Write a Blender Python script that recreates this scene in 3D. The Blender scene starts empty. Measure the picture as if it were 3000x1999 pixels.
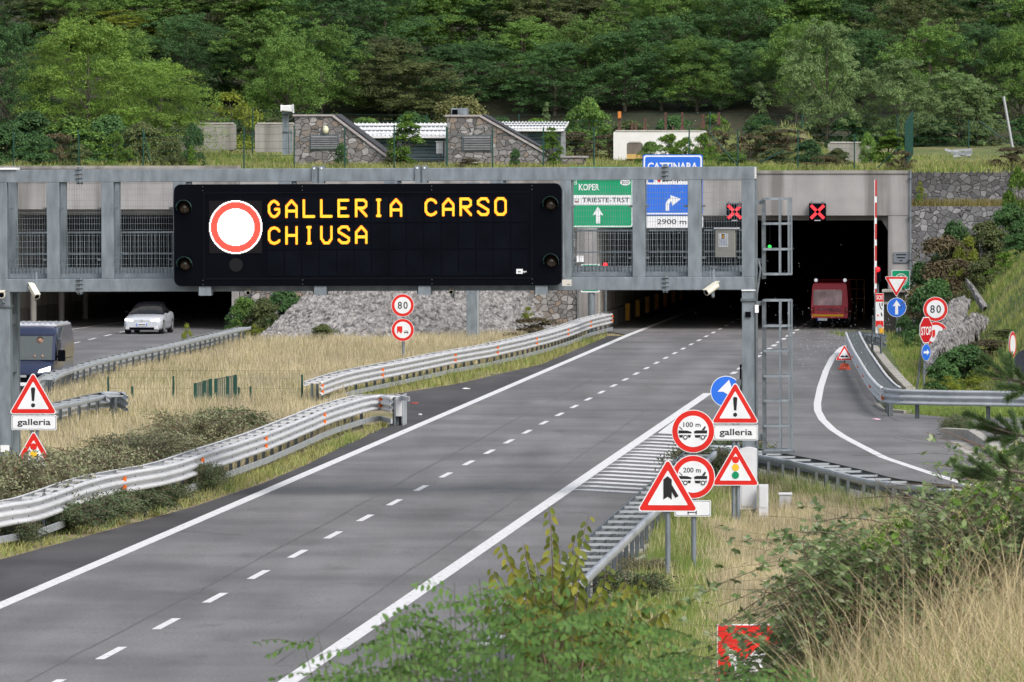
import bpy, math, random, numpy as np
from mathutils import Vector, Matrix
pi = math.pi; R = math.radians
sc = bpy.context.scene
COL = sc.collection
# ---------------------------------------------------------------- camera
F, H, CX, CY, HY = 20500.0, 8.16, 1500.0, 999.5, 485.0     # focal length in photo pixels, eye height, centre, horizon of the road plane
PITCH = math.atan((CY-HY)/F)
cd = bpy.data.cameras.new('camera'); cam = bpy.data.objects.new('camera', cd); COL.objects.link(cam)
cam.location = (0, 0, H); cam.rotation_euler = (pi/2-PITCH, 0, 0)
cd.sensor_width = 36; cd.lens = 36*F/3000; cd.clip_start = 1; cd.clip_end = 3000
cd.dof.use_dof = True; cd.dof.focus_distance = 165; cd.dof.aperture_fstop = 22
sc.camera = cam
# ---------------------------------------------------------------- light
SUN_EL, SUN_AZ = R(45), R(146)          # azimuth measured from +Y towards +X
w = bpy.data.worlds.new('World'); sc.world = w; w.use_nodes = True
nt = w.node_tree; nt.nodes.clear()
sky = nt.nodes.new('ShaderNodeTexSky'); sky.sky_type = 'NISHITA'; sky.sun_disc = False
sky.sun_elevation = SUN_EL; sky.sun_rotation = SUN_AZ; sky.air_density = 1.0; sky.dust_density = 4.0; sky.ozone_density = 1.0
hs = nt.nodes.new('ShaderNodeHueSaturation'); hs.inputs['Saturation'].default_value = 0.52
bg = nt.nodes.new('ShaderNodeBackground'); bg.inputs['Strength'].default_value = 0.13
wo = nt.nodes.new('ShaderNodeOutputWorld')
nt.links.new(sky.outputs[0], hs.inputs['Color']); nt.links.new(hs.outputs[0], bg.inputs['Color']); nt.links.new(bg.outputs[0], wo.inputs['Surface'])
sl = bpy.data.lights.new('sun', 'SUN'); sl.energy = 1.5; sl.angle = R(30); sl.color = (1, .97, .93)
so = bpy.data.objects.new('sun', sl); COL.objects.link(so)
sd = Vector((math.sin(SUN_AZ)*math.cos(SUN_EL), math.cos(SUN_AZ)*math.cos(SUN_EL), math.sin(SUN_EL)))
so.rotation_euler = (-sd).to_track_quat('-Z', 'Y').to_euler(); so.location = (0, -20, 60)
sc.view_settings.view_transform = 'Standard'; sc.view_settings.look = 'None'
sc.view_settings.exposure = 0.48; sc.view_settings.gamma = 1
sc.cycles.max_bounces = 8; sc.cycles.diffuse_bounces = 6; sc.cycles.transparent_max_bounces = 8
# ---------------------------------------------------------------- pixel <-> place
cp, sp = math.cos(PITCH), math.sin(PITCH)
def ray(px, py):
    dx = (px-CX)/F; du = (CY-py)/F
    y = cp+du*sp
    return dx/y, (-sp+du*cp)/y
def P(px, py, Y):
    a, b = ray(px, py); return Vector((a*Y, Y, H+b*Y))
def G(px, py, z=0.0):
    a, b = ray(px, py); Y = (z-H)/b; return Vector((a*Y, Y, z))
TH = math.atan((3015-CX)/F)            # heading of the road, to the right of the view axis
RD = Vector((math.sin(TH), math.cos(TH), 0)); RN = Vector((math.cos(TH), -math.sin(TH), 0))
class Fr:
    """upright frame standing at distance Y: x along right, y along forward, z up"""
    def __init__(s, px, Y, yaw=TH, z=0.0):
        s.o = Vector((ray(px, HY)[0]*Y, Y, 0)); s.yaw = yaw; s.z = z
        s.f = Vector((math.sin(yaw), math.cos(yaw), 0)); s.r = Vector((math.cos(yaw), -math.sin(yaw), 0))
    def loc(s, px, py, ly=0.0):
        a, b = ray(px, py); d = Vector((a, 1, 0))
        t = (ly+s.o.dot(s.f))/d.dot(s.f)
        return (d*t-s.o).dot(s.r), H+b*t-s.z
    def rect(s, x0, y0, x1, y1, ly=0.0):
        a = s.loc(x0, y1, ly); b = s.loc(x1, y0, ly); return a[0], a[1], b[0], b[1]      # xmin zmin xmax zmax
    def world(s, lx, ly, z=0.0):
        return s.o+s.r*lx+s.f*ly+Vector((0, 0, z+s.z))
    def place(s, ob):
        ob.location = (s.o.x, s.o.y, s.z); ob.rotation_euler = (0, 0, -s.yaw); return ob
# ---------------------------------------------------------------- materials
def L(r, g, b):
    f = lambda c: (c/255/12.92 if c <= 10 else ((c/255+.055)/1.055)**2.4)
    return (f(r), f(g), f(b))
MATS = {}
def _new(name):
    m = bpy.data.materials.new(name); m.use_nodes = True
    n = m.node_tree.nodes; b = n['Principled BSDF']; return m, n, m.node_tree.links, b
def _noise(n, l, scale, detail=4, vec=None, coord='Object', stretch=None, rot=0):
    if vec is None:
        tc = n.new('ShaderNodeTexCoord'); vec = tc.outputs[coord]
    if stretch:
        mp = n.new('ShaderNodeMapping'); mp.inputs['Scale'].default_value = stretch; mp.inputs['Rotation'].default_value = (0, 0, rot)
        l.new(vec, mp.inputs[0]); vec = mp.outputs[0]
    t = n.new('ShaderNodeTexNoise'); t.inputs['Scale'].default_value = scale; t.inputs['Detail'].default_value = detail
    l.new(vec, t.inputs['Vector']); return t
def _ramp(n, l, src, stops):
    r = n.new('ShaderNodeValToRGB'); e = r.color_ramp.elements
    while len(e) < len(stops): e.new(.5)
    for k, (p, c) in enumerate(stops): e[k].position = p; e[k].color = (*c, 1)
    l.new(src, r.inputs[0]); return r
def _mix(n, l, fac, a, b, mode='MIX'):
    m = n.new('ShaderNodeMix'); m.data_type = 'RGBA'; m.blend_type = mode
    if isinstance(fac, (int, float)): m.inputs[0].default_value = fac
    else: l.new(fac, m.inputs[0])
    for k, v in ((6, a), (7, b)):
        if isinstance(v, tuple): m.inputs[k].default_value = (*v, 1)
        else: l.new(v, m.inputs[k])
    return m.outputs[2]
def mat(name, col, rough=.55, metal=0, var=.12, scale=3, bump=0, spec=.4, stretch=None):
    if name in MATS: return MATS[name]
    m, n, l, b = _new(name)
    b.inputs['Roughness'].default_value = rough; b.inputs['Metallic'].default_value = metal; b.inputs['Specular IOR Level'].default_value = spec
    if var:
        t = _noise(n, l, scale, 6, stretch=stretch)
        r = _ramp(n, l, t.outputs[0], [(.3, tuple(c*(1-var) for c in col)), (.7, tuple(min(1, c*(1+var)) for c in col))])
        l.new(r.outputs[0], b.inputs['Base Color'])
        if bump:
            bn = n.new('ShaderNodeBump'); bn.inputs['Strength'].default_value = bump; bn.inputs['Distance'].default_value = .05
            l.new(t.outputs[0], bn.inputs['Height']); l.new(bn.outputs[0], b.inputs['Normal'])
    else: b.inputs['Base Color'].default_value = (*col, 1)
    MATS[name] = m; return m
def emit(name, col, strength=1.0):
    if name in MATS: return MATS[name]
    m, n, l, b = _new(name); b.inputs['Base Color'].default_value = (*[c*.3 for c in col], 1)
    b.inputs['Emission Color'].default_value = (*col, 1); b.inputs['Emission Strength'].default_value = strength
    MATS[name] = m; return m
def leaf(name, cols, trans=.3, nscale=.35, rough=.6):
    """foliage: each leaf its own tint, plus soft drifts of tint across the plant"""
    if name in MATS: return MATS[name]
    m, n, l, b = _new(name)
    g = n.new('ShaderNodeNewGeometry')
    k = len(cols)
    r = _ramp(n, l, g.outputs['Random Per Island'], [(i/(k-1) if k > 1 else 0, c) for i, c in enumerate(cols)])
    t = _noise(n, l, nscale, 3, vec=g.outputs['Position'])
    r2 = _ramp(n, l, t.outputs[0], [(.35, (.72, .72, .72)), (.65, (1.3, 1.3, 1.15))])
    c = _mix(n, l, .8, r.outputs[0], r2.outputs[0], 'MULTIPLY')
    l.new(c, b.inputs['Base Color']); b.inputs['Roughness'].default_value = rough; b.inputs['Specular IOR Level'].default_value = .25
    if trans:
        tr = n.new('ShaderNodeBsdfTranslucent'); l.new(c, tr.inputs[0])
        ms = n.new('ShaderNodeMixShader'); ms.inputs[0].default_value = trans
        l.new(b.outputs[0], ms.inputs[1]); l.new(tr.outputs[0], ms.inputs[2]); l.new(ms.outputs[0], n['Material Output'].inputs[0])
    MATS[name] = m; return m
def stone(name, scale, cols, mortar, gap=.045, bump=.8):
    if name in MATS: return MATS[name]
    m, n, l, b = _new(name)
    tc = n.new('ShaderNodeTexCoord')
    ns = _noise(n, l, scale*.9, 3, vec=tc.outputs['Object'])
    va = n.new('ShaderNodeVectorMath'); va.operation = 'MULTIPLY_ADD'; va.inputs[1].default_value = (.35/scale,)*3
    l.new(ns.outputs['Color'], va.inputs[0]); l.new(tc.outputs['Object'], va.inputs[2])
    mp = n.new('ShaderNodeMapping'); mp.inputs['Scale'].default_value = (1, 1, 1.25); l.new(va.outputs[0], mp.inputs[0])
    v = n.new('ShaderNodeTexVoronoi'); v.inputs['Scale'].default_value = scale; l.new(mp.outputs[0], v.inputs['Vector'])
    e = n.new('ShaderNodeTexVoronoi'); e.feature = 'DISTANCE_TO_EDGE'; e.inputs['Scale'].default_value = scale; l.new(mp.outputs[0], e.inputs['Vector'])
    sp_ = n.new('ShaderNodeSeparateColor'); l.new(v.outputs['Color'], sp_.inputs[0])
    r = _ramp(n, l, sp_.outputs[0], [(i/(len(cols)-1), c) for i, c in enumerate(cols)])
    fine = _noise(n, l, scale*6, 5, vec=tc.outputs['Object'])
    fr = _ramp(n, l, fine.outputs[0], [(.3, (.7, .7, .7)), (.7, (1.2, 1.2, 1.2))])
    c = _mix(n, l, .8, r.outputs[0], fr.outputs[0], 'MULTIPLY')
    er = _ramp(n, l, e.outputs['Distance'], [(gap*.5, (0, 0, 0)), (gap*2.2, (1, 1, 1))])
    l.new(_mix(n, l, er.outputs[0], mortar, c), b.inputs['Base Color'])
    bn = n.new('ShaderNodeBump'); bn.inputs['Strength'].default_value = bump; bn.inputs['Distance'].default_value = .12
    l.new(er.outputs[0], bn.inputs['Height']); l.new(bn.outputs[0], b.inputs['Normal']); b.inputs['Roughness'].default_value = .85
    MATS[name] = m; return m
def concrete(name, col, stain=.45):
    if name in MATS: return MATS[name]
    m, n, l, b = _new(name); tc = n.new('ShaderNodeTexCoord')
    t = _noise(n, l, .8, 6, vec=tc.outputs['Object'])
    s = _noise(n, l, 1.1, 5, vec=tc.outputs['Object'], stretch=(1, 1, .07))
    r = _ramp(n, l, t.outputs[0], [(.3, tuple(c*.85 for c in col)), (.7, tuple(c*1.12 for c in col))])
    sr = _ramp(n, l, s.outputs[0], [(.46, (1, 1, 1)), (.64, (1-stain, 1-stain*1.02, 1-stain*1.05))])
    l.new(_mix(n, l, .9, r.outputs[0], sr.outputs[0], 'MULTIPLY'), b.inputs['Base Color']); b.inputs['Roughness'].default_value = .85
    f = _noise(n, l, 14, 4, vec=tc.outputs['Object']); bn = n.new('ShaderNodeBump'); bn.inputs['Strength'].default_value = .15
    l.new(f.outputs[0], bn.inputs['Height']); l.new(bn.outputs[0], b.inputs['Normal'])
    MATS[name] = m; return m
def asphalt(name, col, var=.16):
    """fine aggregate, worn drifts drawn out along the lanes, a few tarred patches"""
    m, n, l, b = _new(name); g = n.new('ShaderNodeNewGeometry')
    a = _noise(n, l, .5, 4, vec=g.outputs['Position'], stretch=(1.1, .09, 1), rot=TH)
    c2 = _noise(n, l, .22, 5, vec=g.outputs['Position'])
    f = _noise(n, l, 16, 8, vec=g.outputs['Position'])
    r = _ramp(n, l, a.outputs[0], [(.3, tuple(c*(1-var) for c in col)), (.7, tuple(c*(1+var) for c in col))])
    r2 = _ramp(n, l, c2.outputs[0], [(.35, (.78, .78, .79)), (.62, (1.10, 1.10, 1.10))])
    r3 = _ramp(n, l, f.outputs[0], [(.3, (.72, .72, .72)), (.7, (1.25, 1.25, 1.25))])
    x = _mix(n, l, 1.0, r.outputs[0], r2.outputs[0], 'MULTIPLY'); x = _mix(n, l, .9, x, r3.outputs[0], 'MULTIPLY')
    k = _noise(n, l, .9, 7, vec=g.outputs['Position'], stretch=(1.0, .35, 1), rot=TH); rk = _ramp(n, l, k.outputs[0], [(.60, (1, 1, 1)), (.72, (.74, .73, .72))])     # oil and rubber stains
    x = _mix(n, l, .8, x, rk.outputs[0], 'MULTIPLY')
    cr = n.new('ShaderNodeTexVoronoi'); cr.feature = 'DISTANCE_TO_EDGE'; cr.inputs['Scale'].default_value = .16
    wv = _noise(n, l, .7, 4, vec=g.outputs['Position']); va = n.new('ShaderNodeVectorMath'); va.operation = 'MULTIPLY_ADD'; va.inputs[1].default_value = (2.5, 2.5, 2.5); l.new(wv.outputs['Color'], va.inputs[0]); l.new(g.outputs['Position'], va.inputs[2]); l.new(va.outputs[0], cr.inputs['Vector'])
    rc = _ramp(n, l, cr.outputs['Distance'], [(.0, (.66, .66, .66)), (.006, (1, 1, 1))]); x = _mix(n, l, .55, x, rc.outputs[0], 'MULTIPLY')
    dt = n.new('ShaderNodeVectorMath'); dt.operation = 'DOT_PRODUCT'; dt.inputs[1].default_value = (math.cos(TH), -math.sin(TH), 0); l.new(g.outputs['Position'], dt.inputs[0])     # polished wheel tracks, two to a lane
    m1 = n.new('ShaderNodeMath'); m1.operation = 'MULTIPLY_ADD'; m1.inputs[1].default_value = 2*pi/1.875; m1.inputs[2].default_value = 1.1; l.new(dt.outputs['Value'], m1.inputs[0]); m2 = n.new('ShaderNodeMath'); m2.operation = 'SINE'; l.new(m1.outputs[0], m2.inputs[0])
    m3 = n.new('ShaderNodeMath'); m3.operation = 'MULTIPLY_ADD'; m3.inputs[1].default_value = .5; m3.inputs[2].default_value = .5; l.new(m2.outputs[0], m3.inputs[0]); rt = _ramp(n, l, m3.outputs[0], [(.1, (.95, .95, .95)), (.9, (1.03, 1.03, 1.04))]); x = _mix(n, l, .8, x, rt.outputs[0], 'MULTIPLY')
    l.new(x, b.inputs['Base Color']); b.inputs['Roughness'].default_value = .75; b.inputs['Specular IOR Level'].default_value = .3
    bn = n.new('ShaderNodeBump'); bn.inputs['Strength'].default_value = .2; bn.inputs['Distance'].default_value = .02
    l.new(f.outputs[0], bn.inputs['Height']); l.new(bn.outputs[0], b.inputs['Normal'])
    MATS[name] = m; return m
def glass_dark(name, col=(.02, .025, .03), alpha=1.0):
    m, n, l, b = _new(name); b.inputs['Base Color'].default_value = (*col, 1); b.inputs['Roughness'].default_value = .06; b.inputs['Specular IOR Level'].default_value = .7
    b.inputs['Alpha'].default_value = alpha; MATS[name] = m; return m
GALV = mat('galvanised_steel', (.205, .24, .27), .5, .3, .26, 5, stretch=(1, 1, .35))
GALVD = mat('weathered_steel', (.125, .145, .16), .55, .3, .2, 6)
RAILW = mat('pale_galvanised_rail', (.62, .63, .65), .5, .1, .10, 2.5)
RAILG = mat('grey_galvanised_rail', (.42, .45, .48), .45, .3, .15, 2.5)
WHITE = mat('white_paint', (.80, .81, .83), .45, 0, .03, 2)
SIGNW = mat('white_sign_film', (.76, .78, .81), .4, 0, .06, 3)
RED = mat('red_sign_film', (.66, .017, .012), .4, 0, .1, 3)
BLUE = mat('blue_sign_film', (.022, .15, .68), .4, 0, .05, 2)
GREEN = mat('green_sign_film', (.0, .30, .13), .4, 0, .05, 2)
BLACK = mat('black_film', (.012, .012, .014), .5, 0, 0)
BLACKH = mat('black_housing', (.0028, .0034, .006), .6, 0, .2, 1, spec=.03)
ALU = mat('bare_aluminium', (.42, .44, .46), .45, .5, .08, 4)
ORANGE = mat('orange_reflector', (.85, .16, .01), .4, 0, 0)
CONC = concrete('portal_concrete', (.33, .32, .32), .5)
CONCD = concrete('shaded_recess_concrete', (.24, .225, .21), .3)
CONCO = concrete('old_concrete', (.30, .29, .27), .5)
KERB = concrete('kerb_concrete', (.42, .40, .36), .35)
TUNW = concrete('tunnel_wall_concrete', (.60, .57, .51), .3)
STONE = stone('rubble_stone', 3.0, [(.10, .098, .10), (.27, .26, .26), (.15, .145, .145), (.40, .385, .38), (.19, .185, .185), (.27, .21, .165), (.13, .125, .128)], (.105, .10, .098), .025, .8)
STONEW = stone('retaining_stone', 3.0, [(.09, .09, .095), (.21, .21, .22), (.13, .13, .14), (.31, .31, .32), (.16, .16, .17), (.11, .11, .12)], (.085, .083, .08), .03, .6)
MARK = None
def marking():
    m, n, l, b = _new('road_paint'); g = n.new('ShaderNodeNewGeometry')
    t = _noise(n, l, 8, 9, vec=g.outputs['Position'])
    r = _ramp(n, l, t.outputs[0], [(.30, (.24, .24, .24)), (.40, (.66, .66, .67)), (.7, (.78, .78, .79))])
    l.new(r.outputs[0], b.inputs['Base Color']); b.inputs['Roughness'].default_value = .6; MATS['road_paint'] = m; return m
MARK = marking()
# ---------------------------------------------------------------- mesh building
_tc = {}
def text_mesh(s, bold=0.0):
    k = (s, bold)
    if k not in _tc:
        c = bpy.data.curves.new('t', 'FONT'); c.body = s; c.size = 1; c.offset = bold; c.resolution_u = 3; c.fill_mode = 'FRONT'
        o = bpy.data.objects.new('t', c); COL.objects.link(o)
        dg = bpy.context.evaluated_depsgraph_get(); me = o.evaluated_get(dg).to_mesh()
        v = [(p.co.x, p.co.y) for p in me.vertices]; f = [tuple(q.vertices) for q in me.polygons]
        o.evaluated_get(dg).to_mesh_clear(); bpy.data.objects.remove(o); bpy.data.curves.remove(c)
        _tc[k] = (v, f)
    return _tc[k]
class MB:
    def __init__(s): s.v = []; s.f = []; s.m = []; s.mats = []
    def mi(s, m):
        if m not in s.mats: s.mats.append(m)
        return s.mats.index(m)
    def add(s, vs, fs, m):
        k = len(s.v); s.v += [tuple(v) for v in vs]; i = s.mi(m)
        for f in fs: s.f.append(tuple(a+k for a in f)); s.m.append(i)
        return s
    def box(s, c, d, m, rot=None):
        h = [x/2 for x in d]; c = Vector(c)
        vs = [Vector((sx*h[0], sy*h[1], sz*h[2])) for sx in (-1, 1) for sy in (-1, 1) for sz in (-1, 1)]
        if rot is not None: vs = [rot @ v for v in vs]
        return s.add([v+c for v in vs], [(0, 1, 3, 2), (4, 6, 7, 5), (0, 4, 5, 1), (2, 3, 7, 6), (0, 2, 6, 4), (1, 5, 7, 3)], m)
    def bx(s, x0, y0, z0, x1, y1, z1, m):
        return s.box(((x0+x1)/2, (y0+y1)/2, (z0+z1)/2), (abs(x1-x0), abs(y1-y0), abs(z1-z0)), m)
    def bar(s, a, b, w, d, m, up=(0, 0, 1)):
        a = Vector(a); b = Vector(b); y = (b-a); ln = y.length; y.normalize(); u = Vector(up)
        if abs(y.dot(u)) > .98: u = Vector((0, 1, 0))
        x = y.cross(u).normalized(); z = x.cross(y)
        return s.box((a+b)/2, (w, ln, d), m, Matrix((x, y, z)).transposed())
    def tube(s, pts, r, m, n=8, cap=True):
        pts = [Vector(p) for p in pts]; rs = r if isinstance(r, (list, tuple)) else [r]*len(pts)
        vs = []; fs = []; px = None
        for i, p in enumerate(pts):
            t = (pts[min(i+1, len(pts)-1)]-pts[max(i-1, 0)]).normalized()
            if px is None: px = t.cross(Vector((0, 0, 1)) if abs(t.z) < .95 else Vector((0, 1, 0))).normalized()
            else: px = (px-t*px.dot(t)).normalized()
            py = t.cross(px)
            for k in range(n):
                a = 2*pi*k/n; vs.append(p+(px*math.cos(a)+py*math.sin(a))*rs[i])
        for i in range(len(pts)-1):
            for k in range(n): fs.append((i*n+k, i*n+(k+1) % n, (i+1)*n+(k+1) % n, (i+1)*n+k))
        if cap: fs.append(tuple(range(n-1, -1, -1))); fs.append(tuple((len(pts)-1)*n+k for k in range(n)))
        return s.add(vs, fs, m)
    def prism(s, poly, y0, y1, m, back=None):
        """polygon in x,z pushed from y0 to y1; y0 is the face towards the traffic"""
        n = len(poly)
        vs = [(x, y0, z) for x, z in poly]+[(x, y1, z) for x, z in poly]
        s.add(vs, [tuple(range(n))], m)
        return s.add(vs, [tuple(range(2*n-1, n-1, -1))]+[(k, n+k, n+(k+1) % n, (k+1) % n) for k in range(n)], back or m)
    def face(s, poly, y, m): return s.add([(x, y, z) for x, z in poly], [tuple(range(len(poly)))], m)
    def text(s, t, x, z, h, y, m, align='c', bold=.01, w=None):
        v, f = text_mesh(t, bold)
        if not v: return s
        xs = [p[0] for p in v]; k = h/.70; x0, x1 = min(xs), max(xs)
        kx = k if w is None else w/(x1-x0)
        ox = {'c': -(x0+x1)/2, 'l': -x0, 'r': -x1}[align]
        return s.add([(x+(a+ox)*kx, y, z+b*k) for a, b in v], f, m)
    def sphere(s, c, r, m, n=10, k=6, sz=1.0):
        c = Vector(c); vs = []; fs = []
        for i in range(k+1):
            a = pi*i/k
            for j in range(n): b = 2*pi*j/n; vs.append(c+Vector((math.sin(a)*math.cos(b)*r, math.sin(a)*math.sin(b)*r, math.cos(a)*r*sz)))
        for i in range(k):
            for j in range(n): fs.append((i*n+j, (i+1)*n+j, (i+1)*n+(j+1) % n, i*n+(j+1) % n))
        return s.add(vs, fs, m)
    def loft(s, secs, m, cap=True):
        n = len(secs[0]); vs = [p for q in secs for p in q]; fs = []
        for i in range(len(secs)-1):
            for k in range(n): fs.append((i*n+k, i*n+(k+1) % n, (i+1)*n+(k+1) % n, (i+1)*n+k))
        if cap: fs += [tuple(range(n)), tuple((len(secs)-1)*n+k for k in range(n-1, -1, -1))]
        return s.add(vs, fs, m)
    def build(s, name, parent=None, smooth=None, bevel=0):
        me = bpy.data.meshes.new(name); me.from_pydata(s.v, [], s.f)
        for m in s.mats: me.materials.append(m)
        me.polygons.foreach_set('material_index', s.m)
        if smooth is not None: me.shade_smooth() if smooth >= 180 else (me.shade_smooth(), me.set_sharp_from_angle(angle=R(smooth)))
        o = bpy.data.objects.new(name, me); COL.objects.link(o)
        if parent: o.parent = parent
        if bevel:
            b = o.modifiers.new('bevel', 'BEVEL'); b.width = bevel; b.segments = 2; b.limit_method = 'ANGLE'
        return o
def np_mesh(name, V, Fq, m, parent=None, smooth=False):
    """big meshes from arrays; Fq is (n, k)"""
    me = bpy.data.meshes.new(name); V = np.asarray(V, np.float32).reshape(-1, 3); Fq = np.asarray(Fq, np.int32); k = Fq.shape[1]
    me.vertices.add(len(V)); me.vertices.foreach_set('co', V.ravel())
    me.loops.add(Fq.size); me.loops.foreach_set('vertex_index', Fq.ravel())
    me.polygons.add(len(Fq)); me.polygons.foreach_set('loop_start', np.arange(0, Fq.size, k, dtype=np.int32))
    me.update(calc_edges=True); me.validate()
    for q in (m if isinstance(m, (list, tuple)) else [m]): me.materials.append(q)
    if smooth: me.shade_smooth()
    o = bpy.data.objects.new(name, me); COL.objects.link(o)
    if parent: o.parent = parent
    return o
def tag(o, label, cat, group=None, kind=None):
    o['label'] = label; o['category'] = cat
    if group: o['group'] = group
    if kind: o['kind'] = kind
    return o
def thing(name, label, cat, fr=None, loc=None, rotz=0, group=None):
    o = bpy.data.objects.new(name, None); COL.objects.link(o); o.empty_display_size = .3
    if fr: fr.place(o)
    if loc is not None: o.location = loc; o.rotation_euler = (0, 0, rotz)
    return tag(o, label, cat, group)
def dup(root, label=None, loc=None, rotz=None, scale=None):
    r = root.copy(); COL.objects.link(r)
    if label: r['label'] = label
    if loc is not None: r.location = loc
    if rotz is not None: r.rotation_euler = (0, 0, rotz)
    if scale is not None: r.scale = scale
    for ch in root.children:
        c = ch.copy(); COL.objects.link(c); c.parent = r
        for g in ch.children:
            d = g.copy(); COL.objects.link(d); d.parent = c
    return r
def circle(r, n=36, cx=0, cz=0): return [(cx+r*math.cos(2*pi*k/n), cz+r*math.sin(2*pi*k/n)) for k in range(n)]
def rpoly(pts, r, n=5):
    """polygon with rounded corners"""
    out = []; k = len(pts)
    for i in range(k):
        p = Vector((*pts[i], 0)); a = (Vector((*pts[i-1], 0))-p).normalized(); b = (Vector((*pts[(i+1) % k], 0))-p).normalized()
        ang = a.angle(b); d = r/math.tan(ang/2); c = p+(a+b).normalized()*(r/math.sin(ang/2))
        s0 = p+a*d-c; s1 = p+b*d-c
        for j in range(n+1):
            t = j/n; v = s0.lerp(s1, t).normalized()*r; out.append((c.x+v.x, c.y+v.y))
    return out
def rrect(x0, z0, x1, z1, r): return rpoly([(x0, z0), (x1, z0), (x1, z1), (x0, z1)], r)
def inpoly(x, y, poly):
    r = np.zeros(x.shape, bool); n = len(poly)
    for i in range(n):
        x0, y0 = poly[i]; x1, y1 = poly[(i+1) % n]
        if y0 == y1: continue
        c = ((y0 > y) != (y1 > y)) & (x < (x1-x0)*(y-y0)/(y1-y0)+x0)
        r ^= c
    return r
def sstep(a, b, x):
    t = np.clip((x-a)/(b-a), 0, 1); return t*t*(3-2*t)
def vnoise(x, y, seed=0, octaves=3, base=1.0):
    """smooth value noise, arrays in and out, about -1..1"""
    out = np.zeros(np.shape(x)); amp = 1; f = base
    for o in range(octaves):
        rs = np.random.RandomState(seed+o); tab = rs.rand(64, 64)*2-1
        xi = np.floor(x*f).astype(int); yi = np.floor(y*f).astype(int); u = x*f-xi; v = y*f-yi
        u = u*u*(3-2*u); v = v*v*(3-2*v)
        g = lambda a, b: tab[a % 64, b % 64]
        out = out+amp*((g(xi, yi)*(1-u)+g(xi+1, yi)*u)*(1-v)+(g(xi, yi+1)*(1-u)+g(xi+1, yi+1)*u)*v)
        amp *= .5; f *= 2.03
    return out
def sheet(name, pts, m, z=None, kind='structure', label=None, cat=None):
    mb = MB(); mb.add([(p[0], p[1], p[2] if z is None else z) for p in pts], [tuple(range(len(pts)))], m)
    o = mb.build(name)
    if kind: o['kind'] = kind
    if label: o['label'] = label; o['category'] = cat
    return o
def strip(mb, pts, wdt, m, z):
    """flat painted line along points on the ground"""
    pts = [Vector((p[0], p[1], 0)) for p in pts]; L_ = []; R_ = []
    for i, p in enumerate(pts):
        t = (pts[min(i+1, len(pts)-1)]-pts[max(i-1, 0)]).normalized(); nrm = Vector((t.y, -t.x, 0)); ww = wdt[i] if isinstance(wdt, list) else wdt
        L_.append(p-nrm*ww/2); R_.append(p+nrm*ww/2)
    n = len(pts)
    mb.add([(q.x, q.y, z) for q in L_+R_], [(i, i+1, n+i+1, n+i) for i in range(n-1)], m)
def heightgrid(name, x0, x1, y0, y1, nx, ny, fn, m, fr=None):
    xs, ys = np.meshgrid(np.linspace(x0, x1, nx), np.linspace(y0, y1, ny)); z = fn(xs, ys)
    V = np.stack([xs, ys, z], -1).reshape(-1, 3); i = np.arange(nx*ny).reshape(ny, nx)
    Fq = np.stack([i[:-1, :-1], i[:-1, 1:], i[1:, 1:], i[1:, :-1]], -1).reshape(-1, 4)
    o = np_mesh(name, V, Fq, m, smooth=True); o['kind'] = 'structure'
    if fr: fr.place(o)
    return o
# ================================================================ THE GROUND
def soil(name, a, b_, c):
    m, n, l, b = _new(name); g = n.new('ShaderNodeNewGeometry')
    t = _noise(n, l, .25, 6, vec=g.outputs['Position']); t2 = _noise(n, l, 4, 6, vec=g.outputs['Position'])
    r = _ramp(n, l, t.outputs[0], [(.32, a), (.5, b_), (.68, c)]); r2 = _ramp(n, l, t2.outputs[0], [(.3, (.6, .6, .6)), (.7, (1.25, 1.25, 1.25))])
    l.new(_mix(n, l, .8, r.outputs[0], r2.outputs[0], 'MULTIPLY'), b.inputs['Base Color']); b.inputs['Roughness'].default_value = .95
    bn = n.new('ShaderNodeBump'); bn.inputs['Strength'].default_value = .6; bn.inputs['Distance'].default_value = .1
    l.new(t2.outputs[0], bn.inputs['Height']); l.new(bn.outputs[0], b.inputs['Normal']); return m
SOIL = soil('dry_verge_soil', (.13, .14, .05), (.28, .23, .13), (.20, .17, .085))
TURF = soil('terrace_turf', (.085, .12, .035), (.14, .17, .05), (.20, .17, .09))
BANK = soil('hillside_turf', (.06, .085, .025), (.10, .15, .04), (.15, .14, .065))
ASPH = asphalt('worn_asphalt', (.172, .169, .170), .17)
ASPHD = asphalt('dark_shoulder_asphalt', (.072, .069, .070), .22)
ASPHL = asphalt('left_road_asphalt', (.165, .163, .168))
def Gp(l_): return [G(x, y) for x, y in l_]
VERGE = [G(1915, 1530), G(2000, 1450), G(2060, 1425), G(2130, 1412), G(2240, 1436), G(2412, 1475), G(2617, 1534), G(2860, 1568), G(3150, 1625), G(3150, 1990), G(1500, 1990), G(1640, 1850), G(1770, 1726), G(1860, 1620)]
def ground_z(x, y):
    x = np.asarray(x, float); y = np.asarray(y, float); p = [(q.x, q.y) for q in VERGE]; ins = inpoly(x, y, p); d = np.full(x.shape, 1e9)
    for (ax, ay), (bx, by) in zip(p, p[1:]+p[:1]):
        L2 = (bx-ax)**2+(by-ay)**2; t = np.clip(((x-ax)*(bx-ax)+(y-ay)*(by-ay))/L2, 0, 1); d = np.minimum(d, np.hypot(x-ax-t*(bx-ax), y-ay-t*(by-ay)))
    return -.035-np.where(ins, .48*sstep(.7, 3.6, d)+.05*vnoise(x, y, 19, 3, .6)*sstep(.3, 2, d), 0)
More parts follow.
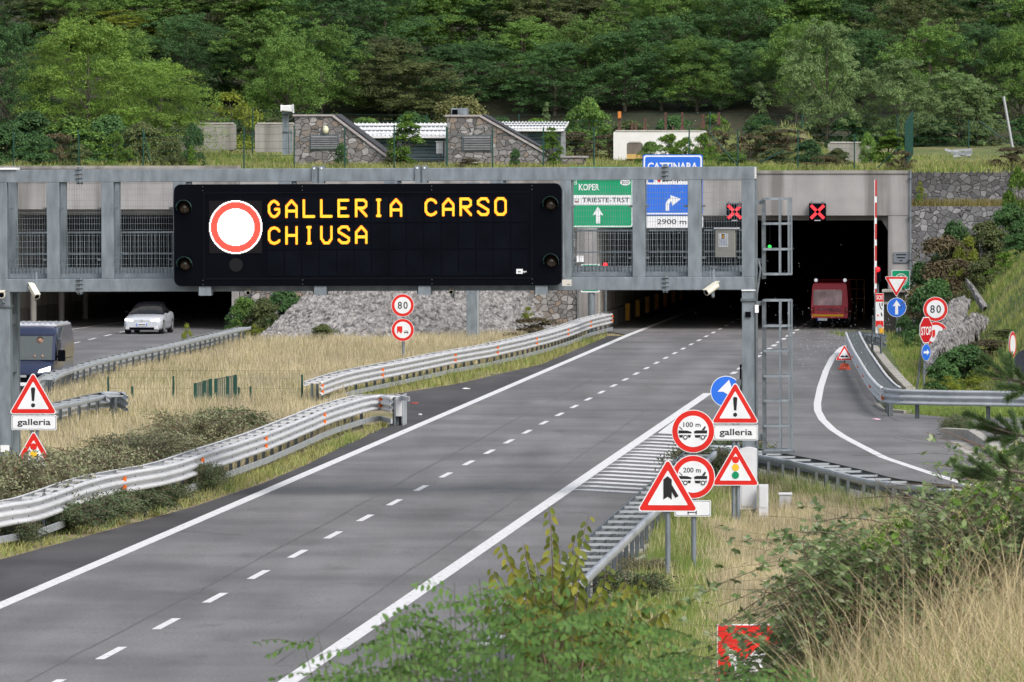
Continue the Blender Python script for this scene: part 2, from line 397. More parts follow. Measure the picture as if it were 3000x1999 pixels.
def ground():
    xs = np.concatenate([[-400, -100, -40], np.arange(-4, 22, .4), [40, 100, 400]]); ys = np.concatenate([[-80, 0, 60], np.arange(84, 192, .8), [240, 400, 700]]); X, Y = np.meshgrid(xs, ys); i = np.arange(X.size).reshape(X.shape)
    o = np_mesh('ground', np.stack([X, Y, ground_z(X, Y)], -1).reshape(-1, 3), np.stack([i[:-1, :-1], i[:-1, 1:], i[1:, 1:], i[1:, :-1]], -1).reshape(-1, 4), SOIL, smooth=True); tag(o, 'dry soil and thin grass under the whole motorway junction', 'ground', kind='structure')
ground()
LL = lambda x: 1776-.431*x                       # left edge line of the carriageway on the photo
TP = Fr(2100, 345)                               # frame of the tunnel mouths
XL, XR = TP.loc(1748, 970)[0], TP.loc(2601, 970)[0]
e0 = TP.world(XL, 0); e1 = TP.world(XR, 0); far = 190
# dark hard shoulder along the left edge
shl = [(-400, 1790), (0, 1640), (210, 1583), (440, 1520), (574, 1483), (765, 1418), (900, 1361), (1014, 1302), (1078, 1273), (1158, 1235), (1145, 1180), (1155, 1155), (1350, 1123), (1475, 1093), (1587, 1068), (1699, 1020), (1780, 985)]
poly = Gp(shl)+[G(1842, 984), G(1300, LL(1300)+5), G(900, LL(900)+5), G(0, LL(0)+5), G(-400, LL(-400)+5)]
sheet('hard_shoulder', poly, ASPHD, 0.0, label='dark asphalt hard shoulder left of the white edge line', cat='hard shoulder')
# the carriageway with its merging lane and the slip road, one sheet into the tunnel
car = [G(-400, LL(-400)), G(900, LL(900)), G(1842, 982), TP.world(XL+.2, 0), TP.world(XL+.2, far), TP.world(XR, far), TP.world(XR, -1)]
car += Gp([(2487, 1012), (2505, 1040), (2533, 1099), (2563, 1145), (2575, 1184), (2592, 1206), (2650, 1211), (2800, 1226), (3150, 1228), (3150, 1590), (2960, 1572), (2858, 1550), (2724, 1533), (2617, 1517), (2546, 1493), (2412, 1458), (2318, 1438), (2243, 1421), (2120, 1402), (2030, 1418)])
car += Gp([(1902, 1560), (1837, 1620), (1730, 1725), (1603, 1850), (1480, 1990)])+[Vector((-.6, 88, 0)), Vector((-20, 88, 0))]
sheet('road', car, ASPH, .006, label='worn grey asphalt carriageway and slip road running into the tunnel', cat='road')
lft = [Vector((-34, 150, 0)), Vector((-17.6, 150, 0)), Vector((-16.2, 215, 0)), G(140, 1215), G(351, 1120), G(574, 1055), G(663, 1030), TP.world(TP.loc(690, 970)[0], 0), TP.world(TP.loc(690, 970)[0], far), TP.world(TP.loc(-80, 970)[0], far), TP.world(TP.loc(-80, 970)[0], 0), Vector((-34, 300, 0))]
sheet('left_road', lft, ASPHL, .002, label='second carriageway coming out of the tunnel behind the gantry', cat='road')
# ---- painted markings
mk = MB()
lpts = [G(x, LL(x)) for x in (-500, 0, 400, 900, 1300, 1842)]
strip(mk, lpts+[lpts[-1]+RD*40+RN*.2, lpts[-1]+RD*170+RN*.4], .30, MARK, .012)
rpts = [G(x, 2580-.688*x) for x in (700, 845, 1200, 1500, 1800, 2074)]
strip(mk, rpts, .32, MARK, .012)
d0 = G(1491, 1294.5); cd0 = (G(2031, 1009)-G(630, 1759)).normalized(); cn = Vector((cd0.y, -cd0.x, 0))
def dash(c, ln, wd, d=None):
    d = d or cd0; c = Vector((c[0], c[1], 0)); strip(mk, [c-d*ln/2, c+d*ln/2], wd, MARK, .012)
for k in range(-16, 38): dash(d0+cd0*(7.5*k), 3.0, .16)
# broken line between the carriageway and the slip lane, from the tip of the solid line
q0 = G(2130, 1107); q1 = G(2356, 953); qd = (q1-q0).normalized(); s_ = 0
while s_ < 150:
    if not (12 < s_ < 20): dash(q0+qd*s_, 3.0, .22, qd)
    s_ += 6
# chevron hatching
for k, (hx, hy) in enumerate([(515, 745), (555, 717), (595, 688), (635, 660), (675, 632), (712, 605), (750, 578), (788, 551), (825, 524), (863, 500), (897, 476), (930, 452), (960, 430), (993, 405), (1023, 381), (1055, 357), (1085, 335)]):
    x0, y0 = 1500+hx*.3827, 1150+hy*.3827; x1 = min(1869+(1445-y0)*1.15+4, 2012); y1 = y0+(x1-x0)*.055
    strip(mk, [G(x0, y0), G(x1, y1)], .62, MARK, .0125)
a_, b_, c_ = G(1927, 1271), G(1990, 1222), G(2020, 1276)
mk.add([(p.x, p.y, .0125) for p in (a_, b_, c_)], [(0, 1, 2)], MARK)
rl = [(2464.6, 1020), (2439, 1049), (2420, 1087), (2404, 1135), (2394.5, 1183), (2396, 1205), (2410, 1231), (2439, 1259), (2474, 1282), (2506, 1299), (2590, 1342), (2724, 1387), (2858, 1429), (2960, 1462)]
strip(mk, [TP.world(XR-.6, -6)]+Gp(rl), [.15, .22]+[.25]*13, MARK, .012)
# the other carriageway: lane dashes and edge line
e0_ = G(223, 1005); ed = (G(351, 975)-e0_).normalized()
for k in range(-14, 14): dash(e0_+ed*(7*k), 3.2, .15, ed)
strip(mk, [G(-250, 1120), G(210, 966), G(363, 944), G(363, 944)+ed*90], .15, MARK, .0125)
strip(mk, [G(150, 1200), G(351, 1108), G(574, 1046), G(668, 1022), G(668, 1022)+ed*120], .15, MARK, .0125)
o = mk.build('road_markings'); tag(o, 'white painted lane lines, dashes and hatching on the asphalt', 'road markings', kind='structure')
# tar seams between the paving lanes, uneven like poured bitumen
rs = random.Random(3); sm = MB(); TAR = mat('poured_bitumen', (.115, .112, .112), .6, 0, .25, 1.2)
def seam(p, q, wd, wob=.06):
    p = Vector(p); q = Vector(q); n = int((q-p).length/1.6); d = (q-p).normalized(); nn = Vector((d.y, -d.x, 0)); pts = []; ws = []; o_ = 0
    for i in range(n+1): o_ = o_*.93+rs.uniform(-wob, wob)*.4; pts.append(p+d*(1.6*i)+nn*o_); ws.append(wd*rs.uniform(.35, 1.2))
    strip(sm, pts, ws, TAR, .0095)
seam(G(80, 1999)+RN*.0, G(1842, 1052), .055); seam(G(800, 1950), G(1900, 1200), .04); seam(G(1000, 1890), G(2120, 1155), .035)
seam(G(330, 1545), G(760, 1572), .05); seam(G(1600, 1085), G(2010, 1092), .25)
seam(G(2503, 1090), G(2540, 1180), .12, .15); seam(G(2540, 1180), G(2640, 1240), .10, .12); seam(G(2560, 1215), G(3000, 1245), .14, .1)
tag(sm.build('tar_seams'), 'thin dark tar seams poured along the joints of the asphalt', 'tar seam', kind='structure')
# ================================================================ HILLS
MOUNDS = [(TP.loc(2297, 400, 14)[0], 14, 2.0, 2.0), (TP.loc(2109, 400, 14)[0], 14, 1.6, 1.3), (TP.loc(2390, 400, 12)[0], 12, .7, 1.6), (TP.loc(2030, 400, 12)[0], 12, .7, 1.2)]
def hill_z(x, y):
    z = 7.72+.35*sstep(0, 2.5, y)+1.35*sstep(8, 55, y)+np.maximum(0, y-50)*.24
    for (mx, my, mh, ms) in MOUNDS: z = z+mh*np.exp(-((x-mx)/ms)**2-((y-my)/(ms*1.1))**2)*(1+.18*vnoise(x, y, 15, 3, .9))
    return z+.16*vnoise(x, y, 5, 3, .18)*sstep(.5, 6, y)+np.maximum(0, y-55)*.05*vnoise(x, y, 9, 2, .06)
heightgrid('hill', -95, 95, .75, 320, 320, 300, hill_z, TURF, TP)
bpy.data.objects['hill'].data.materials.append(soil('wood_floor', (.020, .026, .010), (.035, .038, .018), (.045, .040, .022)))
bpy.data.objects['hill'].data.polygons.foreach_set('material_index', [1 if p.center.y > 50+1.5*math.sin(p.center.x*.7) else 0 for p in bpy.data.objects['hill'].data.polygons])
_h = bpy.data.objects['hill'].data; _xa = TP.loc(2668, 900)[0]
for _v in _h.vertices:
    if _v.co.x > _xa-.3 and _v.co.y < 4.42: _v.co.y = 4.42
bpy.data.objects['hill'].update_tag(); tag(bpy.data.objects['hill'], 'grassy terrace above the tunnel mouths rising into a wooded hill', 'hill')
def HZ(lx, ly): return float(hill_z(np.array([lx]), np.array([ly]))[0])
def side_z(x, y):
    ramp = np.clip(x-np.interp(y, [224, 258, 285, 300, 335], [16.6, 17.0, 17.5, 18.2, 20.3]), 0, 60); h = 1.15*ramp-.02*ramp**2
    fade = sstep(224, 258, y); h = h*fade
    return h+.18*vnoise(x, y, 21, 3, .35)*np.clip(h, 0, 1)-.02
heightgrid('hillside', 15.2, 46, 222, 343, 90, 160, side_z, BANK); tag(bpy.data.objects['hillside'], 'green bank rising beside the slip road to the stone retaining wall', 'hillside')
def SZ(x, y): return float(side_z(np.array([x]), np.array([y]))[0])
def near_z(x, y):
    b = 6.35-.034*y-.36*np.maximum(0, 4-x)+.1*np.maximum(0, x-4)
    return b*(1-sstep(58, 104, y))+.06*vnoise(x, y, 31, 3, .8)*(1-sstep(80, 100, y))-.06
heightgrid('embankment', -8, 16, 2, 106, 70, 200, near_z, SOIL); tag(bpy.data.objects['embankment'], 'overgrown embankment falling from the viewpoint to the verge', 'embankment')
def NZ(x, y): return float(near_z(np.array([x]), np.array([y]))[0])
# the sprayed rock slope between the two tunnels
def rock_mat():
    m, n, l, b = _new('sprayed_rock'); tc = n.new('ShaderNodeTexCoord')
    t = _noise(n, l, 2.6, 10, vec=tc.outputs['Object'], stretch=(.7, 1, 1.5)); t2 = _noise(n, l, 6, 6, vec=tc.outputs['Object'])
    r = _ramp(n, l, t.outputs[0], [(.34, (.12, .115, .115)), (.46, (.29, .28, .275)), (.68, (.43, .415, .41))]); r2 = _ramp(n, l, t2.outputs[0], [(.35, (.5, .5, .5)), (.6, (1.15, 1.15, 1.15))])
    l.new(_mix(n, l, .9, r.outputs[0], r2.outputs[0], 'MULTIPLY'), b.inputs['Base Color']); b.inputs['Roughness'].default_value = .95
    bn = n.new('ShaderNodeBump'); bn.inputs['Strength'].default_value = 1; bn.inputs['Distance'].default_value = .25
    l.new(t2.outputs[0], bn.inputs['Height']); l.new(bn.outputs[0], b.inputs['Normal']); return m
ROCK = rock_mat()
def rock_patch(name, bl, br, tl, tr, nu, nv, bulge, amp, seed, fr=1.1):
    u, v = np.meshgrid(np.linspace(0, 1, nu), np.linspace(0, 1, nv)); c = lambda p: np.array(p)[None, None, :]
    Pp = (c(bl)*(1-u)[..., None]+c(br)*u[..., None])*(1-v)[..., None]+(c(tl)*(1-u)[..., None]+c(tr)*u[..., None])*v[..., None]
    n = np.cross(np.array(br)-np.array(bl), np.array(tl)-np.array(bl)); n = n/np.linalg.norm(n)
    if n[1] > 0: n = -n
    X = u*np.linalg.norm(np.array(br)-np.array(bl)); Z = v*np.linalg.norm(np.array(tl)-np.array(bl))
    rid = 1-np.abs(vnoise(X*.5+Z*.9, Z*1.1-X*.35, seed, 5, fr))
    d = bulge*np.sin(pi*u)+amp*(rid-.5)*1.4+amp*.5*vnoise(X, Z, seed+7, 4, 2.3)
    Pp = Pp+n[None, None, :]*d[..., None]
    i = np.arange(nu*nv).reshape(nv, nu); Fq = np.stack([i[:-1, :-1], i[:-1, 1:], i[1:, 1:], i[1:, :-1]], -1).reshape(-1, 4)
    return np_mesh(name, Pp.reshape(-1, 3), Fq, ROCK, smooth=False)
o = rock_patch('rock_slope', G(560, 1022)-Vector((0, 3, 2.2)), G(1765, 990)-Vector((0, 3, 2.2)), P(1110, 672, 338), P(1370, 668, 340), 300, 150, 1.3, .20, 11, 1.7)
tag(o, 'grey sprayed rock slope between the two tunnel mouths', 'rock slope', kind='structure')
# ================================================================ TUNNEL MOUTHS
def portal(name, label, pxl, pxr, ytop, ybot, pl, pr, dark_y):
    t = thing(name, label, 'tunnel portal', TP)
    xl, xr = TP.loc(pxl, 900)[0], TP.loc(pxr, 900)[0]; ol, orr = TP.loc(pl, 900)[0], TP.loc(pr, 900)[0]
    zt = TP.loc(pr, ytop)[1]; zb = TP.loc(pr, ybot)[1]; zd = TP.loc(pr, dark_y, .9)[1]
    m = MB(); m.bx(xl, 0, zb, xr, .8, zt-.16, CONC); m.bx(xl-.0, -.06, zt-.16, xr, .85, zt, CONCO)
    for q in range(1, int((xr-xl)/5)): m.bx(xl+5*q-.012, -.004, zb, xl+5*q+.012, .1, zt-.17, CONCD)
    m.build('lintel', t, bevel=.02)
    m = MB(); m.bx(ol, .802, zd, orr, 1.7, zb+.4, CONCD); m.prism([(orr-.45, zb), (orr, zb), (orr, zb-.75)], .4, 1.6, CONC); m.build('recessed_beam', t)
    for (a, b2) in ((xl, ol), (orr, xr)):
        if b2-a > .2:
            m = MB(); m.bx(a, .02, 0, b2, 1.6, zb, CONC); m.build('pillar', t, bevel=.03)
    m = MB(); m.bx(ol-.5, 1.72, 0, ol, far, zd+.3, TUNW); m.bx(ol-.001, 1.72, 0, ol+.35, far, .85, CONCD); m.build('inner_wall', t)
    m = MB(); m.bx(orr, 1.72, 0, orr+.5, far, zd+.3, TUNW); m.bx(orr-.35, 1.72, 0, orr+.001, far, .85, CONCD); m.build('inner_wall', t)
    m = MB(); m.bx(ol-.5, 1.72, zd+.3, orr+.5, far, zd+.8, TUNW); m.build('ceiling', t)
    m = MB(); m.bx(ol-.5, far, 0, orr+.5, far+.4, zd+.8, BLACK); m.build('dark_end', t)  # black sheet closes the tunnel run, standing in for the darkness further in
    return t, ol, orr, zb
pr_, ORL, ORR, ZB = portal('tunnel_portal', 'wide concrete tunnel mouth with a red vehicle driving in', 1690, 2664, 500, 632, 1748, 2601, 646)
pl_, OLL, OLR, ZBL = portal('tunnel_portal', 'concrete tunnel mouth with the white car coming out', -260, 700, 486, 614, -20, 678, 630)
# downpipe on the outer corner
x = TP.loc(2660, 700)[0]; m = MB(); m.tube([(x+.12, -.12, 0), (x+.12, -.12, 7.95)], .05, GALV, 8)
for z in (1.2, 3.5, 5.6, 7.5): m.bx(x+.02, -.2, z, x+.22, -.0, z+.06, GALVD)
t = thing('downpipe', 'thin steel downpipe running down the outer corner of the tunnel pillar', 'downpipe', TP); m.build('pipe', t)
# grey plaque on the pillar
x0, z0, x1, z1 = TP.rect(2618, 739, 2662, 770); m = MB(); m.prism(rrect(x0, z0, x1, z1, .03), -.05, 0.01, mat('grey_plaque', (.17, .19, .22), .4)); 
for k, (a, b2) in enumerate(((.16, .84), (.22, .78), (.4, .6))): zz = z1-(z1-z0)*(.2+.28*k); m.bx(x0+(x1-x0)*a, -.056, zz-.05, x0+(x1-x0)*b2, -.049, zz, BLACKH)
t = thing('wall_plaque', 'small grey lettered plaque on the right tunnel pillar', 'plaque', TP); m.build('plaque', t)
# stone wall joining the mouths behind the rock slope, with a concrete band on top
m = MB(); xa, xb = TP.loc(702, 900)[0], TP.loc(1690, 900)[0]
m.bx(xa, .15, 0, xb, .9, 5.7, STONE); t = thing('stone_wall', 'rubble stone wall between the two tunnel mouths behind the rock slope', 'wall', TP); m.build('wall', t)
m = MB(); m.bx(xa, .02, 5.7, xb, .9, 8.0, CONC); m.build('concrete_band', t)
# retaining walls to the right, two steps with a planted ledge
xa = TP.loc(2668, 900)[0]; m = MB(); m.bx(xa, .3, 0, 46, 1.6, 6.15, STONEW); m.bx(xa, 1.6, 5.9, 46, 4.0, 6.1, SOIL)
t = thing('retaining_wall', 'tall lower rubble retaining wall right of the tunnel', 'retaining wall', TP); m.build('wall', t)
m = MB(); m.bx(xa, 2.4, 6.1, 46, 4.4, TP.loc(2760, 497, 2.4)[1], STONEW); t = thing('retaining_wall', 'upper rubble retaining wall above the planted ledge', 'retaining wall', TP); m.build('wall', t)
m = MB(); xa2 = TP.loc(-262, 900)[0]; m.bx(-70, .3, 0, xa2, 1.6, 7.9, STONEW); m.bx(xa+.01, 4.38, 6.1, 90, 4.6, 7.7, STONEW)
t = thing('retaining_wall', 'stone retaining wall beyond the far side of the left tunnel', 'retaining wall', TP); m.build('wall', t)
# wall-mounted panels inside the tunnel
YEL = mat('yellow_panel', (.75, .36, .01), .5, 0, .08, 4); k = 0
g0 = G(1823, 945)
for k in range(9):
    px = 1823+37*k-1.6*k*k; 
    ly = 18.5+9.4*k
    m = MB(); m.bx(ORL+.36, ly, .1, ORL+.58, ly+.08, .98, YEL); m.bx(ORL+.345, ly-.01, .05, ORL+.359, ly+.1, 1.02, GALVD)
    t = thing('marker_panel', 'upright yellow marker panel on the tunnel wall, %s from the mouth' % ('nearest', 'second', 'third', 'fourth', 'fifth', 'sixth', 'seventh', 'eighth', 'ninth')[k], 'marker panel', TP, group='yellow marker panels along the tunnel wall'); m.build('panel', t)
for k in range(3):
    m = MB(); ly = (3, 11, 24)[k]; xx = TP.loc((98, 180, 250)[k], 900, ly)[0]; m.tube([(xx, ly, 0), (xx, ly, 2.3-.1*k)], .15, CONCD, 12)
    m.tube([(xx, ly, 2.3-.1*k), (xx, ly, 2.38-.1*k)], .17, CONCD, 12)
    t = thing('concrete_post', ('grey concrete post just before the left tunnel mouth', 'grey concrete post inside the left tunnel behind the van', 'farthest grey concrete post deep in the left tunnel')[k], 'post', TP, group='posts along the left tunnel wall'); m.build('post', t)
# kerbs beside the slip road
def kerbline(name, pts, hgt, wid, label):
    m = MB(); pts = [Vector(p) for p in pts]
    for a, b2 in zip(pts[:-1], pts[1:]): m.bar(a+Vector((0, 0, hgt/2-.02)), b2+Vector((0, 0, hgt/2-.02)), wid, hgt, KERB)
    o = m.build(name, bevel=.02); tag(o, label, 'kerb', kind='structure'); return o
kerbline('kerb', Gp([(2552, 1012), (2600, 1075), (2640, 1120), (2668, 1148)]), .16, .35, 'concrete gutter kerb behind the curved guardrail')
kerbline('kerb', Gp([(2573, 1190), (2600, 1206), (2660, 1212)]), .12, .3, 'short stained kerb nose under the guardrail corner')
kerbline('kerb', Gp([(2768, 1287), (2848, 1292), (2925, 1345), (2990, 1385), (3080, 1440)]), .36, .3, 'high kerb beside the concrete apron at the right edge')
sheet('apron', Gp([(2781, 1296), (2846, 1298), (2925, 1350), (2990, 1392), (2935, 1400), (2890, 1374)]), KERB, .016, label='pale concrete apron beside the slip road under the pine', cat='pavement')
# loose paving under the near barrier
m = MB()
for (px, py, s_) in ((1930, 1500, .9), (1905, 1560, 1.0), (1862, 1605, .9), (1900, 1640, .8), (1800, 1700, 1.2), (1760, 1740, 1.1)):
    c = G(px, py); m.box((c.x, c.y, .0), (s_*.6, s_*3.6, .08), KERB, Matrix.Rotation(-.12, 3, 'Z'))
tag(m.build('pavement', bevel=.02), 'cracked pale concrete slabs behind the near guardrail', 'pavement', kind='structure')
# ================================================================ GUARDRAILS
PROF = [(0, .95), (.05, .94), (.085, .915), (.085, .865), (.0, .815), (.0, .785), (.085, .735), (.085, .665), (.0, .615), (.0, .585), (.085, .535), (.085, .485), (.05, .46), (0, .45)]
PROF2 = [(0, .78), (.05, .77), (.085, .745), (.085, .69), (.0, .635), (.0, .605), (.085, .55), (.085, .495), (.05, .47), (0, .46)]
_post = MB().bx(-.06, -.03, -.05, .06, -.015, .9, GALVD).bx(-.06, -.03, -.05, -.045, .05, .9, GALVD).bx(.045, -.03, -.05, .06, .05, .9, GALVD)
PROFB = [(-.03, .95), (.05, .95), (.06, .94), (.06, .83), (.05, .82), (-.03, .82)]
def resample(pts, step):
    out = [Vector(pts[0])]; 
    for a, b in zip(pts[:-1], pts[1:]):
        a = Vector(a); b = Vector(b); n = max(1, int((b-a).length/step))
        for k in range(1, n+1): out.append(a.lerp(b, k/n))
    return out
def smooth_path(pts, it=2):
    for _ in range(it):
        q = [pts[0]]
        for a, b in zip(pts[:-1], pts[1:]): q += [a.lerp(b, .25), a.lerp(b, .75)]
        q.append(pts[-1]); pts = q
    return pts
def child(name, me, parent, loc, rz=0):
    o = bpy.data.objects.new(name, me); COL.objects.link(o); o.parent = parent; o.location = loc; o.rotation_euler = (0, 0, rz); return o
def guardrail(label, path, side, m, gap=0, post=1.5, lower=True, refl=(), back_m=None, spacer='tube', prof=PROF, soft=2, ref_top=True, spc=None):
    """path: ground points under the traffic face; side +1 when the traffic is to the right of the path"""
    path = [Vector((p[0], p[1], 0)) for p in path]
    if soft: path = smooth_path(path, soft)
    path = resample(path, .9); o0 = path[len(path)//2].copy(); path = [p-o0 for p in path]
    root = thing('guardrail', label, 'guardrail', loc=o0)
    tan = [(path[min(i+1, len(path)-1)]-path[max(i-1, 0)]).normalized() for i in range(len(path))]
    nor = [Vector((t.y, -t.x, 0))*side for t in tan]
    rr = random.Random(len(path))
    wob = [0]*len(path)
    for i in range(1, len(path)): wob[i] = wob[i-1]*.93+rr.uniform(-.005, .005)
    def sweep(nm, off, flip, mm, prof):
        b = MB(); vs = []; k = len(prof); fs = []
        for i, p in enumerate(path):
            for (d, z) in prof: q = p+nor[i]*(off+(-d if flip else d)); vs.append((q.x, q.y, z+wob[i]))
        for i in range(len(path)-1):
            for j in range(k-1): fs.append((i*k+j, i*k+j+1, (i+1)*k+j+1, (i+1)*k+j))
        b.add(vs, fs, mm)
        # dark bolt heads in the grooves
        if not flip:
            for i in range(1, len(path), 2):
                for z in (.80, .60):
                    q = path[i]+nor[i]*(off+.006); b.bar((q.x, q.y, z-.016+wob[i]), (q.x, q.y, z+.016+wob[i]), .022, .02, GALVD)
        ob = b.build(nm, root, smooth=60); s_ = ob.modifiers.new('sheet', 'SOLIDIFY'); s_.thickness = .008; return ob
    sweep('beam', 0, False, m, prof)
    if gap: sweep('back_rail', -gap, True, back_m or m, PROFB)
    if lower:
        b = MB()
        for i in range(0, len(path)-1):
            b.bar(path[i]+nor[i]*.05+Vector((0, 0, .2+wob[i])), path[i+1]+nor[i+1]*.05+Vector((0, 0, .2+wob[i+1])), .06, .15, RAILG)
        b.build('lower_rail', root)
    pm = bpy.data.meshes.get('guardrail_post')
    if not pm:
        tmp = _post.build('post'); pm = tmp.data; pm.name = 'guardrail_post'; bpy.data.objects.remove(tmp)
    acc = post; sp_mb = {}
    sm_ = None
    for i in range(len(path)):
        if i: acc += (path[i]-path[i-1]).length
        if acc >= post:
            acc = 0; rz = math.atan2(tan[i].y, tan[i].x)
            child('post', pm, root, path[i]-nor[i]*(.16 if not gap else gap/2), rz)
            if gap:
                if sm_ is None:
                    q = MB().bx(-.022, -gap/2, .89, .022, gap/2, .94, spc or back_m or m); t_ = q.build('s'); sm_ = t_.data; bpy.data.objects.remove(t_)
            else:
                if sm_ is None:
                    q = MB().bx(-.05, -.16, .6, .05, 0, .82, GALVD) if side < 0 else MB().bx(-.05, 0, .6, .05, .16, .82, GALVD); t_ = q.build('s'); sm_ = t_.data; bpy.data.objects.remove(t_)
            child('spacer', sm_, root, path[i]-nor[i]*(gap/2 if gap else 0), rz)
    if refl:
        rm = MB().bx(-.04, -.035, -.055, .04, .035, .055, ORANGE).build('r'); rme = rm.data; bpy.data.objects.remove(rm)
        for g in refl:
            g = Vector((g[0], g[1], 0))-o0; i = min(range(len(path)), key=lambda q: (path[q]-g).length)
            for z in ((.80, .60) if ref_top else (.62,)): child('reflector', rme, root, path[i]+nor[i]*.06+Vector((0, 0, z+wob[i])), math.atan2(tan[i].y, tan[i].x))
    return root
GT = lambda l_, z=.95: [G(x, y, z) for x, y in l_]
ga = GT([(-160, 1505), (0, 1477), (96, 1464), (172, 1439), (230, 1414), (333, 1387.5), (497, 1362), (600, 1327), (689, 1298), (785, 1266), (880, 1228), (970, 1190), (1101, 1152), (1152, 1163)])
guardrail('long pale guardrail half overgrown by grey shrubs along the left shoulder', ga, 1, RAILW, .46, 1.5, True, [G(x, y, .8) for x, y in ((338, 1402), (631, 1348), (815, 1284), (971, 1216), (1108, 1168))])
gb = GT([(935, 1118.6), (1014, 1091.5), (1139, 1067.5), (1325, 1029), (1459, 1007), (1587, 978.6), (1667, 956), (1730, 931), (1791, 918)])
guardrail('pale guardrail bending along the rock slope up to the tunnel mouth', gb, 1, RAILW, .46, 1.5, True, [G(x, y, .8) for x, y in ((944, 1130), (1142, 1084), (1317, 1040), (1484, 1018), (1597, 992), (1666, 966), (1730, 942), (1789, 927))])
gc = GT([(113, 1108), (143, 1089), (287, 1049), (478, 1009.5), (654, 968), (700, 957)])
guardrail('grey double guardrail along the near side of the left carriageway', gc, -1, RAILG, .5, 1.4, False)
gd = GT([(60, 1198), (163, 1178), (277, 1152), (345, 1146), (368, 1160)])
guardrail('short grey guardrail ending in the dry grass beside the galleria sign', gd, -1, RAILG, .55, 1.4, False)
ge = GT([(2010, 1322), (1960, 1370), (1902, 1418), (1837, 1475), (1730, 1569), (1603, 1680), (1500, 1775), (1400, 1880)])
guardrail('near double barrier with white cross spacers beside the merging lane', ge, 1, GALVD, .72, 1.33, False, back_m=RAILG, spc=RAILG)
gf = GT([(2040, 1312), (2120, 1300), (2243, 1318), (2318, 1333), (2412, 1351), (2546, 1382), (2617, 1403), (2724, 1417), (2858, 1432), (2960, 1452)])
guardrail('dented grey double barrier along the near edge of the slip road', gf, -1, GALVD, .7, 1.33, False, back_m=RAILG, spc=RAILG)
gg = GT([(2480.5, 972), (2493, 1004), (2522, 1055), (2547.5, 1096.6), (2573, 1125), (2588, 1135)]); gg2 = GT([(2590, 1135.5), (2624, 1141), (2700, 1142), (2800, 1144), (2920, 1145.5), (3000, 1147), (3080, 1149)])
guardrail('grey guardrail with orange reflectors and dark cross bars along the curve of the slip road', gg, 1, RAILW, .52, .55, False, [G(x, y, .8) for x, y in ((2487, 1003), (2502, 1030), (2520, 1060), (2537, 1085), (2560, 1115))], soft=1, ref_top=False, spc=GALVD)
guardrail('straight grey guardrail running to the right edge behind the pine', gg2, 1, RAILG, 0, 2.2, False, [G(2597, 1146, .8)], soft=1, ref_top=False)
gh = [G(2499, 973, .9), G(2540, 977, .9), G(2592, 984, .9)]
guardrail('short straight guardrail stub facing the slip road by the barrier', gh, -1, RAILG, 0, 1.5, False, soft=0)
# terminal of the long guardrail
c = G(1172, 1245); t = thing('guardrail_terminal', 'blunt steel terminal box at the end of the long pale guardrail', 'guardrail end', loc=c, rotz=-TH)
m = MB(); m.bx(-.15, -.55, .28, .12, .6, .85, RAILW); m.build('end_box', t, bevel=.02)
m = MB(); m.bx(.13, -.56, -.02, .16, .62, .98, RAILG); m.build('end_plate', t)
m = MB(); m.bx(-.1, -.4, -.02, .0, -.3, .3, GALVD); m.bx(-.1, .3, -.02, 0, .4, .3, GALVD); m.build('foot', t)
c = G(905, 1168); m = MB(); m.box((0, 0, .09), (1.6, .8, .2), KERB, Matrix.Rotation(.2, 3, 'Z')); o = m.build('concrete_block', bevel=.03); o.location = c; tag(o, 'flat concrete footing in front of the bent guardrail end', 'concrete block')
# ================================================================ GANTRY
GF_ = Fr(1100, 171); D = 1.85
def gl(px, py, ly=0): return GF_.loc(px, py, ly)
def slope(px): return (px-1100)*(-12/2206)                 # the gantry drops slightly to the left, as photographed
gantry = thing('sign_gantry', 'big galvanised steel gantry spanning the road, carrying the message board', 'gantry', GF_)
ZT1, ZT0 = gl(1100, 493)[1], gl(1100, 531)[1]; ZB1, ZB0 = gl(1100, 815)[1], gl(1100, 853)[1]
XA, XB = gl(-140, 700)[0], gl(2213, 700)[0]
m = MB(); m.bx(XA, 0, ZT0, XB, .3, ZT1, GALV); m.build('top_chord', gantry, bevel=.012)
m = MB(); m.bx(XA, D-.3, ZT0, XB, D, ZT1, GALV); m.build('top_chord', gantry, bevel=.012)
m = MB(); m.bx(XA, 0, ZB0, XB, .3, ZB1, GALV); m.build('bottom_chord', gantry, bevel=.012)
m = MB(); m.bx(XA, D-.3, ZB0, XB, D, ZB1, GALV); m.build('bottom_chord', gantry, bevel=.012)
ups = [(140, 177), (300, 336), (510, 548), (820, 858), (1130, 1168), (1440, 1478), (1646, 1677), (1856, 1893), (2018, 2058)]
for a, b in ups:
    xa, xb = gl(a, 700)[0], gl(b, 700)[0]
    m = MB(); m.bx(xa, .004, ZB1, xb, .3, ZT0, GALV); m.build('upright', gantry, bevel=.01)
    m = MB(); m.bx(xa+.06, D-.25, ZB1, xb-.06, D-.02, ZT0, GALV); m.build('upright', gantry)
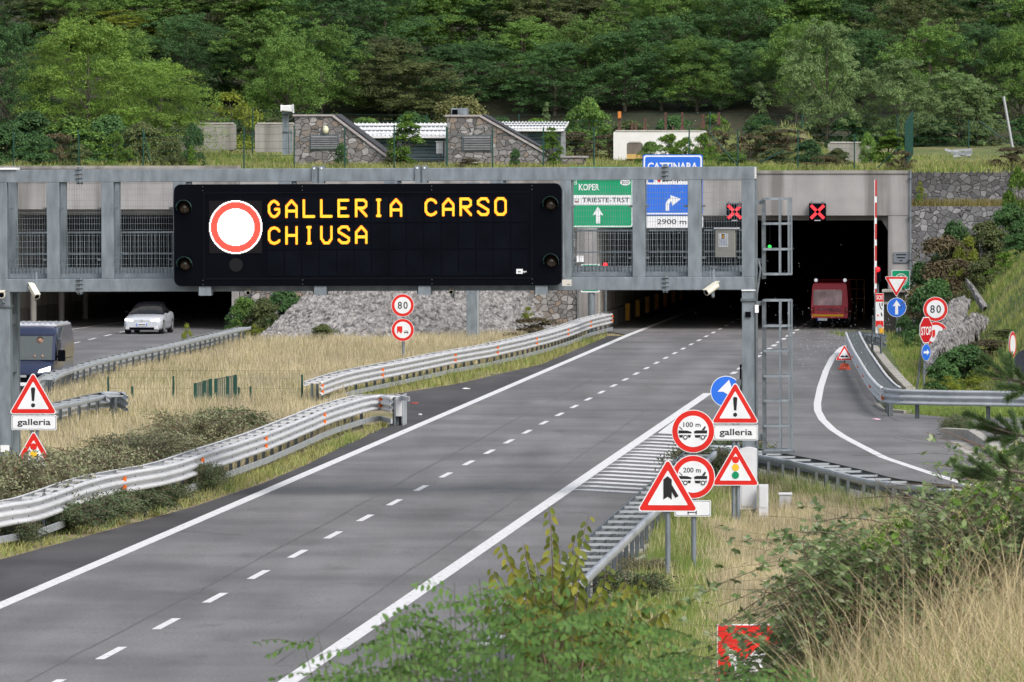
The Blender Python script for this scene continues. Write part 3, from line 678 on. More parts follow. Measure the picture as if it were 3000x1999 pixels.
# legs: right one slender box, left one two columns joined by struts
xa, xb = gl(2176, 700)[0], gl(2214, 700)[0]
m = MB(); m.bx(xa, .002, -.6, xb, .32, ZB0, GALV); m.bx(xa, .003, ZB1, xb, .32, ZT0, GALV); m.bx(xa-.03, -.05, gl(2190, 888)[1], xb+.03, .37, gl(2190, 879)[1], GALVD); m.bx(xa-.01, -.03, gl(2190, 858)[1], xb+.01, .35, gl(2190, 854)[1], WHITE); m.build('leg', gantry, bevel=.01)
m = MB(); m.bx(xa+.02, D-.32, -.6, xb, D, ZB0, GALV); m.bx(xa+.02, D-.3, ZB1, xb, D-.001, ZT0, GALV); m.build('leg', gantry, bevel=.01)
for z in (1.1, 2.6, 4.1): m = MB(); m.bx(xa+.08, .32, z, xb-.06, D-.32, z+.22, GALV); m.build('strut', gantry)
xc, xd = gl(-40, 700)[0], gl(31, 700)[0]
m = MB(); m.bx(xc, .002, -.6, xd, .45, ZB0, GALV); m.bx(xc, .003, ZB1, xd-.06, .3, ZT0, GALV); m.bx(xc-.03, -.04, gl(5, 897)[1], xd+.03, .49, gl(5, 889)[1], GALVD); m.build('leg', gantry, bevel=.01)
m = MB(); m.bx(xc, D-.35, -.6, xd-.02, D, ZB0, GALV); m.bx(xc, D-.3, ZB1, xd-.05, D-.001, ZT0, GALV); m.build('leg', gantry, bevel=.01)
for y0, y1 in ((915, 945), (1057, 1086), (1210, 1240)): m = MB(); m.bx(xc+.05, .45, gl(40, y1, 1)[1], xd-.05, D-.35, gl(40, y0, 1)[1], GALV); m.build('strut', gantry)
# end frame, joint flanges, walkway
m = MB(); m.bx(XB-.12, .3, ZT0+.02, XB-.002, D-.3, ZT1-.02, WHITE); m.bx(XB-.10, .3, ZB0+.02, XB-.004, D-.3, ZB1-.02, GALV); m.build('end_beam', gantry)  # white upper end face: sunlight on the galvanised steel put into its colour
for px in (237, 1954):
    for z0, z1 in ((ZT0-.05, ZT1+.05), (ZB0-.06, ZB1+.03)):
        x = gl(px, 700)[0]; m = MB(); m.bx(x-.07, -.02, z0, x-.03, .32, z1, GALVD); m.bx(x+.0, -.025, z0, x+.04, .32, z1, GALV)
        for q in range(4): m.tube([(x-.09, -.03, z0+.05+q*(z1-z0-.1)/3), (x+.07, -.03, z0+.05+q*(z1-z0-.1)/3)], .018, GALVD, 6)
        m.build('flange', gantry)
for px in (936, 1238):
    x = gl(px, 700)[0]; m = MB(); m.bx(x-.15, -.05, ZT0-.05, x-.03, .32, ZT1+.06, GALV); m.bx(x+.03, -.05, ZT0-.05, x+.15, .32, ZT1+.06, GALV); m.bx(x-.03, -.02, ZT0-.05, x+.03, .0, ZT1+.0, GALVD)
    for sx in (-.09, .09): m.tube([(x+sx, -.07, ZT1), (x+sx, -.03, ZT1)], .025, WHITE, 8)
    m.build('flange', gantry)
GRAT = mat('steel_grating', (.26, .30, .33), .6, .3, .2, 20)
x0, x1 = XA, XB-.35
m = MB(); m.bx(x0, .31, ZB1-.06, x1, D-.31, ZB1-.02, GRAT); m.build('walkway', gantry)
m = MB(); m.bx(x0, .305, ZB1+.02, x1, .33, ZB1+.13, GALV); m.bx(x0, D-.345, ZB1+.10, x1, D-.31, ZB1+.26, GRAT)
for k in range(int((x1-x0)/.09)): m.bx(x0+.09*k, D-.36, ZB1+.1, x0+.09*k+.03, D-.345, ZB1+.26, GALVD)
m.build('toe_board', gantry)
opens = [(31, 140), (177, 300), (336, 510), (1677, 1856), (1893, 2018), (2058, 2176)]
for a, b in opens:
    xa, xb = gl(a, 700)[0], gl(b, 700)[0]
    m = MB(); n = max(2, int((xb-xa)/.058)); bw = .0032
    for k in range(n+1): x = xa+(xb-xa)*k/n; m.bx(x-bw, .10, ZB1, x+bw, .106, ZT0, GALV)
    z = ZB1+.07
    while z < ZT0: m.bx(xa, .095, z-.0032, xb, .10, z+.0032, GALV); z += .142
    m.build('mesh_panel', gantry)
    m = MB(); zt = gl(100, 677, D)[1]; n = max(2, int((xb-xa)/.10))
    for k in range(n+1): x = xa+(xb-xa)*k/n; m.bx(x-.006, D-.30, ZB1, x+.006, D-.285, zt, GALV)
    m.bx(xa, D-.31, zt-.025, xb, D-.28, zt+.02, GALV); m.bx(xa, D-.31, zt-.55, xb, D-.28, zt-.52, GALV)
    m.build('back_railing', gantry)
    for zz in (gl(0, 608)[1], gl(0, 758)[1]):
        for x, d in ((xa, 1), (xb, -1)): m = MB(); m.bx(x, .06, zz-.02, x+d*.10, .095, zz+.03, GALVD); m.build('mesh_clamp', gantry)
# ladder cages on the outer side
def cage(y0, y1, hoops, nm_lad):
    cz0, cz1 = gl(2277, y1)[1], gl(2277, y0)[1]; xl, xr = gl(2234, 700)[0], gl(2320, 700)[0]
    root = MB(); xs = xl+.04
    root.bx(xs-.04, .20, cz0-.1, xs+.04, .26, cz1, GALVD); root.bx(xs-.04, .72, cz0-.1, xs+.04, .78, cz1, GALVD)
    lad = root.build('ladder', gantry)
    m = MB(); z = cz0
    while z < cz1: m.tube([(xs, .22, z), (xs, .76, z)], .018, GALV, 6); z += .28
    m.build('rung', lad)
    W = xr-xs; cyy = .49
    pt = lambda a: (xs+W*math.sin(a), cyy-.36*math.cos(a))
    for hy in hoops:
        z = gl(2277, hy)[1]; m = MB()
        for k in range(14):
            a, b = pt(pi*k/14), pt(pi*(k+1)/14); m.bar((a[0], a[1], z), (b[0], b[1], z), .012, .055, GALV)
        m.build('hoop', lad)
    for a in (pi*.2, pi*.36, pi*.5, pi*.64, pi*.8):
        p = pt(a); m = MB(); m.bx(p[0]-.022, p[1]-.01, cz0, p[0]+.022, p[1]+.01, cz1, GALV); m.build('slat', lad)
    m = MB(); m.bx(gl(2213, 700)[0], .3, cz1-.14, xs, .38, cz1-.04, GALV); m.bx(gl(2213, 700)[0], .3, cz0+.28, xs, .38, cz0+.4, GALV); m.build('bracket', lad)
    return lad, xs, xr, cz0
cage(587, 811, (588, 661, 736, 809), 'ladder')
lad, xs, xr, cz0 = cage(884, 1328, (886, 961, 1034, 1108, 1180, 1254, 1326), 'ladder')
m = MB(); m.bx(xs-.05, .1, cz0-.06, xr+.05, .9, cz0, GALVD); m.build('foot_plate', lad)
m = MB(); x = gl(2218, 700)[0]; m.tube([(x, -.02, gl(0, 1300)[1]), (x, -.02, gl(0, 900)[1]), (x+.02, -.04, gl(0, 860)[1]), (x+.06, .0, gl(0, 830)[1]), (x+.11, 0, gl(0, 790)[1]), (x+.05, 0, gl(0, 765)[1])], .028, GALVD, 8); m.build('cable', gantry)
m = MB(); m.bx(x-.03, -.06, gl(0, 918)[1], x+.06, -.0, gl(0, 895)[1], WHITE); m.bx(gl(2187, 0)[0], -.05, gl(0, 931)[1], gl(2203, 0)[0], .0, gl(0, 915)[1], BLACKH); m.build('junction_box', gantry)
m = MB(); m.bx(gl(2160, 0)[0], -.12, gl(0, 1128)[1], gl(2174, 0)[0], .1, gl(0, 1112)[1], GALVD); m.bx(gl(2170, 0)[0], -.08, gl(0, 1150)[1], gl(2175.6, 0)[0], .02, gl(0, 1068)[1], BLACKH); m.build('sensor', gantry)
m = MB(); m.prism(rrect(*GF_.rect(2, 1300, 28, 1320), .01), -.012, 0, WHITE); m.build('label_plate', gantry)
m = MB(); m.bx(gl(-30, 700)[0], -.06, ZT1, gl(54, 700)[0], .5, ZT1+.05, WHITE); m.build('cover_plate', gantry)
gantry.rotation_euler = (0, -math.atan(9.5/2206), -TH)
# ================================================================ MESSAGE BOARD
VF = Fr(1100, 170.35); vms = thing('message_board', 'large black LED message board reading GALLERIA CARSO CHIUSA', 'message board', VF)
def vr(a, b, c_, d): return VF.rect(a, b, c_, d)
x0, z0, x1, z1 = vr(512.5, 539, 1649, 837)
m = MB(); m.prism(rrect(x0, z0, x1, z1, .17), 0, .5, BLACKH, GALVD); m.build('housing', vms)
m = MB()
for a, b, c_, d in ((600, 563, 1560, 566), (600, 815, 1560, 818), (598, 563, 601, 818), (1559, 563, 1562, 818)): q = vr(a, b, c_, d); m.bx(q[0], -.012, q[1], q[2], .0, q[3], mat('satin_black_edge', (.005, .006, .009), .5, 0, 0, spec=.05))
for px in (597, 889, 1268, 1562):
    for py in (546, 557, 820, 832): q = VF.loc(px, py); m.tube([(q[0], -.008, q[1]), (q[0], .0, q[1])], .011, GALVD, 6)
m.build('window_frame', vms)
m = MB(); DM = mat('unlit_led_matrix', (.0035, .0045, .008), .6, 0, .35, 1.2, spec=.03)
for r_ in range(3):
    for k in range(15): q = vr(786+51*k, 578+78*r_, 834+51*k, 652+78*r_); m.bx(q[0], -.008, q[1], q[2], .0, q[3], DM)
q = vr(616, 587, 770, 741); m.bx(q[0], -.014, q[1], q[2], 0, q[3], mat('sign_matrix', (.013, .012, .013), .6, 0, 0, spec=.03)); m.build('led_matrix', vms)
m = MB(); q = VF.loc(694, 775); m.prism(circle(20/120., 28, q[0], q[1]), -.014, 0, mat('dead_lamp', (.010, .010, .012), .5, 0, 0, spec=.15)); m.build('sensor_window', vms)
LA = emit('amber_led', (1.0, .56, .028), .86); LAE = emit('amber_led_edge', (1.0, .16, .0), .75); LW = emit('white_led', (1, 1, 1), 1.25); LR = emit('red_led', (1.0, .085, .055), .80)
GLY = {'G': [[(9, 3), (7.5, 1.2), (5, 0), (2.5, 1), (0, 4), (0, 9.5), (2.5, 13), (5, 14), (7.5, 13), (10, 10), (10, 7.4), (6.2, 7.4)]],
 'A': [[(0, 14), (0, 5), (5, 0), (10, 5), (10, 14)], [(0, 9), (10, 9)]], 'L': [[(0, 0), (0, 14), (10, 14)]], 'E': [[(9, 0), (0, 0), (0, 14), (9, 14)], [(0, 7), (6.5, 7)]],
 'R': [[(0, 14), (0, 0), (7.5, 0), (10, 2), (10, 5), (7.5, 7), (0, 7)], [(3, 7), (10, 14)]], 'I': [[(3.6, 0), (6.4, 0)], [(5, 0), (5, 14)], [(3.6, 14), (6.4, 14)]],
 'C': [[(10, 3), (8, 1), (5, 0), (2, 1), (0, 3.5), (0, 10.5), (2, 13), (5, 14), (8, 13), (10, 11.5)]], 'S': [[(10, 2.5), (8, 0), (3, 0), (0, 2.2), (0, 4.5), (10, 10), (10, 12), (8, 14), (3, 14), (0, 11.5)]],
 'O': [[(2.5, 0), (7.5, 0), (10, 2.5), (10, 11.5), (7.5, 14), (2.5, 14), (0, 11.5), (0, 2.5), (2.5, 0)]], 'H': [[(0, 0), (0, 14)], [(10, 0), (10, 14)], [(0, 7), (10, 7)]],
 'U': [[(0, 0), (0, 10), (3, 14), (7, 14), (10, 10), (10, 0)]]}
def dist(px, py, a, b):
    ax, ay = a; bx, by = b; dx, dy = bx-ax, by-ay; l2 = dx*dx+dy*dy; t = max(0, min(1, ((px-ax)*dx+(py-ay)*dy)/l2)) if l2 else 0
    return math.hypot(px-ax-t*dx, py-ay-t*dy)
def led_word(txt, py0):
    mb = MB()
    for i, chh in enumerate(txt):
        if chh == ' ': continue
        bx_, by_ = 787+51.05*i+4.2, py0+4.4
        for iy in range(-2, 32):
            for ix in range(-2, 22):
                gx, gy = ix*.5+(.25 if iy % 2 else 0), iy*.5
                dd = min(dist(gx, gy*1.0, a, b) for st in GLY[chh] for a, b in zip(st[:-1], st[1:]))
                if dd < 1.42:
                    x, z = VF.loc(bx_+gx*3.02, by_+gy*3.32-(bx_-787)*.0075); r_ = .0068 if dd < 1.05 else .0066
                    mb.face([(x-r_, z-r_), (x+r_, z-r_), (x+r_, z+r_), (x-r_, z+r_)], -.022, LA if dd < 1.05 else LAE)
    return mb
led_word('GALLERIA CARSO', 584).build('led_word', vms); led_word('CHIUSA', 662).build('led_word', vms)
mb = MB(); cx_, cz_ = VF.loc(693.7, 664.5); rr = 78/120.; n = 66; st = 2*rr/n
for i in range(n):
    for j in range(n):
        x = -rr+st*(i+.5); z = -rr+st*(j+.5); d = math.hypot(x, z)/rr
        if d > 1.0: continue
        q = st*.47; mt = LW if d > .94 or d < .70 else LR
        mb.face([(cx_+x-q, cz_+z-q), (cx_+x+q, cz_+z-q), (cx_+x+q, cz_+z+q), (cx_+x-q, cz_+z+q)], -.026, mt)
mb.build('led_sign', vms)
VIS = mat('dark_green_visor', (.012, .05, .042), .5, 0, 0); LENS = mat('amber_lens_off', (.035, .022, .015), .15, 0, 0, spec=.8)
for px, py in ((544, 607), (545, 773), (1617, 600), (1618, 768)):
    x, z = VF.loc(px, py); m = MB(); m.sphere((x, .03, z), .155, LENS, 20, 10); lens = m.build('flasher_lens', vms, smooth=180)
    m = MB(); vs = []; fs = []
    for k in range(25):
        a = pi*(-.12)+pi*1.24*k/24
        for d, rr_ in ((-.02, .175), (-.30 if .1 < k/24 < .9 else -.12, .185)): vs.append((x+rr_*math.cos(a), d, z+rr_*math.sin(a)))
    fs = [(2*k, 2*k+1, 2*k+3, 2*k+2) for k in range(24)]; m.add(vs, fs, VIS); o = m.build('flasher_visor', vms, smooth=60); s_ = o.modifiers.new('sheet', 'SOLIDIFY'); s_.thickness = .008
x0, z0, x1, z1 = vr(1515, 790, 1534, 804); m = MB(); m.bx(x0, -.016, z0, x1, 0, z1, SIGNW); h_ = (z1-z0)*.44
m.text('ae', x0+.045, z0+.035, h_*1.0, -.018, BLACK, 'l', .02); m.text('sys', x1+.005, z0+.035, h_*1.0, -.018, SIGNW, 'l', .02); m.build('maker_plate', vms)
for px in (602, 940, 1245, 1588):
    x, z = VF.loc(px, 836); m = MB(); m.bx(x-.15, .03, z-.24, x+.15, .45, z+.002, GALV); m.bx(x-.19, .2, z-.22, x-.15, .5, z, GALVD); m.build('hanger', vms)
x0, z0, x1, z1 = vr(1650, 560, 1655, 815); m = MB(); m.bx(x0, .15, z0, x1, .4, z1, GALV); m.build('side_cover', vms)
x0, z0, x1, z1 = VF.rect(1647, 820, 1673, 838); m = MB(); m.bx(x0, -.06, z0, x1, .35, z1, mat('beige_box', (.58, .56, .50), .5, 0, .03)); m.bx(x0+.12, -.064, z0+.03, x1-.02, -.058, z0+.05, GALVD)
o = m.build('junction_box', bevel=.006); VF.place(o); tag(o, 'small beige box under the lower right corner of the message board', 'junction box')
vms.rotation_euler = (0, -math.atan(4/1136), -TH)
# control cabinet on the walkway, with a taped notice
CFt = Fr(2126, 171+.9); t = thing('control_cabinet', 'beige metal cabinet with a paper notice, inside the gantry above the lane', 'cabinet', CFt)
x0, z0, x1, z1 = CFt.rect(2097, 671, 2155, 754); BE = mat('beige_steel', (.40, .385, .34), .5, .1, .06, 2); m = MB(); m.bx(x0, -.3, z0, x1, .2, z1, BE); m.build('body', t, bevel=.01)
m = MB(); m.bx(x0-.04, -.33, z1, x1+.1, .22, z1+.03, SIGNW); m.build('roof', t)
q = CFt.rect(2106, 683.5, 2135, 724); m = MB(); m.bx(q[0], -.31, q[1], q[2], -.302, q[3], SIGNW); w_ = q[2]-q[0]; h_ = q[3]-q[1]
m.bx(q[0]+w_*.36, -.314, q[1]+h_*.62, q[0]+w_*.64, -.309, q[1]+h_*.94, BLACK); m.bx(q[0]+w_*.4, -.318, q[1]+h_*.66, q[0]+w_*.6, -.313, q[1]+h_*.86, YEL)
for k in range(4): m.bx(q[0]+w_*.14, -.314, q[1]+h_*(.5-.1*k), q[0]+w_*.86, -.309, q[1]+h_*(.53-.1*k), mat('faint_ink', (.25, .33, .6), .6, 0, 0))
m.build('notice', t)
# bullet cameras
CREAM = mat('cream_housing', (.72, .69, .58), .45, 0, .05, 4)
def camera_unit(label, fr, px, py, length, r, aim, mount=True):
    x, z = fr.loc(px, py); t = thing('surveillance_camera', label, 'surveillance camera', None, loc=fr.world(x, -.15, z), rotz=-fr.yaw, group='surveillance cameras under the gantry')
    a = Vector(aim).normalized(); m = MB(); p0 = -a*length/2; p1 = a*length/2
    m.tube([p0, p0+a*.02, p1-a*.04, p1], [r*.7, r, r, r*.96], CREAM, 14); m.bar(p0+Vector((0, 0, r)), p1+a*.05+Vector((0, 0, r)), r*1.9, .012, CREAM); m.build('housing', t, smooth=40)
    m = MB(); m.tube([p1-a*.001, p1+a*.004], r*.72, BLACKH, 14); m.build('lens', t)
    m = MB(); m.tube([(0, .02, -r*.7), (0.02, .05, -r*2.2), (.03, .12, -r*2.4)], .03, GALV, 8)
    if mount: m.bar((.04, .14, -r*2.4), (.04, .16, .55), .05, .03, GALV); m.bar((-.05, .14, .52), (.14, .14, .52), .03, .04, GALVD); m.bar((-.04, .14, -r), (-.04, .16, .55), .02, .02, GALV)
    m.build('mount', t); return t
camera_unit('cream bullet camera under the gantry beside the left leg, tilted right and down', GF_, 102, 854, .42, .085, (.55, -.8, -.75))
camera_unit('cream bullet camera under the gantry near the right leg, tilted left and down', GF_, 2086, 846, .42, .085, (-.75, -.8, -.55))
camera_unit('round white camera at the very edge, on the left gantry leg', GF_, 8, 863, .25, .085, (.1, -1, -.12), False)
camera_unit('small grey camera under the message board above the bushes', GF_, 730, 855, .2, .06, (0, -1, -.25))
camera_unit('small grey camera under the message board beside the rear sign post', GF_, 1324, 853, .2, .06, (0, -1, -.25))
# ================================================================ ROAD SIGNS
def tri_pts(cx, zb, s, inv=False):
    h = s*math.sqrt(3)/2
    return [(cx-s/2, zb+h), (cx, zb), (cx+s/2, zb+h)] if inv else [(cx-s/2, zb), (cx+s/2, zb), (cx, zb+h)]
def inset(p, d):
    c = (sum(x for x, _ in p)/3, sum(z for _, z in p)/3); r0 = math.hypot(p[0][0]-c[0], p[0][1]-c[1]); k = (r0-2*d)/r0
    return [(c[0]+(x-c[0])*k, c[1]+(z-c[1])*k) for x, z in p]
def panel_tri(parent, cx, zb, s, sym=None, inv=False, name='warning_panel'):
    m = MB(); p = tri_pts(cx, zb, s, inv); m.prism(rpoly(p, s*.045), -.02, 0, SIGNW, ALU)
    m.face(rpoly(inset(p, s*.017), s*.035), -.024, RED); m.face(rpoly(inset(p, s*.102), s*.012), -.028, SIGNW)
    if sym: sym(m, cx, zb, s, -.032)
    return m.build(name, parent)
def panel_disc(parent, cx, cz, r, kind, sym=None, name='round_panel'):
    m = MB(); m.prism(circle(r, 44, cx, cz), -.02, 0, SIGNW, ALU)
    if kind == 'ban': m.face(circle(r*.965, 44, cx, cz), -.024, RED); m.face(circle(r*.725, 44, cx, cz), -.028, SIGNW)
    else: m.face(circle(r*.955, 44, cx, cz), -.024, BLUE)
    if sym: sym(m, cx, cz, r, -.032)
    return m.build(name, parent)
def pole(parent, x, z0, z1, r=.045, y=.07, lean=0):
    m = MB(); m.tube([(x+lean*(z1-z0), y, z0), (x, y, z1)], r, GALV, 10); return m.build('pole', parent, smooth=60)
def bolts(m, pts):
    for x, z in pts: m.tube([(x, -.03, z), (x, -.02, z)], .012, GALV, 6)
def s_excl(m, cx, zb, s, y):
    k = s/1.15; b = zb+.16*k; m.face([(cx-.028*k, b+.145*k), (cx+.028*k, b+.145*k), (cx+.05*k, b+.42*k), (cx+.035*k, b+.46*k), (cx-.035*k, b+.46*k), (cx-.05*k, b+.42*k)], y, BLACK); m.face(circle(.048*k, 18, cx, b+.045*k), y, BLACK)
SYEL = mat('yellow_lamp_film', (.80, .50, .03), .4, 0, 0); SGRN = mat('green_lamp_film', (.0, .26, .11), .4, 0, 0)
def s_light(m, cx, zb, s, y):
    m.face(circle(.071*s, 24, cx, zb+.525*s), y, RED); m.face(circle(.073*s, 24, cx, zb+.370*s), y-.003, SYEL); m.face(circle(.073*s, 24, cx, zb+.215*s), y-.006, SGRN)
def s_merge(m, cx, zb, s, y):
    k = s/1.18; X = lambda v: cx+(v-1193)*.3827/151*k; Z = lambda v: zb+(913-v)*.3827/151*k
    m.face([(X(1160), Z(825)), (X(1193), Z(803)), (X(1223), Z(825)), (X(1223), Z(675)), (X(1192), Z(650)), (X(1160), Z(675))], y, BLACK)
    m.face([(X(1222), Z(712)), (X(1274), Z(798)), (X(1249), Z(812)), (X(1222), Z(766))], y-.002, BLACK)
def s_gap(txt):
    def f(m, cx, cz, r, y):
        k = r/165.; X = lambda v: cx+(v-1386)*k; Z = lambda v: cz+(298-v)*k
        m.text(txt, X(1377), Z(264), 36*k, y, BLACK, 'c', .012, w=132*k)
        def q(p, yy=y): m.face([(X(a), Z(b)) for a, b in p], yy, BLACK)
        q([(1274, 290), (1340, 292), (1374, 302), (1374, 314), (1274, 314)]); q([(1277, 326), (1370, 326), (1364, 346), (1284, 346)]); q([(1278, 264), (1283, 262), (1308, 286), (1300, 288)])
        q([(1393, 298), (1410, 290), (1492, 290), (1492, 314), (1393, 314)]); q([(1397, 326), (1492, 326), (1482, 346), (1402, 346)]); q([(1450, 288), (1474, 258), (1484, 262), (1472, 288)])
        for wx in (1327, 1460): m.face(circle(21*k, 18, X(wx), Z(343)), y-.003, SIGNW); m.face(circle(18*k, 18, X(wx), Z(343)), y-.005, BLACK); m.face(circle(10*k, 14, X(wx), Z(343)), y-.007, SIGNW)
    return f
def s_80(m, cx, cz, r, y):
    for ch, dx in (('8', -.25), ('0', .25)): m.text(ch, cx+dx*r, cz-.30*r, .62*r, y, BLACK, 'c', .012, w=.37*r)
def s_notruck(m, cx, cz, r, y):
    m.face([(cx-.50*r, cz-.15*r), (cx-.03*r, cz-.15*r), (cx-.03*r, cz+.32*r), (cx-.50*r, cz+.32*r)], y, RED)
    for a in (-.45, -.22, -.12): m.face([(cx+a*r-.05*r, cz-.30*r), (cx+a*r+.04*r, cz-.30*r), (cx+a*r+.04*r, cz-.15*r), (cx+a*r-.05*r, cz-.15*r)], y, RED)
    k = .18*r; x0 = cx+.30*r; z0 = cz-.17*r
    for p in ([(-1, .05), (1, .05), (1, -.45), (-1, -.45)], [(-.75, .05), (-.5, .7), (-.35, .7), (-.55, .05)], [(.75, .05), (.5, .7), (.35, .7), (.55, .05)], [(-.5, .55), (.5, .55), (.5, .7), (-.5, .7)], [(-.9, -.45), (-.6, -.45), (-.6, -.8), (-.9, -.8)], [(.9, -.45), (.6, -.45), (.6, -.8), (.9, -.8)]):
        m.face([(x0+a*k, z0+b*k) for a, b in p], y, BLACK)
def arrow_up(m, cx, cz, r, y, mt=None, rot=0):
    p = [(-.15, -.72), (.15, -.72), (.15, .18), (.42, .10), (.0, .76), (-.42, .10), (-.15, .18)]
    c, s_ = math.cos(rot), math.sin(rot); m.face([(cx+(a*c-b*s_)*r, cz+(a*s_+b*c)*r) for a, b in p], y, mt or SIGNW)
def plate(parent, x0, z0, x1, z1, txt=None, name='name_panel', th=.5, tw=.74):
    m = MB(); r_ = (z1-z0)*.09; m.prism(rrect(x0, z0, x1, z1, r_), -.02, 0, SIGNW, ALU); e = (z1-z0)*.05
    m.face(rrect(x0+e, z0+e, x1-e, z1-e, r_), -.023, BLACK); e *= 1.5; m.face(rrect(x0+e, z0+e, x1-e, z1-e, r_), -.026, SIGNW)
    if txt: m.text(txt, (x0+x1)/2, z0+(z1-z0)*.34, (z1-z0)*.40, -.03, BLACK, 'c', .016, w=(x1-x0)*tw)
    return m.build(name, parent)
def sign_frame(px, pyb, Y, yaw=TH): return Fr(px, Y, yaw)
# -- right verge cluster
f = Fr(2154, 159.5); t = thing('road_sign', 'exclamation triangle, galleria plate and traffic light triangle in front of the right gantry leg', 'road sign', f)
s_ = 144/(F/159.5)
a = f.loc(2154, 1241); panel_tri(t, a[0], a[1], s_, s_excl)
x0, z0, x1, z1 = f.rect(2091, 1245, 2221, 1290); plate(t, x0, z0, x1, z1, 'galleria')
a = f.loc(2155, 1423); panel_tri(t, a[0], a[1], s_, s_light)
for px in (2149, 2162):
    x = f.loc(px, 1400)[0]; pole(t, x, -.9, f.loc(px, 1130)[1], .045, .07)
f = Fr(2032, 141); t = thing('road_sign', 'pole with two round red rimmed signs 100 m and 200 m above a white plate', 'road sign', f)
r_ = 63.5/(F/141)
a = f.loc(2031, 1264); panel_disc(t, a[0], a[1], r_, 'ban', s_gap('100 m')); a = f.loc(2031, 1397.5); panel_disc(t, a[0], a[1], r_*1.01, 'ban', s_gap('200 m'))
x0, z0, x1, z1 = f.rect(1976, 1466, 2083, 1513); pl = plate(t, x0, z0, x1, z1, None, 'plain_panel')
m = MB(); k = (z1-z0)/120; cx_ = f.loc(2029, 0)[0]; Z = lambda v: z0+(945-v)*k
for q in ([(-34, 912), (34, 912), (34, 918), (-34, 918)], [(-34, 900), (-26, 900), (-26, 930), (-34, 930)], [(26, 900), (34, 900), (34, 930), (26, 930)], [(-14, 840), (14, 840), (14, 905), (-14, 905)]): m.face([(cx_+a_*k, Z(b_)) for a_, b_ in q], -.032, BLACK)
m.build('axle_symbol', pl)
pole(t, f.loc(2033, 0)[0], -.5, f.loc(2031, 1215)[1], .05)
f = Fr(1957, 137); t = thing('road_sign', 'merging traffic triangle on a single pole beside the near barrier, lowest of the signs', 'road sign', f)
a = f.loc(1956.5, 1499); panel_tri(t, a[0], a[1], 184/(F/137), s_merge); pole(t, f.loc(1957, 0)[0], -.5, f.loc(1957, 1390)[1], .05)
f = Fr(2127, 204); t = thing('road_sign', 'blue round arrow sign half hidden behind the exclamation triangle', 'road sign', f)
a = f.loc(2127, 1147); panel_disc(t, a[0], a[1], 45.5/(F/204), 'blue', lambda m, cx, cz, r, y: m.face([(cx-.55*r, cz-.02*r), (cx-.18*r, cz-.02*r), (cx+.62*r, cz-.5*r), (cx+.2*r, cz+.75*r)], y, SIGNW)); pole(t, a[0], -.5, a[1]+.3)
# -- left sign at the gantry leg
f = Fr(98, 166); t = thing('road_sign', 'exclamation triangle, galleria plate and traffic light triangle sunk in shrubs, left gantry leg', 'road sign', f); s_ = 145/(F/166)
a = f.loc(97.5, 1213.5); panel_tri(t, a[0], a[1], s_, s_excl); x0, z0, x1, z1 = f.rect(34, 1216, 166, 1260); plate(t, x0, z0, x1, z1, 'galleria'); a = f.loc(99, 1385); panel_tri(t, a[0], a[1], s_, s_light)
for dx in (-.06, .06): pole(t, f.loc(98, 0)[0]+dx, -.1, f.loc(98, 1110)[1], .04)
# -- speed limit pairs
def pair(px, y1, y2, rpx, Y, pyb, label, lean=0):
    f = Fr(px, Y); t = thing('road_sign', label, 'road sign', f); r = rpx/(F/Y)
    a = f.loc(px, y1); panel_disc(t, a[0], a[1], r, 'ban', s_80); a = f.loc(px, y2); panel_disc(t, a[0], a[1], r, 'ban', s_notruck); pole(t, a[0]+.02, -.3, a[1]+.9, .055, lean=lean)
pair(1180, 895, 967, 33.5, 288, 1060, 'speed limit 80 over no lorry overtaking in the dry median grass')
pair(2741, 906, 978.5, 36, 277, 1090, 'speed limit 80 over no lorry overtaking beside the rocky bank')
# -- by the slip road
f = Fr(2712, 251, R(-58)); t = thing('road_sign', 'red STOP sign turned sideways on a leaning pole', 'stop sign', f); a = f.loc(2711.7, 967.5); hh = 77/(F/251)/2
m = MB(); oc = lambda r: [(a[0]+r*math.cos(pi/8+pi/4*k), a[1]+r*math.sin(pi/8+pi/4*k)) for k in range(8)]; r8 = hh/math.cos(pi/8)
STR = mat('stop_red_film', (.52, .012, .022), .4, 0, .05, 2)
m.prism(oc(r8), -.02, 0, SIGNW, ALU); m.face(oc(r8*.93), -.024, STR); m.text('STOP', a[0], a[1]-hh*.36, hh*.62, -.03, SIGNW, 'c', .02, w=hh*1.62); m.build('stop_panel', t)
m = MB(); m.tube([(a[0]-.0, .06, a[1]+.2), (a[0]-.62, .06, -.3)], .04, GALVD, 8); m.build('pole', t)
f = Fr(2712, 250.3, R(-56)); t = thing('road_sign', 'small blue right arrow sign below the STOP sign', 'road sign', f); a = f.loc(2712, 1032.5); panel_disc(t, a[0], a[1], 25/(F/250), 'blue', lambda m, cx, cz, r, y: arrow_up(m, cx, cz, r*.92, y, None, -pi/2)); pole(t, a[0], -.3, a[1], .035)
f = Fr(2965, 236, R(-70)); t = thing('road_sign', 'white round no entry for vehicles sign with red rim seen almost edge on', 'road sign', f); a = f.loc(2965, 1010); panel_disc(t, a[0], a[1], 39/(F/236), 'ban'); pole(t, a[0], -.3, a[1]+.3, .045)
f = Fr(3014, 234, R(150)); t = thing('road_sign', 'dark back of a round sign at the right edge behind the pine', 'road sign', Fr(3014, 234, 0)); a = Fr(3014, 234, 0).loc(3014, 1068); m = MB(); m.prism(circle(46/(F/234), 40, a[0], a[1]), -.02, .04, mat('navy_sign_back', (.018, .022, .035), .5, 0, 0)); m.build('round_panel', t); pole(t, a[0], -.3, a[1], .045)
f = Fr(2626, 331); t = thing('road_sign', 'give way triangle above a blue straight ahead arrow at the tunnel corner', 'road sign', f); k = F/331
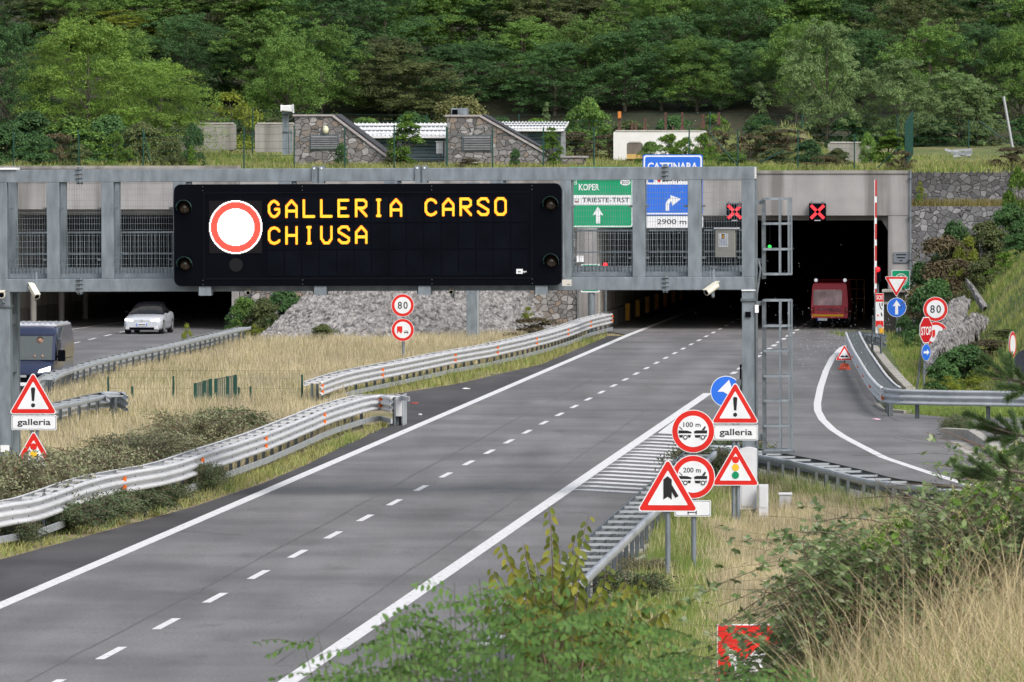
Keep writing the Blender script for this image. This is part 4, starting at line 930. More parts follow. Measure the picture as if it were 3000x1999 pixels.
a = f.loc(2626, 871); panel_tri(t, a[0], a[1], 70/k, None, True); a = f.loc(2627, 901); panel_disc(t, a[0], a[1], 28.5/k, 'blue', lambda m, cx, cz, r, y: arrow_up(m, cx, cz, r, y)); pole(t, a[0]+.02, -.2, a[1]+.6, .05); pole(t, a[0]+.16, -.2, a[1]+.2, .04)
f = Fr(2640, 334.5); t = thing('road_sign', 'green emergency bay sign half covered by the give way triangle', 'road sign', f); x0, z0, x1, z1 = f.rect(2612, 791.5, 2666, 848.5); m = MB(); m.prism(rrect(x0, z0, x1, z1, .06), -.02, 0, SIGNW, ALU); m.face(rrect(x0+.03, z0+.03, x1-.03, z1-.03, .05), -.024, GREEN)
cx_, cz_ = (x0+x1)/2, (z0+z1)/2; m.face(circle(.30, 28, cx_+.02, cz_), -.028, SIGNW); m.face(circle(.26, 28, cx_+.02, cz_), -.031, GREEN); m.face([(cx_-.05, cz_-.2), (cx_+.08, cz_-.2), (cx_+.08, cz_+.2), (cx_-.05, cz_+.2)], -.034, SIGNW); m.build('green_panel', t)
x0, z0, x1, z1 = f.rect(2653, 848.5, 2666, 884); m = MB(); m.prism([(x0, z0), (x1, z0), (x1, z1), (x0, z1)], -.02, 0, SIGNW, ALU); m.face(circle(.07, 16, (x0+x1)/2, z0+.22), -.024, BLACK); m.face(circle(.035, 12, (x0+x1)/2, z0+.22), -.027, SIGNW); m.face([(x0+.05, z0+.03), (x1-.05, z0+.03), (x1-.05, z0+.13), (x0+.05, z0+.13)], -.024, GALVD); m.build('symbol_panel', t)
pole(t, f.loc(2657, 0)[0], -.2, z1, .09, .08)
# roadworks sign on the slip road
f = Fr(2474, 279.5); t = thing('warning_sign', 'small uneven road triangle standing on an orange rubber base', 'warning sign', f); k = F/279.5; a = f.loc(2474, 1056)
def s_bump(m, cx, zb, s, y):
    pts = [(-.22, 0)]+[(-.22+.44*i/22, .035+.075*abs(math.sin(pi*i/11))) for i in range(23)]+[(.22, 0)]; m.face([(cx+x*s, zb+.17*s+z*s) for x, z in pts], y, BLACK)
panel_tri(t, a[0], a[1], 53.6/k, s_bump); m = MB(); m.tube([(a[0], .05, .2), (a[0], .05, a[1]+.3)], .03, GALVD, 8); m.build('stand', t)
OB = mat('orange_rubber', (.60, .085, .035), .6, 0, .1, 5); m = MB(); w_ = 38/k/2; h_ = 17/k; m.loft([[(a[0]+w_*q*math.cos(c), .05+w_*.7*q*math.sin(c), z) for c in [2*pi*j/16 for j in range(16)]] for q, z in ((1, .0), (1.0, .05), (.75, .1), (.62, h_), (.3, h_+.02))], OB); m.build('base', t, smooth=40)
# red and white panel sunk in the brambles
f = Fr(2200, 95, R(3)); t = thing('road_sign', 'red and white panel half buried in brambles at the bottom', 'road sign', f); x0, z0, x1, z1 = f.rect(2101, 1829, 2302, 1925); m = MB(); m.prism([(x0, z0-.4), (x1, z0-.4), (x1, z1), (x0, z1)], -.02, .0, SIGNW, BLACK)
m.face([(x0+.012, z1-.34), (x1-.012, z1-.34), (x1-.012, z1-.018), (x0+.012, z1-.018)], -.024, RED); cx_ = f.loc(2182, 0)[0]; m.face([(cx_-.17, z1-.33), (cx_, z1-.50), (cx_+.17, z1-.33)], -.027, RED); m.face([(x0+.012, z0-.38), (x0+.25, z0-.38), (x0+.12, z1-.25), (x0+.012, z1-.25)], -.03, RED); m.face([(x1-.25, z0-.38), (x1-.012, z0-.38), (x1-.012, z1-.25), (x1-.12, z1-.25)], -.03, RED); m.build('panel', t); pole(t, (x0+x1)/2, -1, z1-.1, .05)
# ================================================================ DIRECTION SIGNS ON THE REAR GANTRY
SF = Fr(1870, 318); t = thing('direction_gantry', 'slim rear steel post and arm carrying the green and blue direction signs', 'sign gantry', Fr(1384, 318.6)); fp = Fr(1384, 318.6)
m = MB(); q = fp.loc(1366, 0)[0], fp.loc(1402, 0)[0]; m.bx(q[0], 0, -.2, q[1], .5, 7.4, GALV); m.bx(q[1]-.07, -.005, -.2, q[1]+.005, .3, 7.3, ALU); m.build('post', t, bevel=.01)
m = MB(); xe = fp.loc(2056, 0)[0]; m.bx(q[1], .05, 6.75, xe, .35, 7.05, GALVD); m.bx(q[1], .05, 5.95, xe, .35, 6.2, GALVD); m.build('arm', t)
def dpanel(label): return thing('direction_sign', label, 'direction sign', SF)
t = dpanel('green direction sign KOPER and TRIESTE-TRST with arrow, seen through the gantry mesh')
def R_(a, b, c_, d): return SF.rect(a, b, c_, d)
x0, z0, x1, z1 = R_(1664, 489, 1856, 667); m = MB(); m.prism(rrect(x0, z0, x1, z1, .14), -.03, .0, GREEN, ALU); m.face(rrect(x0+.03, z0+.03, x1-.03, z1-.03, .12), -.034, SIGNW); m.face(rrect(x0+.085, z0+.085, x1-.085, z1-.085, .08), -.038, GREEN)
a = SF.loc(1726, 557.5); m.text('KOPER', a[0], a[1], .28, -.044, SIGNW, 'c', .02, w=.93)
q = R_(1671, 572, 1849, 601.5); m.face([(q[0], q[1]), (q[2], q[1]), (q[2], q[3]), (q[0], q[3])], -.042, SIGNW); a = SF.loc(1775, 593); m.text('TRIESTE-TRST', a[0], a[1], .215, -.046, BLACK, 'c', .01, w=2.14)
q = R_(1684, 582, 1695, 594); m.face([(q[0], q[1]), (q[2], q[1]), (q[2], q[3]), (q[0], q[3])], -.046, mat('brown_symbol', (.2, .09, .08), .5, 0, 0)); m.face([(q[0]+.03, q[1]+.07), (q[2]-.03, q[1]+.07), (q[2]-.03, q[3]-.02), (q[0]+.03, q[3]-.02)], -.049, SIGNW)
a = SF.loc(1752, 630); k = 50/64.5; m.face([(a[0]-.10, a[1]-k/2), (a[0]+.10, a[1]-k/2), (a[0]+.10, a[1]+.02), (a[0]+.25, a[1]-.03), (a[0], a[1]+k/2), (a[0]-.25, a[1]-.03), (a[0]-.10, a[1]+.02)], -.044, SIGNW)
a = SF.loc(1832, 534.5); m.face([(a[0]+.24*math.cos(2*pi*j/24), a[1]+.145*math.sin(2*pi*j/24)) for j in range(24)], -.043, SIGNW); m.text('SLO', a[0], a[1]-.065, .13, -.047, BLACK, 'c', .01, w=.32)
q = R_(1670, 526, 1690, 541); m.face([(q[0], q[1]), (q[2], q[1]), (q[2], q[3]), (q[0], q[3])], -.043, SIGNW); m.face([(q[0]+.02, q[1]+.02), (q[2]-.02, q[1]+.02), (q[2]-.02, q[3]-.02), (q[0]+.02, q[3]-.02)], -.046, GREEN); m.text('E61', (q[0]+q[2])/2, q[1]+.05, .13, -.049, SIGNW, 'c', .01, w=.25)
m.build('panel', t)
t = dpanel('blue direction sign CATTINARA with hospital strip, right turn arrow and 2900 m plate')
x0, z0, x1, z1 = R_(1883, 453, 2059, 631); m = MB(); m.prism(rrect(x0, z0, x1, z1, .1), -.03, 0, BLUE, ALU); m.face(rrect(x0+.04, z0+.04, x1-.04, z1-.04, .12), -.034, SIGNW); m.face(rrect(x0+.11, z0+.11, x1-.11, z1-.11, .09), -.038, BLUE)
a = SF.loc(1971, 499); m.text('CATTINARA', a[0], a[1], .34, -.044, SIGNW, 'c', .025, w=2.28)
q = R_(1886, 508, 2056, 541); m.face([(q[0], q[1]), (q[2], q[1]), (q[2], q[3]), (q[0], q[3])], -.042, SIGNW); a = SF.loc(2000, 531); m.text('Ospedale', a[0], a[1], .27, -.046, BLACK, 'c', .012, w=1.45)
q = R_(1899, 519, 1915, 535); m.face([(q[0], q[1]), (q[2], q[1]), (q[2], q[3]), (q[0], q[3])], -.046, BLUE); a = SF.loc(1931, 528); m.face([(a[0]-.1, a[1]+.03), (a[0], a[1]-.13), (a[0]+.1, a[1]+.03), (a[0]+.06, a[1]+.12), (a[0], a[1]+.06), (a[0]-.06, a[1]+.12)], -.046, RED)
X = lambda v: SF.loc(1600+v*.3189, 0)[0]; Z = lambda v: SF.loc(1900, 430+v*.3189)[1]
arc = [(X(1115+58-58*math.cos(t_)), Z(533-58*math.sin(t_))) for t_ in [pi/2*j/8 for j in range(9)]]
outer = [(X(1100), Z(590)), (X(1100), Z(535))]+[(X(1170-70*math.cos(pi/2*j/8)), Z(535-68*math.sin(pi/2*j/8))) for j in range(9)]; inner = [(X(1170-38*math.cos(pi/2*j/8)), Z(535-36*math.sin(pi/2*j/8))) for j in range(8, -1, -1)]+[(X(1132), Z(590))]
m.face(outer+inner, -.044, SIGNW); m.face([(X(1142), Z(445)), (X(1240), Z(480)), (X(1160), Z(545))], -.046, SIGNW); m.build('panel', t)
x0, z0, x1, z1 = R_(1884, 634, 2060, 668.5); m = MB(); m.prism(rrect(x0, z0, x1, z1, .05), -.03, 0, SIGNW, ALU); a = SF.loc(1968, 657); m.text('2900 m', a[0], a[1], .225, -.036, BLACK, 'c', .012, w=1.33); m.build('distance_plate', t)
# small green board on a post at the tunnel's left corner
f = Fr(1731, 341); t = thing('road_sign', 'green board with pale rim on a post at the right tunnel mouth', 'road sign', f); x0, z0, x1, z1 = f.rect(1702, 774, 1757, 857); m = MB(); m.prism(rrect(x0, z0, x1, z1, .06), -.02, 0, SIGNW, ALU); m.face(rrect(x0+.05, z0+.06, x1-.05, z1-.04, .05), -.024, GREEN); m.build('panel', t); pole(t, f.loc(1732, 0)[0], -.2, z0, .17, .2)
# ================================================================ SIGNALS, BARRIER, SOS POST
LX = emit('red_signal_led', (1.0, .035, .05), .9)
def lane_signal(px, label):
    f = Fr(px, 344.5); t = thing('lane_signal', label, 'lane signal', f, group='red cross lane signals over the tunnel mouth'); a = f.loc(px, 621); h = .42; m = MB(); m.bx(a[0]-h, -.35, a[1]-h, a[0]+h, -.05, a[1]+h-.02, BLACKH)
    for x in (a[0]-.3, a[0]+.25): m.bx(x-.03, -.25, a[1]+h-.02, x+.03, .2, a[1]+h+.1, GALVD)
    m.bx(a[0]-h, -.36, a[1]+h-.02, a[0]+h, -.30, a[1]+h+.03, GALVD); m.bx(a[0]-.15, -.36, a[1]-h-.03, a[0]+.15, -.2, a[1]-h+.02, ALU); m.build('housing', t, bevel=.01)
    m = MB()
    for sx in (1, -1):
        for q0, q1 in ((.07, .40), (-.40, -.07)): m.bar((a[0]+q0*.8*sx, -.36, a[1]+q0*.8), (a[0]+q1*.8*sx, -.36, a[1]+q1*.8), .02, .15, LX)
    m.build('red_cross', t)
lane_signal(2395.5, 'black lane signal with red cross over the middle of the tunnel mouth'); lane_signal(2153, 'black lane signal with red cross partly behind the gantry leg')
BR = mat('barrier_red', (.50, .03, .03), .5, 0, 0)
f = Fr(2566, 327); t = thing('barrier', 'raised red and white striped barrier pole at the tunnel corner', 'barrier', f); m = MB(); ys = [527, 575, 593, 637, 655, 700, 718, 762, 780, 828, 843, 865]; xa = f.loc(2562.5, 0)[0]; xb = f.loc(2569.5, 0)[0]
for i in range(len(ys)-1):
    z1, z0 = f.loc(0, ys[i])[1], f.loc(0, ys[i+1])[1]; dx = (ys[i]-527)*-.0003
    m.bx(xa+.0, -.05, z0, xb, .05, z1, BR if i % 2 == 0 else WHITE); 
    if i % 2 == 0: m.bx(xa-.001, -.052, z0, xa+.025, .052, z1, WHITE)
m.build('boom', t); m = MB(); m.bx(xa-.1, .06, -.2, xb+.1, .45, 1.05, GALVD); m.bx(xa, -.06, 1.0, xb, .1, 2.2, GALVD); m.build('drive_post', t, bevel=.02)
f = Fr(2577, 326); t = thing('emergency_post', 'narrow red and white SOS emergency post beside the barrier', 'emergency post', f); P_ = lambda a, b, c_, d: f.rect(a, b, c_, d); x0, z0, x1, z1 = P_(2565, 860, 2589, 975)
m = MB(); m.bx(x0, 0, -.2, x1, .35, z1, SIGNW); m.build('body', t, bevel=.01); q = P_(2565.5, 860.5, 2588.5, 884); m = MB(); m.bx(q[0], -.012, q[1], q[2], .0, q[3], RED); m.text('SOS', (q[0]+q[2])/2, q[1]+.1, .19, -.016, SIGNW, 'c', .02, w=.29); m.build('sos_panel', t)
m = MB(); C = lambda x, y: f.loc(x, y); pt = [C(2575, 889), C(2577, 888), C(2581, 902), C(2585, 906), C(2584, 908), C(2579, 904)]; m.face(pt, -.01, BLACK); q = P_(2583, 887, 2586, 897); m.bx(q[0], -.01, q[1], q[2], 0, q[3], BLACK); pt = [C(2580, 917), C(2583, 916), C(2586, 926), C(2582, 927)]; m.face(pt, -.011, BLACK); q = P_(2570, 922, 2574, 927); m.bx(q[0], -.01, q[1], q[2], 0, q[3], RED); m.build('symbols', t)
q = P_(2566, 940, 2588, 958); m = MB(); m.bx(q[0], -.014, q[1], q[2], 0, q[3], RED); m.face(circle(.13, 20, (q[0]+q[2])/2, q[1]-.02), -.02, ALU); m.build('bell_panel', t); q = P_(2576, 962, 2589, 976); m = MB(); m.bx(q[0], -.1, q[1], q[2], 0, q[3], YEL); m.build('yellow_box', t)
f = Fr(2618, 335.5); t = thing('emergency_booth', 'low dark booth with pale roof slab behind the give way sign', 'booth', f); x0, z0, x1, z1 = f.rect(2584, 849, 2653, 1000); m = MB(); m.bx(x0+.08, .1, -.2, x1-.05, 1.2, z1-.1, mat('dark_booth', (.05, .048, .045), .7, 0, .1)); m.build('body', t); m = MB(); m.bx(x0, -.02, z1-.12, x1, 1.3, z1, mat('cream_slab', (.55, .52, .46), .7, 0, .05)); m.build('roof', t); q = f.rect(2586, 885, 2650, 892); m = MB(); m.bx(q[0], .02, q[1], q[2], .3, q[3], mat('cream_slab', (.55, .52, .46))); m.build('shelf', t)
for nm, px, py, Y, r, col, lab, yb in (('traffic_light', 2571, 790, 341, .13, (1, .02, .03), 'traffic light showing red behind the raised barrier', 0), ('traffic_light', 1773, 776, 343, .12, (1, .02, .03), 'traffic light showing red at the left wall of the tunnel', 0), ('traffic_light', 2255, 723, 366, .10, (.05, .75, .12), 'green tunnel light glowing in the dark behind the ladder', 1)):
    f = Fr(px, Y); t = thing(nm, lab, 'traffic light', f); a = f.loc(px, py); m = MB(); m.bx(a[0]-r*1.25, .02, a[1]-r*(4.6 if not yb else 1.3), a[0]+r*1.25, .3, a[1]+r*1.4, BLACKH)
    if yb: m.bx(a[0]-.03, .1, a[1], a[0]+.03, .16, 5.75, GALVD)
    else: m.tube([(a[0], .35, -.1), (a[0], .35, a[1])], .06, GALVD, 8)
    m.build('housing', t); m = MB(); m.sphere((a[0], .02, a[1]), r, emit('lamp_%d%d' % (int(col[0]*9), int(col[1]*9)), col, 1.0), 16, 8); m.build('lamp', t, smooth=180)
t = thing('wall_box', 'small white box on the concrete left of the tunnel mouth', 'junction box', TP); x0, z0, x1, z1 = TP.rect(1690, 750, 1711, 768); m = MB(); m.bx(x0, -.15, z0, x1, .02, z1, WHITE); m.tube([(x0+.1, -.05, z0), (x0+.1, -.05, 0)], .02, GALV, 6); m.build('box', t)
# roadside cabinets by the gantry foot
f = Fr(2194, 163.5); t = thing('roadside_cabinet', 'tall white cabinet with rounded top in front of the gantry leg', 'cabinet', f); x0, z0, x1, z1 = f.rect(2166, 1311, 2217, 1512); PW = mat('polyester_grey', (.62, .63, .66), .5, 0, .04, 2)
m = MB(); pts = [(x0, z0+.15), (x1, z0+.15), (x1, z1-.05)]+[(x1-(x1-x0)*k/8, z1-.05+.05*math.sin(pi*k/8)) for k in range(1, 8)]+[(x0, z1-.05)]; m.prism(pts, 0, .4, PW); m.build('body', t, bevel=.012)
m = MB(); m.prism(rrect(x0+.05, z0+.22, x1-.08, z1-.16, .02), -.018, .0, PW); m.build('door', t); m = MB(); m.bx(x0+.03, .02, -.4, x1-.03, .38, z0+.15, GALVD); m.build('plinth', t)
f = Fr(2234, 163); t = thing('roadside_cabinet', 'half height white cabinet right of the tall one', 'cabinet', f); x0, z0, x1, z1 = f.rect(2222, 1421, 2250, 1490); m = MB(); m.bx(x0, 0, -.3, x1, .35, z1, PW); m.build('body', t, bevel=.012); m = MB(); m.prism(rrect(x0+.03, z0+.02, x1-.03, z1-.05, .01), -.012, 0, PW); m.build('door', t)
f = Fr(2301, 165); t = thing('roadside_cabinet', 'short grey cabinet with a cap standing alone in the dry grass', 'cabinet', f); x0, z0, x1, z1 = f.rect(2280, 1445, 2320, 1510); m = MB(); m.bx(x0+.02, 0, -.3, x1-.02, .33, z1-.05, mat('pale_concrete_box', (.42, .42, .43), .8, 0, .1, 6)); m.build('body', t, bevel=.012); m = MB(); m.bx(x0, -.02, z1-.05, x1, .35, z1, PW); m.build('cap', t, bevel=.012)
# ================================================================ VEHICLES
TYRE = mat('tyre_rubber', (.02, .02, .02), .8, 0, 0); RIM = mat('alloy_rim', (.45, .46, .48), .35, .6, 0); GL = glass_dark('car_glass', (.008, .009, .012)); GL.node_tree.nodes['Principled BSDF'].inputs['Specular IOR Level'].default_value = .3
def paint(name, col, rough=.25):
    m, n, l, b = _new(name); b.inputs['Base Color'].default_value = (*col, 1); b.inputs['Roughness'].default_value = rough; b.inputs['Coat Weight'].default_value = .6; b.inputs['Coat Roughness'].default_value = .08; MATS[name] = m; return m
def sec(y, hw, z0, z1, r=.12, top=None, crown=.03):
    """rounded body section at y"""
    tw = top if top is not None else hw*.97
    return [(-hw*.86, y, z0), (hw*.86, y, z0), (hw, y, z0+r), (hw, y, (z0+z1)/2), (tw, y, z1-r*.6), (tw*.9, y, z1), (tw*.45, y, z1+crown), (-tw*.45, y, z1+crown), (-tw*.9, y, z1), (-tw, y, z1-r*.6), (-hw, y, (z0+z1)/2), (-hw, y, z0+r)]
def wheel(parent, x, y, r, w_):
    m = MB(); m.tube([(x-w_/2, y, r), (x-w_/2+.03, y, r), (x+w_/2-.03, y, r), (x+w_/2, y, r)], [r*.94, r, r, r*.94], TYRE, 24); wh = m.build('wheel', parent, smooth=40)
    m = MB(); m.tube([(x-w_/2-.008, y, r), (x+w_/2+.008, y, r)], r*.64, RIM, 18); m.build('rim', wh); return wh
# white saloon coming out of the left tunnel
HL = emit('headlight_on', (1, .97, .88), 3.0)
cpos = G(416, 980); f_ = math.atan2(ed.x, ed.y)
t = thing('car', 'white car with lit headlights coming out of the left tunnel', 'car', loc=cpos, rotz=-f_-R(3)); WP = paint('white_car_paint', (.50, .53, .58))
m = MB(); m.loft([sec(-.04, .74, .34, .66, .06), sec(.03, .84, .24, .74, .08), sec(.2, .90, .20, .80, .1), sec(.9, .94, .18, .89, .12), sec(1.45, .94, .18, .95, .12), sec(2.6, .94, .18, .98, .12), sec(4.2, .92, .22, 1.03, .12), sec(4.75, .86, .3, 1.0, .12), sec(4.9, .78, .4, .9, .1)], WP); m.build('body', t, smooth=50)
m = MB(); m.loft([sec(1.25, .86, .94, .975, .005, .84), sec(2.3, .78, .93, 1.44, .05, .62), sec(3.2, .78, .93, 1.47, .05, .62), sec(4.6, .76, .95, 1.08, .03, .66)], GL); m.build('greenhouse', t, smooth=40)
m = MB(); m.loft([sec(2.3, .62, 1.43, 1.455, .01, .60), sec(3.3, .62, 1.44, 1.49, .01, .60)], BLACKH); m.build('roof', t)
for s_ in (-1, 1):
    m = MB(); m.loft([[(s_*.44, .02, .63), (s_*.44, .02, .70), (s_*.84, .10, .75), (s_*.86, .12, .66)], [(s_*.44, -.06, .635), (s_*.44, -.06, .695), (s_*.80, -.03, .745), (s_*.82, -.02, .665)]], HL); m.build('headlight', t)
    m = MB(); m.bx(s_*1.0-.07, 1.45, 1.0, s_*1.0+.07, 1.58, 1.10, BLACKH); m.build('mirror', t, bevel=.03)
    m = MB(); m.loft([[(s_*.52, .0, .24), (s_*.62, .0, .42), (s_*.80, .05, .40), (s_*.82, .05, .24)], [(s_*.52, -.06, .25), (s_*.62, -.06, .41), (s_*.78, -.03, .39), (s_*.8, -.03, .25)]], mat('silver_trim', (.7, .71, .73), .3, .4, 0)); m.build('bumper_trim', t)
    for y in (.95, 3.75): wheel(t, s_*.82, y, .36, .24)
m = MB(); m.bx(-.60, -.065, .22, .60, .0, .34, BLACKH); m.build('air_intake', t); m = MB(); m.bx(-.26, -.07, .41, .26, -.02, .53, SIGNW); m.bx(-.26, -.074, .41, -.21, -.05, .53, BLUE); m.bx(.2, -.074, .41, .26, -.05, .53, mat('plate_blue', (.1, .2, .6), .5, 0, 0)); 
m.bx(-.18, -.074, .44, .17, -.058, .50, mat('plate_ink', (.12, .12, .13), .6, 0, 0)); m.build('number_plate', t); m = MB(); m.tube([(0, -.06, .66), (0, -.02, .66)], .06, ALU, 16); m.build('badge', t); m = MB(); m.bx(-.46, -.055, .665, .46, -.0, .675, SIGNW); m.build('light_bar', t)
# dark blue van
vpos = G(66, 1166); t = thing('van', 'dark blue high roof van with one headlight lit, half behind the left gantry leg', 'van', loc=vpos, rotz=-R(4.2)); VP = paint('navy_van_paint', (.015, .023, .058), .3); VR = paint('silver_reflective_roof', (.52, .54, .60), .3)
m = MB(); m.loft([sec(-.02, .80, .32, .85, .08), sec(.12, .93, .26, .98, .1), sec(.75, .99, .24, 1.20, .1), sec(1.05, 1.0, .24, 1.30, .1), sec(1.75, 1.02, .24, 1.34, .1), sec(5.9, 1.02, .26, 1.34, .1), sec(6.0, .98, .3, 1.3, .1)], VP)
m.loft([sec(1.62, .99, 1.2, 2.14, .03, .93), sec(1.78, 1.015, 1.2, 2.30, .08, .93), sec(2.15, 1.018, 1.2, 2.46, .12, .92), sec(5.9, 1.018, 1.2, 2.52, .12, .92), sec(6.0, .98, 1.2, 2.4, .12, .9)], VP)
for q in (-1, 1): m.bar((q*.95, .98, 1.28), (q*.90, 1.66, 2.16), .10, .08, VP)
m.bar((-.9, 1.62, 2.15), (.9, 1.62, 2.15), .10, .10, VP); m.build('body', t, smooth=45)
m = MB()
for k in range(9): m.bx(-.78+.195*k-.045, 2.2, 2.50, -.78+.195*k+.045, 5.85, 2.575, VR)
m.bx(-.9, 2.15, 2.45, .9, 5.9, 2.53, VR); m.build('roof', t, bevel=.02)
VG = glass_dark('windscreen_glass', (.085, .10, .10), .86)
m = MB(); m.loft([[(-.90, .96, 1.30), (.90, .96, 1.30), (.86, 1.60, 2.12), (-.86, 1.60, 2.12)], [(-.90, .93, 1.31), (.90, .93, 1.31), (.86, 1.57, 2.13), (-.86, 1.57, 2.13)]], VG); m.build('windscreen', t)
m = MB(); CABD = mat('cab_lining', (.03, .032, .035), .8, 0, 0); m.bx(-.9, 1.59, 1.3, .9, 1.61, 2.1, CABD); m.bx(-.85, .98, 1.33, .85, 1.5, 1.38, CABD); m.build('cab_interior', t)
for s_ in (-1, 1):
    m = MB(); m.loft([[(s_*.55, -.0, .88), (s_*.60, .06, .98), (s_*.95, .35, 1.10), (s_*.94, .2, .93)], [(s_*.55, -.05, .885), (s_*.60, .0, .985), (s_*.93, .28, 1.10), (s_*.92, .12, .935)]], HL if s_ > 0 else mat('lamp_off', (.5, .5, .5), .2, 0, 0)); m.build('headlight', t)
    m = MB(); m.loft([[(s_*1.03, 1.5, 1.3), (s_*1.03, 2.5, 1.3), (s_*1.0, 2.5, 2.0), (s_*1.0, 1.75, 2.0)], [(s_*1.01, 1.5, 1.3), (s_*1.01, 2.5, 1.3), (s_*.97, 2.5, 2.0), (s_*.97, 1.75, 2.0)]], GL); m.build('side_window', t)
    m = MB(); m.bx(s_*1.2-.13, 1.25, 1.25, s_*1.2+.13, 1.4, 1.65, BLACKH); m.bar((s_*1.0, 1.35, 1.4), (s_*1.15, 1.33, 1.45), .06, .06, BLACKH); m.build('mirror', t, bevel=.04)
    for y in (.95, 4.95): wheel(t, s_*.9, y, .35, .24)
m = MB(); m.bx(-.62, -.04, .55, .62, .02, .80, BLACKH); m.bx(-.9, -.03, .3, .9, .05, .5, mat('black_plastic', (.02, .02, .022), .6, 0, 0)); m.build('grille', t); m = MB(); m.bx(-.26, -.06, .42, .26, -.03, .54, SIGNW); m.bx(-.26, -.065, .42, -.21, -.05, .54, BLUE); m.build('number_plate', t); m = MB(); m.bx(-.10, -.05, .72, .14, -.03, .80, ALU); m.build('badge', t)
# the two people in the van
def person(label, loc, cloth, lean, armside, hair):
    skin = mat('skin', (.36, .21, .15), .6, 0, .05); mb = MB()
    t = thing('person', label, 'person', loc=loc, rotz=-R(4.2))
    ch_ = [[(0, .12, 0), .15], [(0, .10, .18), .17], [(lean*.3, .06, .36), .175], [(lean*.5, .05, .46), .12], [(lean*.6, .05, .52), .055], [(lean*.6, .04, .56), .06]]
    def hull(chain, nm, mt, sx=1.25):
        m = MB(); n = 14; vs = []; fs = []
        for (p, r) in chain:
            for j in range(n): a = 2*pi*j/n; vs.append((p[0]+r*sx*math.cos(a), p[1]+r*.75*math.sin(a), p[2]))
        for i in range(len(chain)-1):
            for j in range(n): fs.append((i*n+j, i*n+(j+1) % n, (i+1)*n+(j+1) % n, (i+1)*n+j))
        fs.append(tuple(range(n))); fs.append(tuple((len(chain)-1)*n+j for j in range(n))); m.add(vs, fs, mt); return m
    m = hull(ch_, 'body', skin); hx = lean*.6
    m.sphere((hx, .03, .68), .10, skin, 16, 12, 1.25); m.sphere((hx, -.075, .665), .022, skin, 8, 6); 
    for s_ in (-1, 1): m.sphere((hx+s_*.036, -.062, .70), .013, BLACK, 8, 6); m.sphere((hx+s_*.10, .04, .68), .026, skin, 8, 6)
    m.bx(hx-.03, -.066, .615, hx+.03, -.05, .625, mat('lips', (.4, .13, .11), .6, 0, 0))
    for s_ in (-1, 1): m.tube([(lean*.4+s_*.20, .05, .40), (s_*.30, -.05, .16), (s_*.16, -.36, .14)], [.055, .045, .035], skin, 8); m.sphere((s_*.14, -.40, .14), .045, skin, 8, 6)
    m.build('body', t, smooth=180)
    m = hull([[(0, .12, -.02), .16], [(0, .10, .18), .18], [(lean*.3, .06, .36), .186], [(lean*.5, .05, .455), .13]], 'shirt', cloth); 
    for s_ in (-1, 1): m.tube([(lean*.38+s_*.16, .05, .41), (lean*.2+s_*.25, .0, .28)], [.075, .065], cloth, 8)
    m.build('shirt', t, smooth=180); m = MB(); m.sphere((hx, .05, .715), .108, hair, 14, 8, 1.05); m.build('hair', t, smooth=180)
vm = Matrix.Rotation(-R(4.2), 4, 'Z'); W_ = lambda x, y, z: vpos+(vm @ Vector((x, y, z)))
person('driver in a grey shirt behind the windscreen of the van', W_(.42, 1.42, 1.30), mat('grey_shirt', (.18, .19, .2), .8, 0, .1), .0, 1, mat('dark_hair', (.03, .02, .015), .7, 0, 0))
person('passenger in a pale shirt at the left of the van windscreen', W_(-.42, 1.42, 1.30), mat('pale_blue_shirt', (.35, .48, .52), .8, 0, .1), -.05, -1, mat('dark_hair', (.03, .02, .015), .7, 0, 0))
# dark red service vehicle entering the right tunnel
f = Fr(2431, 351); t = thing('fire_truck', 'dark red service vehicle with yellow stripe entering the tunnel, seen from behind', 'fire truck', f); RP = paint('fire_red_paint', (.62, .018, .05), .35)
x0, z0, x1, z1 = f.rect(2376, 829, 2485, 948); cx_ = (x0+x1)/2; hw = (x1-x0)/2
def vs_(y, k, zt): return [(cx_+a*k, y, b) for a, b in ((-hw*.9, .42), (hw*.9, .42), (hw, .6), (hw, 1.2), (hw*.94, zt-.15), (hw*.86, zt), (-hw*.86, zt), (-hw*.94, zt-.15), (-hw, 1.2), (-hw, .6))]
m = MB(); m.loft([vs_(0, .96, z1-.06), vs_(.08, 1, z1), vs_(6, 1, z1+.05)], RP); m.build('body', t, bevel=.02)
q = f.rect(2383, 849, 2467, 895); m = MB(); m.prism(rrect(q[0], q[1], q[2], q[3], .1), -.02, .05, mat('rear_glass', (.62, .42, .44), .15, 0, .6, 1.6, spec=.9)); m.build('rear_window', t)  # pale mottled glass colour carries the reflection in the window
q = f.rect(2394, 900, 2462, 913); m = MB(); m.bx(q[0], -.03, q[1]+.05, q[2]-.4, .02, q[3]-.03, mat('rear_panel', (.38, .08, .1), .4, 0, .2, 5)); m.bx(q[0]+.6, -.03, q[1], q[2], .02, q[3]-.09, mat('rear_panel', (.38, .08, .1))); m.build('tailgate_trim', t)
q = f.rect(2380, 921.5, 2471, 927.5); m = MB(); m.bx(q[0], -.035, q[1], q[2], .02, q[3], emit('yellow_stripe_glow', (.75, .38, .0), .22)); m.build('yellow_stripe', t)  # stripe is no lamp: weak emission stands in for light it would return
q = f.rect(2394, 932, 2423, 940); m = MB(); m.bx(q[0], -.05, q[1], q[2], .0, q[3], SIGNW); m.bx(q[0], -.055, q[1], q[0]+.05, -.04, q[3], BLUE); m.build('number_plate', t); m = MB(); m.bx(x0+.1, -.02, .25, x1-.1, .3, .5, BLACKH); m.build('bumper', t)
